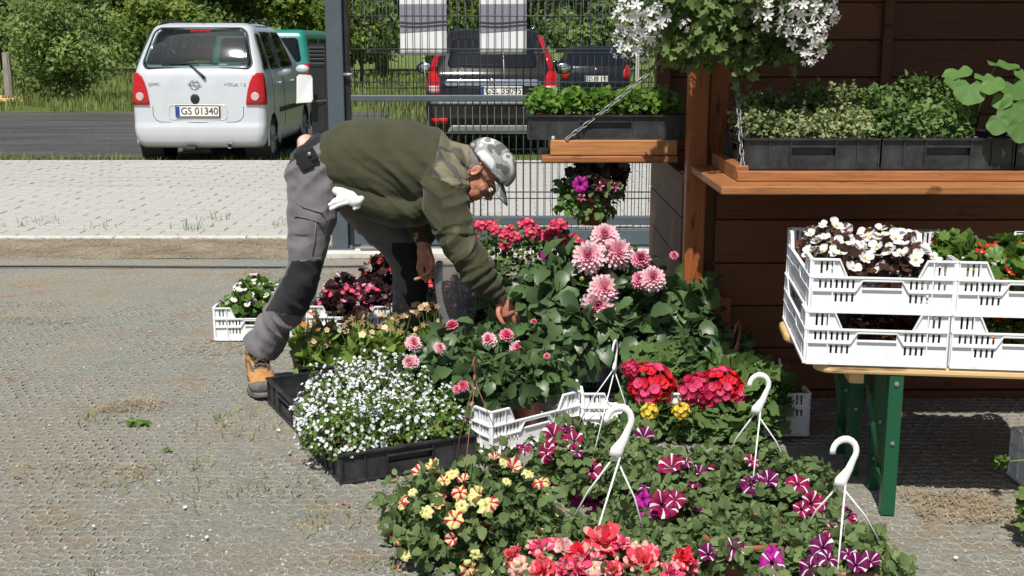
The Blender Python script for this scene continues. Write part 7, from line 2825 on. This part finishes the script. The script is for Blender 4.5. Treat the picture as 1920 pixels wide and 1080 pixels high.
def fleece_paint(c, n):
    u, v = proj(c)
    if v < 352 and u > 828 - (v - 245) * 0.22 and u < 880 and (v < 332 or u > 815 + (v - 332) * 2.2):
        return 1
    if 838 < u < 892 and 424 < v < 488 and (u - 838) > (v - 470) * 0.9 and c.y < 4.72:
        return 2
    return 0


paint(fleece, [M_olive, M_yoke, M_spatch], fleece_paint)
mine('fleece', fleece)
# seam where the sleeve is set in, hem band, cuffs
sm = MB()
sm.tube([W(806, 346, 4.735), W(812, 331, 4.722), W(830, 323, 4.715), W(848, 326, 4.725), W(862, 342, 4.75)], .0035, 6)
mine('sleeve_seam', sm.mesh('sleeve_seam', True), M_olive)
for P0, P1, r in ((W(926, 545, 4.728), W(938, 562, 4.735), .040), (W(795, 442, 5.035), W(794, 457, 5.012), .041)):
    c = MB()
    sweep(c, [P0, P1], [(r, r), (r * .86, r * .86)], 18, 4, round_a=.3, round_b=.2)
    cm = fuse(c, 0.004, 1, 'cuff')
    displace(cm, lambda p, n: 0.0015 * math.sin(math.atan2(p[1] - P0.y, p[0] - P0.x) * 26))
    mine('cuff', cm, M_olive)

# ---- trousers
tr = MB()
sweep(tr, [W(574, 272, 4.965), W(594, 300, 4.965), W(610, 335, 4.965), W(622, 365, 4.96)], [(.080, .165), (.118, .175), (.125, .185), (.105, .18)], 26, 5, round_a=.15)
sweep(tr, [W(588, 320, 4.875), W(586, 392, 4.835), W(578, 450, 4.81), W(571, 505, 4.80), W(548, 560, 4.81), W(517, 606, 4.83), W(488, 655, 4.85)],
      [(.118, .108), (.103, .098), (.085, .085), (.075, .076), (.078, .076), (.074, .075), (.082, .090)], 22, 6, round_b=.02)
sweep(tr, [W(650, 340, 5.08), W(698, 400, 5.14), W(745, 450, 5.19), W(768, 500, 5.22), W(768, 570, 5.25), W(764, 640, 5.27)],
      [(.115, .11), (.108, .10), (.093, .09), (.082, .08), (.080, .08), (.074, .075)], 22, 6, round_b=.12)
trou = fuse(tr, 0.0048, 6, 'trousers')
ax_s = (legsN[4] - legsN[2]).normalized()
ax_th = (legsN[2] - legsN[0]).normalized()
ax_cr = (W(690, 380, 4.8) - W(560, 470, 4.8)).normalized()


def trou_fold(p, n):
    u, v = proj(p)
    P = Vector(p)
    d = 0.002 * noise.noise((P.x * 14, P.y * 14, P.z * 14))
    if v > 520:
        k = min(1.0, (v - 520) / 80)
        d += (0.004 + 0.021 * k) * (0.3 - abs(fold(P, ax_s, 17, 1.2, 2))) + 0.006 * k * fold(P, ax_s, 38, 1, 6)
    elif v > 440:
        d += 0.013 * (0.3 - abs(fold(P, ax_th, 18, 1.2, 5)))
    else:
        a = P.dot(Vector((-ax_cr.z, 0, ax_cr.x)))
        d += 0.020 * (0.3 - abs(noise.noise((a * 14, P.y * 4, P.dot(ax_cr) * 3 + 2)))) + 0.004 * fold(P, ax_th, 30, 1, 9)
    return d


displace(trou, trou_fold)


WA = W(574, 272, 4.965)
WX = (W(594, 300, 4.965) - WA).normalized()


def trou_paint(c, n):
    u, v = proj(c)
    if c.y < 5.02:
        if (c - WA).dot(WX) < 0.026:
            return 1
        if 489 < v < 598 and u > 546 - (v - 492) * 0.53 and v < 583 + (u - 500) * 0.16:
            return 1
    elif 455 < v < 575 and u > 735 and n.x > -0.3:
        return 1
    return 0


paint(trou, [M_grey, M_patch], trou_paint)
mine('trousers', trou)
# pocket seams, belt, pouch
ps = MB()
for pts in ([(548, 372, 4.77), (568, 388, 4.745), (590, 395, 4.74), (607, 400, 4.745)], [(551, 404, 4.748), (575, 409, 4.735), (610, 420, 4.74)],
            [(592, 415, 4.74), (590, 450, 4.735), (586, 480, 4.735)], [(541, 484, 4.76), (566, 490, 4.725), (603, 484, 4.75)]):
    ps.tube([W(u, v, y - .006) for u, v, y in pts], .0028, 5)
mine('pocket_seams', ps.mesh('pocket_seams', True), M_grey)
bl = MB()
pb = []
for a in np.linspace(0, 2 * PI, 29):
    c = W(577, 283, 4.965)
    pb.append(c + Vector((0.052 * math.cos(a) * 0.75, 0.172 * math.sin(a), -0.085 * math.cos(a))))
bl.tube(pb, 0.014, 6, flat=0.5)
pm = MB()
pm.box(W(570, 300, 4.775), (0.055, 0.035, 0.085), mat=Matrix.Rotation(math.radians(-28), 3, 'Y'))
pm.box(W(582, 290, 4.772), (0.05, 0.03, 0.06), mat=Matrix.Rotation(math.radians(-28), 3, 'Y'))
pp = mine('belt_pouch', pm.mesh('belt_pouch'), M_patch)
pbv = pp.modifiers.new('bevel', 'BEVEL')
pbv.width = 0.008
pbv.segments = 2
pbn = MB().ball(W(580, 289, 4.752), (.009, .004, .009), 10, 6).mesh('snap_button', True)
mine('snap_button', pbn, M_steel)

# ---- cap with brim, glasses
cp = MB()
nu, nv = 30, 12
V, Fc = [], []
for i in range(nv + 1):
    a = (PI / 2 + 0.12) * i / nv
    for j in range(nu):
        t = 2 * PI * j / nu
        f, s = math.cos(t), math.sin(t)
        k = math.sin(a)
        u_ = 0.045 + 0.088 * math.cos(a)
        if i >= nv - 1:
            u_ += 0.012 * f - 0.004
        V.append(H(-.006 + .116 * k * f, .091 * k * s, u_ + 0.012 + 0.010 * f * k))
for i in range(nv):
    for j in range(nu):
        Fc.append((i * nu + j, (i + 1) * nu + j, (i + 1) * nu + (j + 1) % nu, i * nu + (j + 1) % nu))
cp.add(V, Fc)
capm = cp.mesh('cap', True)
displace(capm, lambda p, n: 0.004 * noise.noise((p[0] * 22, p[1] * 22, p[2] * 22)))
co_ = mine('cap', capm, M_camocap)
co_.modifiers.new('t', 'SOLIDIFY').thickness = 0.004
br = MB()
V, Fc = [], []
for i in range(7):
    f = i / 6
    for j in range(15):
        s = -1 + 2 * j / 14
        wdt = 0.068 * math.sqrt(max(0, 1 - (0.45 * f) ** 2))
        x = .092 * math.sqrt(1 - (s * .82) ** 2) + .085 * f * (1 - 0.28 * s * s) + 0.006
        V.append(H(x, wdt * s, (.056 - 0.012 * s * s - 0.014 * f - 0.014 * f * f)))
for i in range(6):
    for j in range(14):
        q = i * 15 + j
        Fc.append((q, q + 1, q + 16, q + 15))
br.add(V, Fc)
bo = mine('cap_brim', br.mesh('cap_brim', True), M_camocap)
bo.modifiers.new('t', 'SOLIDIFY').thickness = 0.004
bt = MB().ball(H(0, 0, .147), (.008, .008, .004), 8, 5, M=HM).mesh('cap_button', True)
mine('cap_button', bt, M_camocap)
gl = MB()
for s in (1, -1):
    c = H(.106, .033 * s, .0)
    gl.tube([c + h_rt * (.024 * math.cos(a)) + h_up * (.018 * math.sin(a)) for a in np.linspace(0, 2 * PI, 19)], .0018, 5)
    gl.tube([H(.106, .056 * s, .006), H(.06, .074 * s, .010), H(-.008, .080 * s, .012)], .0022, 5)
gl.tube([H(.108, -.010, .002), H(.112, 0, .005), H(.108, .010, .002)], .0018, 5)
mine('glasses', gl.mesh('glasses', True), M_trim)


# ---- boots
def boot(toe, ankle, d, sgn, label=None):
    d = Vector(d).normalized()
    s = Vector((-d.y, d.x, 0))
    heel = Vector((toe.x, toe.y, 0)) - d * 0.30
    b = lambda a, w, z: heel + d * a + s * w + Vector((0, 0, z))
    u = MB()
    sweep(u, [b(.045, 0, .070), b(.11, 0, .078), b(.17, 0, .070), b(.225, 0, .054), b(.268, 0, .047)], [(.047, .046), (.054, .051), (.048, .057), (.038, .060), (.030, .052)], 18, 5, depth=s)
    sweep(u, [b(.055, 0, .06), b(.062, 0, .12), Vector((ankle.x, ankle.y, .19))], [(.052, .048), (.056, .054), (.060, .060)], 18, 4, depth=s)
    um = fuse(u, 0.0045, 3, 'upper')
    displace(um, lambda p, n: 0.0015 * noise.noise((p[0] * 60, p[1] * 60, p[2] * 60)))

    def pt(c, n):
        a, w = (c - heel).dot(d), (c - heel).dot(s)
        if a > .215 and c.z < .045 + (a - .215) * 0.55:
            return 1
        if abs(w) < .022 and a > .085 and a < .20 and n.z > 0.2:
            return 2
        if abs(w) >= .026 and 0.055 < c.z < 0.18 and math.sin(c.z * 210 + a * 25) > 0.45 and .04 < a < .24:
            return 2
        return 0
    paint(um, [M_boot, M_toecap, M_lace], pt)
    o = mine('boot', um)
    if label:
        o['label'] = label
    so = MB()
    out = []
    for t in np.linspace(0, 2 * PI, 33)[:-1]:
        a = .150 + .153 * math.cos(t)
        wd_ = (.061 if a > .15 else .049) * (abs(math.sin(t)) ** .75) * (1 if math.sin(t) > 0 else -1)
        out.append((a, wd_))
    so.prism(out, 0.001, 0.030, lambda x, y, h: b(x, y, h + (0.010 * max(0, (x - .22) / .08) ** 2 if h < .01 else 0)))
    som = so.mesh('sole')
    som.transform(Matrix.Translation(-MO))
    soo = obj('sole', som, M_toecap, o)
    sb2 = soo.modifiers.new('b', 'BEVEL')
    sb2.width = .005
    lc = MB()
    for k in range(5):
        a0 = .19 - k * .022
        z0 = .115 + k * .0145
        lc.tube([b(a0, -.026, z0 - .006), b(a0 - .005, 0, z0 + .012), b(a0 - .012, .026, z0)], .0032, 5)
        lc.tube([b(a0, .026, z0 - .006), b(a0 - .005, 0, z0 + .014), b(a0 - .012, -.026, z0)], .0032, 5)
    lc.tube([b(.10, .01, .155), b(.135, .026, .135), b(.15, .02, .10), b(.13, .008, .125), b(.10, 0, .155)], .003, 5)
    lm_ = lc.mesh('lace', True)
    lm_.transform(Matrix.Translation(-MO))
    obj('lace', lm_, M_lace, o)
    return o


toeN = G(496, 751)
boot(toeN, W(488, 664, 4.86), (0.30, -0.95, 0), 1)
boot(Vector((-0.40, 5.12, 0)), Vector((-0.455, 5.30, 0.2)), (0.45, -0.9, 0), -1)
# the pair of white gloves tucked in the pocket
gv = MB()
yg = 4.735
sweep(gv, [W(628, 356, yg), W(642, 363, yg - .01), W(656, 371, yg - .012)], [(.016, .014), (.024, .018), (.030, .02)], 12, 4)
sweep(gv, [W(656, 371, yg - .012), W(667, 377, yg - .02), W(679, 372, yg - .02)], [(.030, .02), (.026, .018), (.013, .012)], 12, 4)
for pts, r in (([(660, 380), (668, 388), (664, 392)], .010), ([(655, 378), (640, 382), (620, 392)], .0105), ([(650, 374), (632, 378), (618, 384)], .010), ([(664, 376), (672, 384), (672, 390)], .009), ([(648, 370), (634, 372), (624, 378)], .009)):
    sweep(gv, [W(u, v, yg - .02) for u, v in pts], [r * 1.2, r, r * .8], 9, 4)
gvm = fuse(gv, 0.0034, 2, 'white_gloves')
displace(gvm, lambda p, n: 0.0018 * noise.noise((p[0] * 50, p[1] * 50, p[2] * 50)))
gvo = obj('white_gloves', gvm, M_glove)
tag(gvo, 'pair of white cotton gloves hanging from the man\'s trouser pocket', 'gloves')
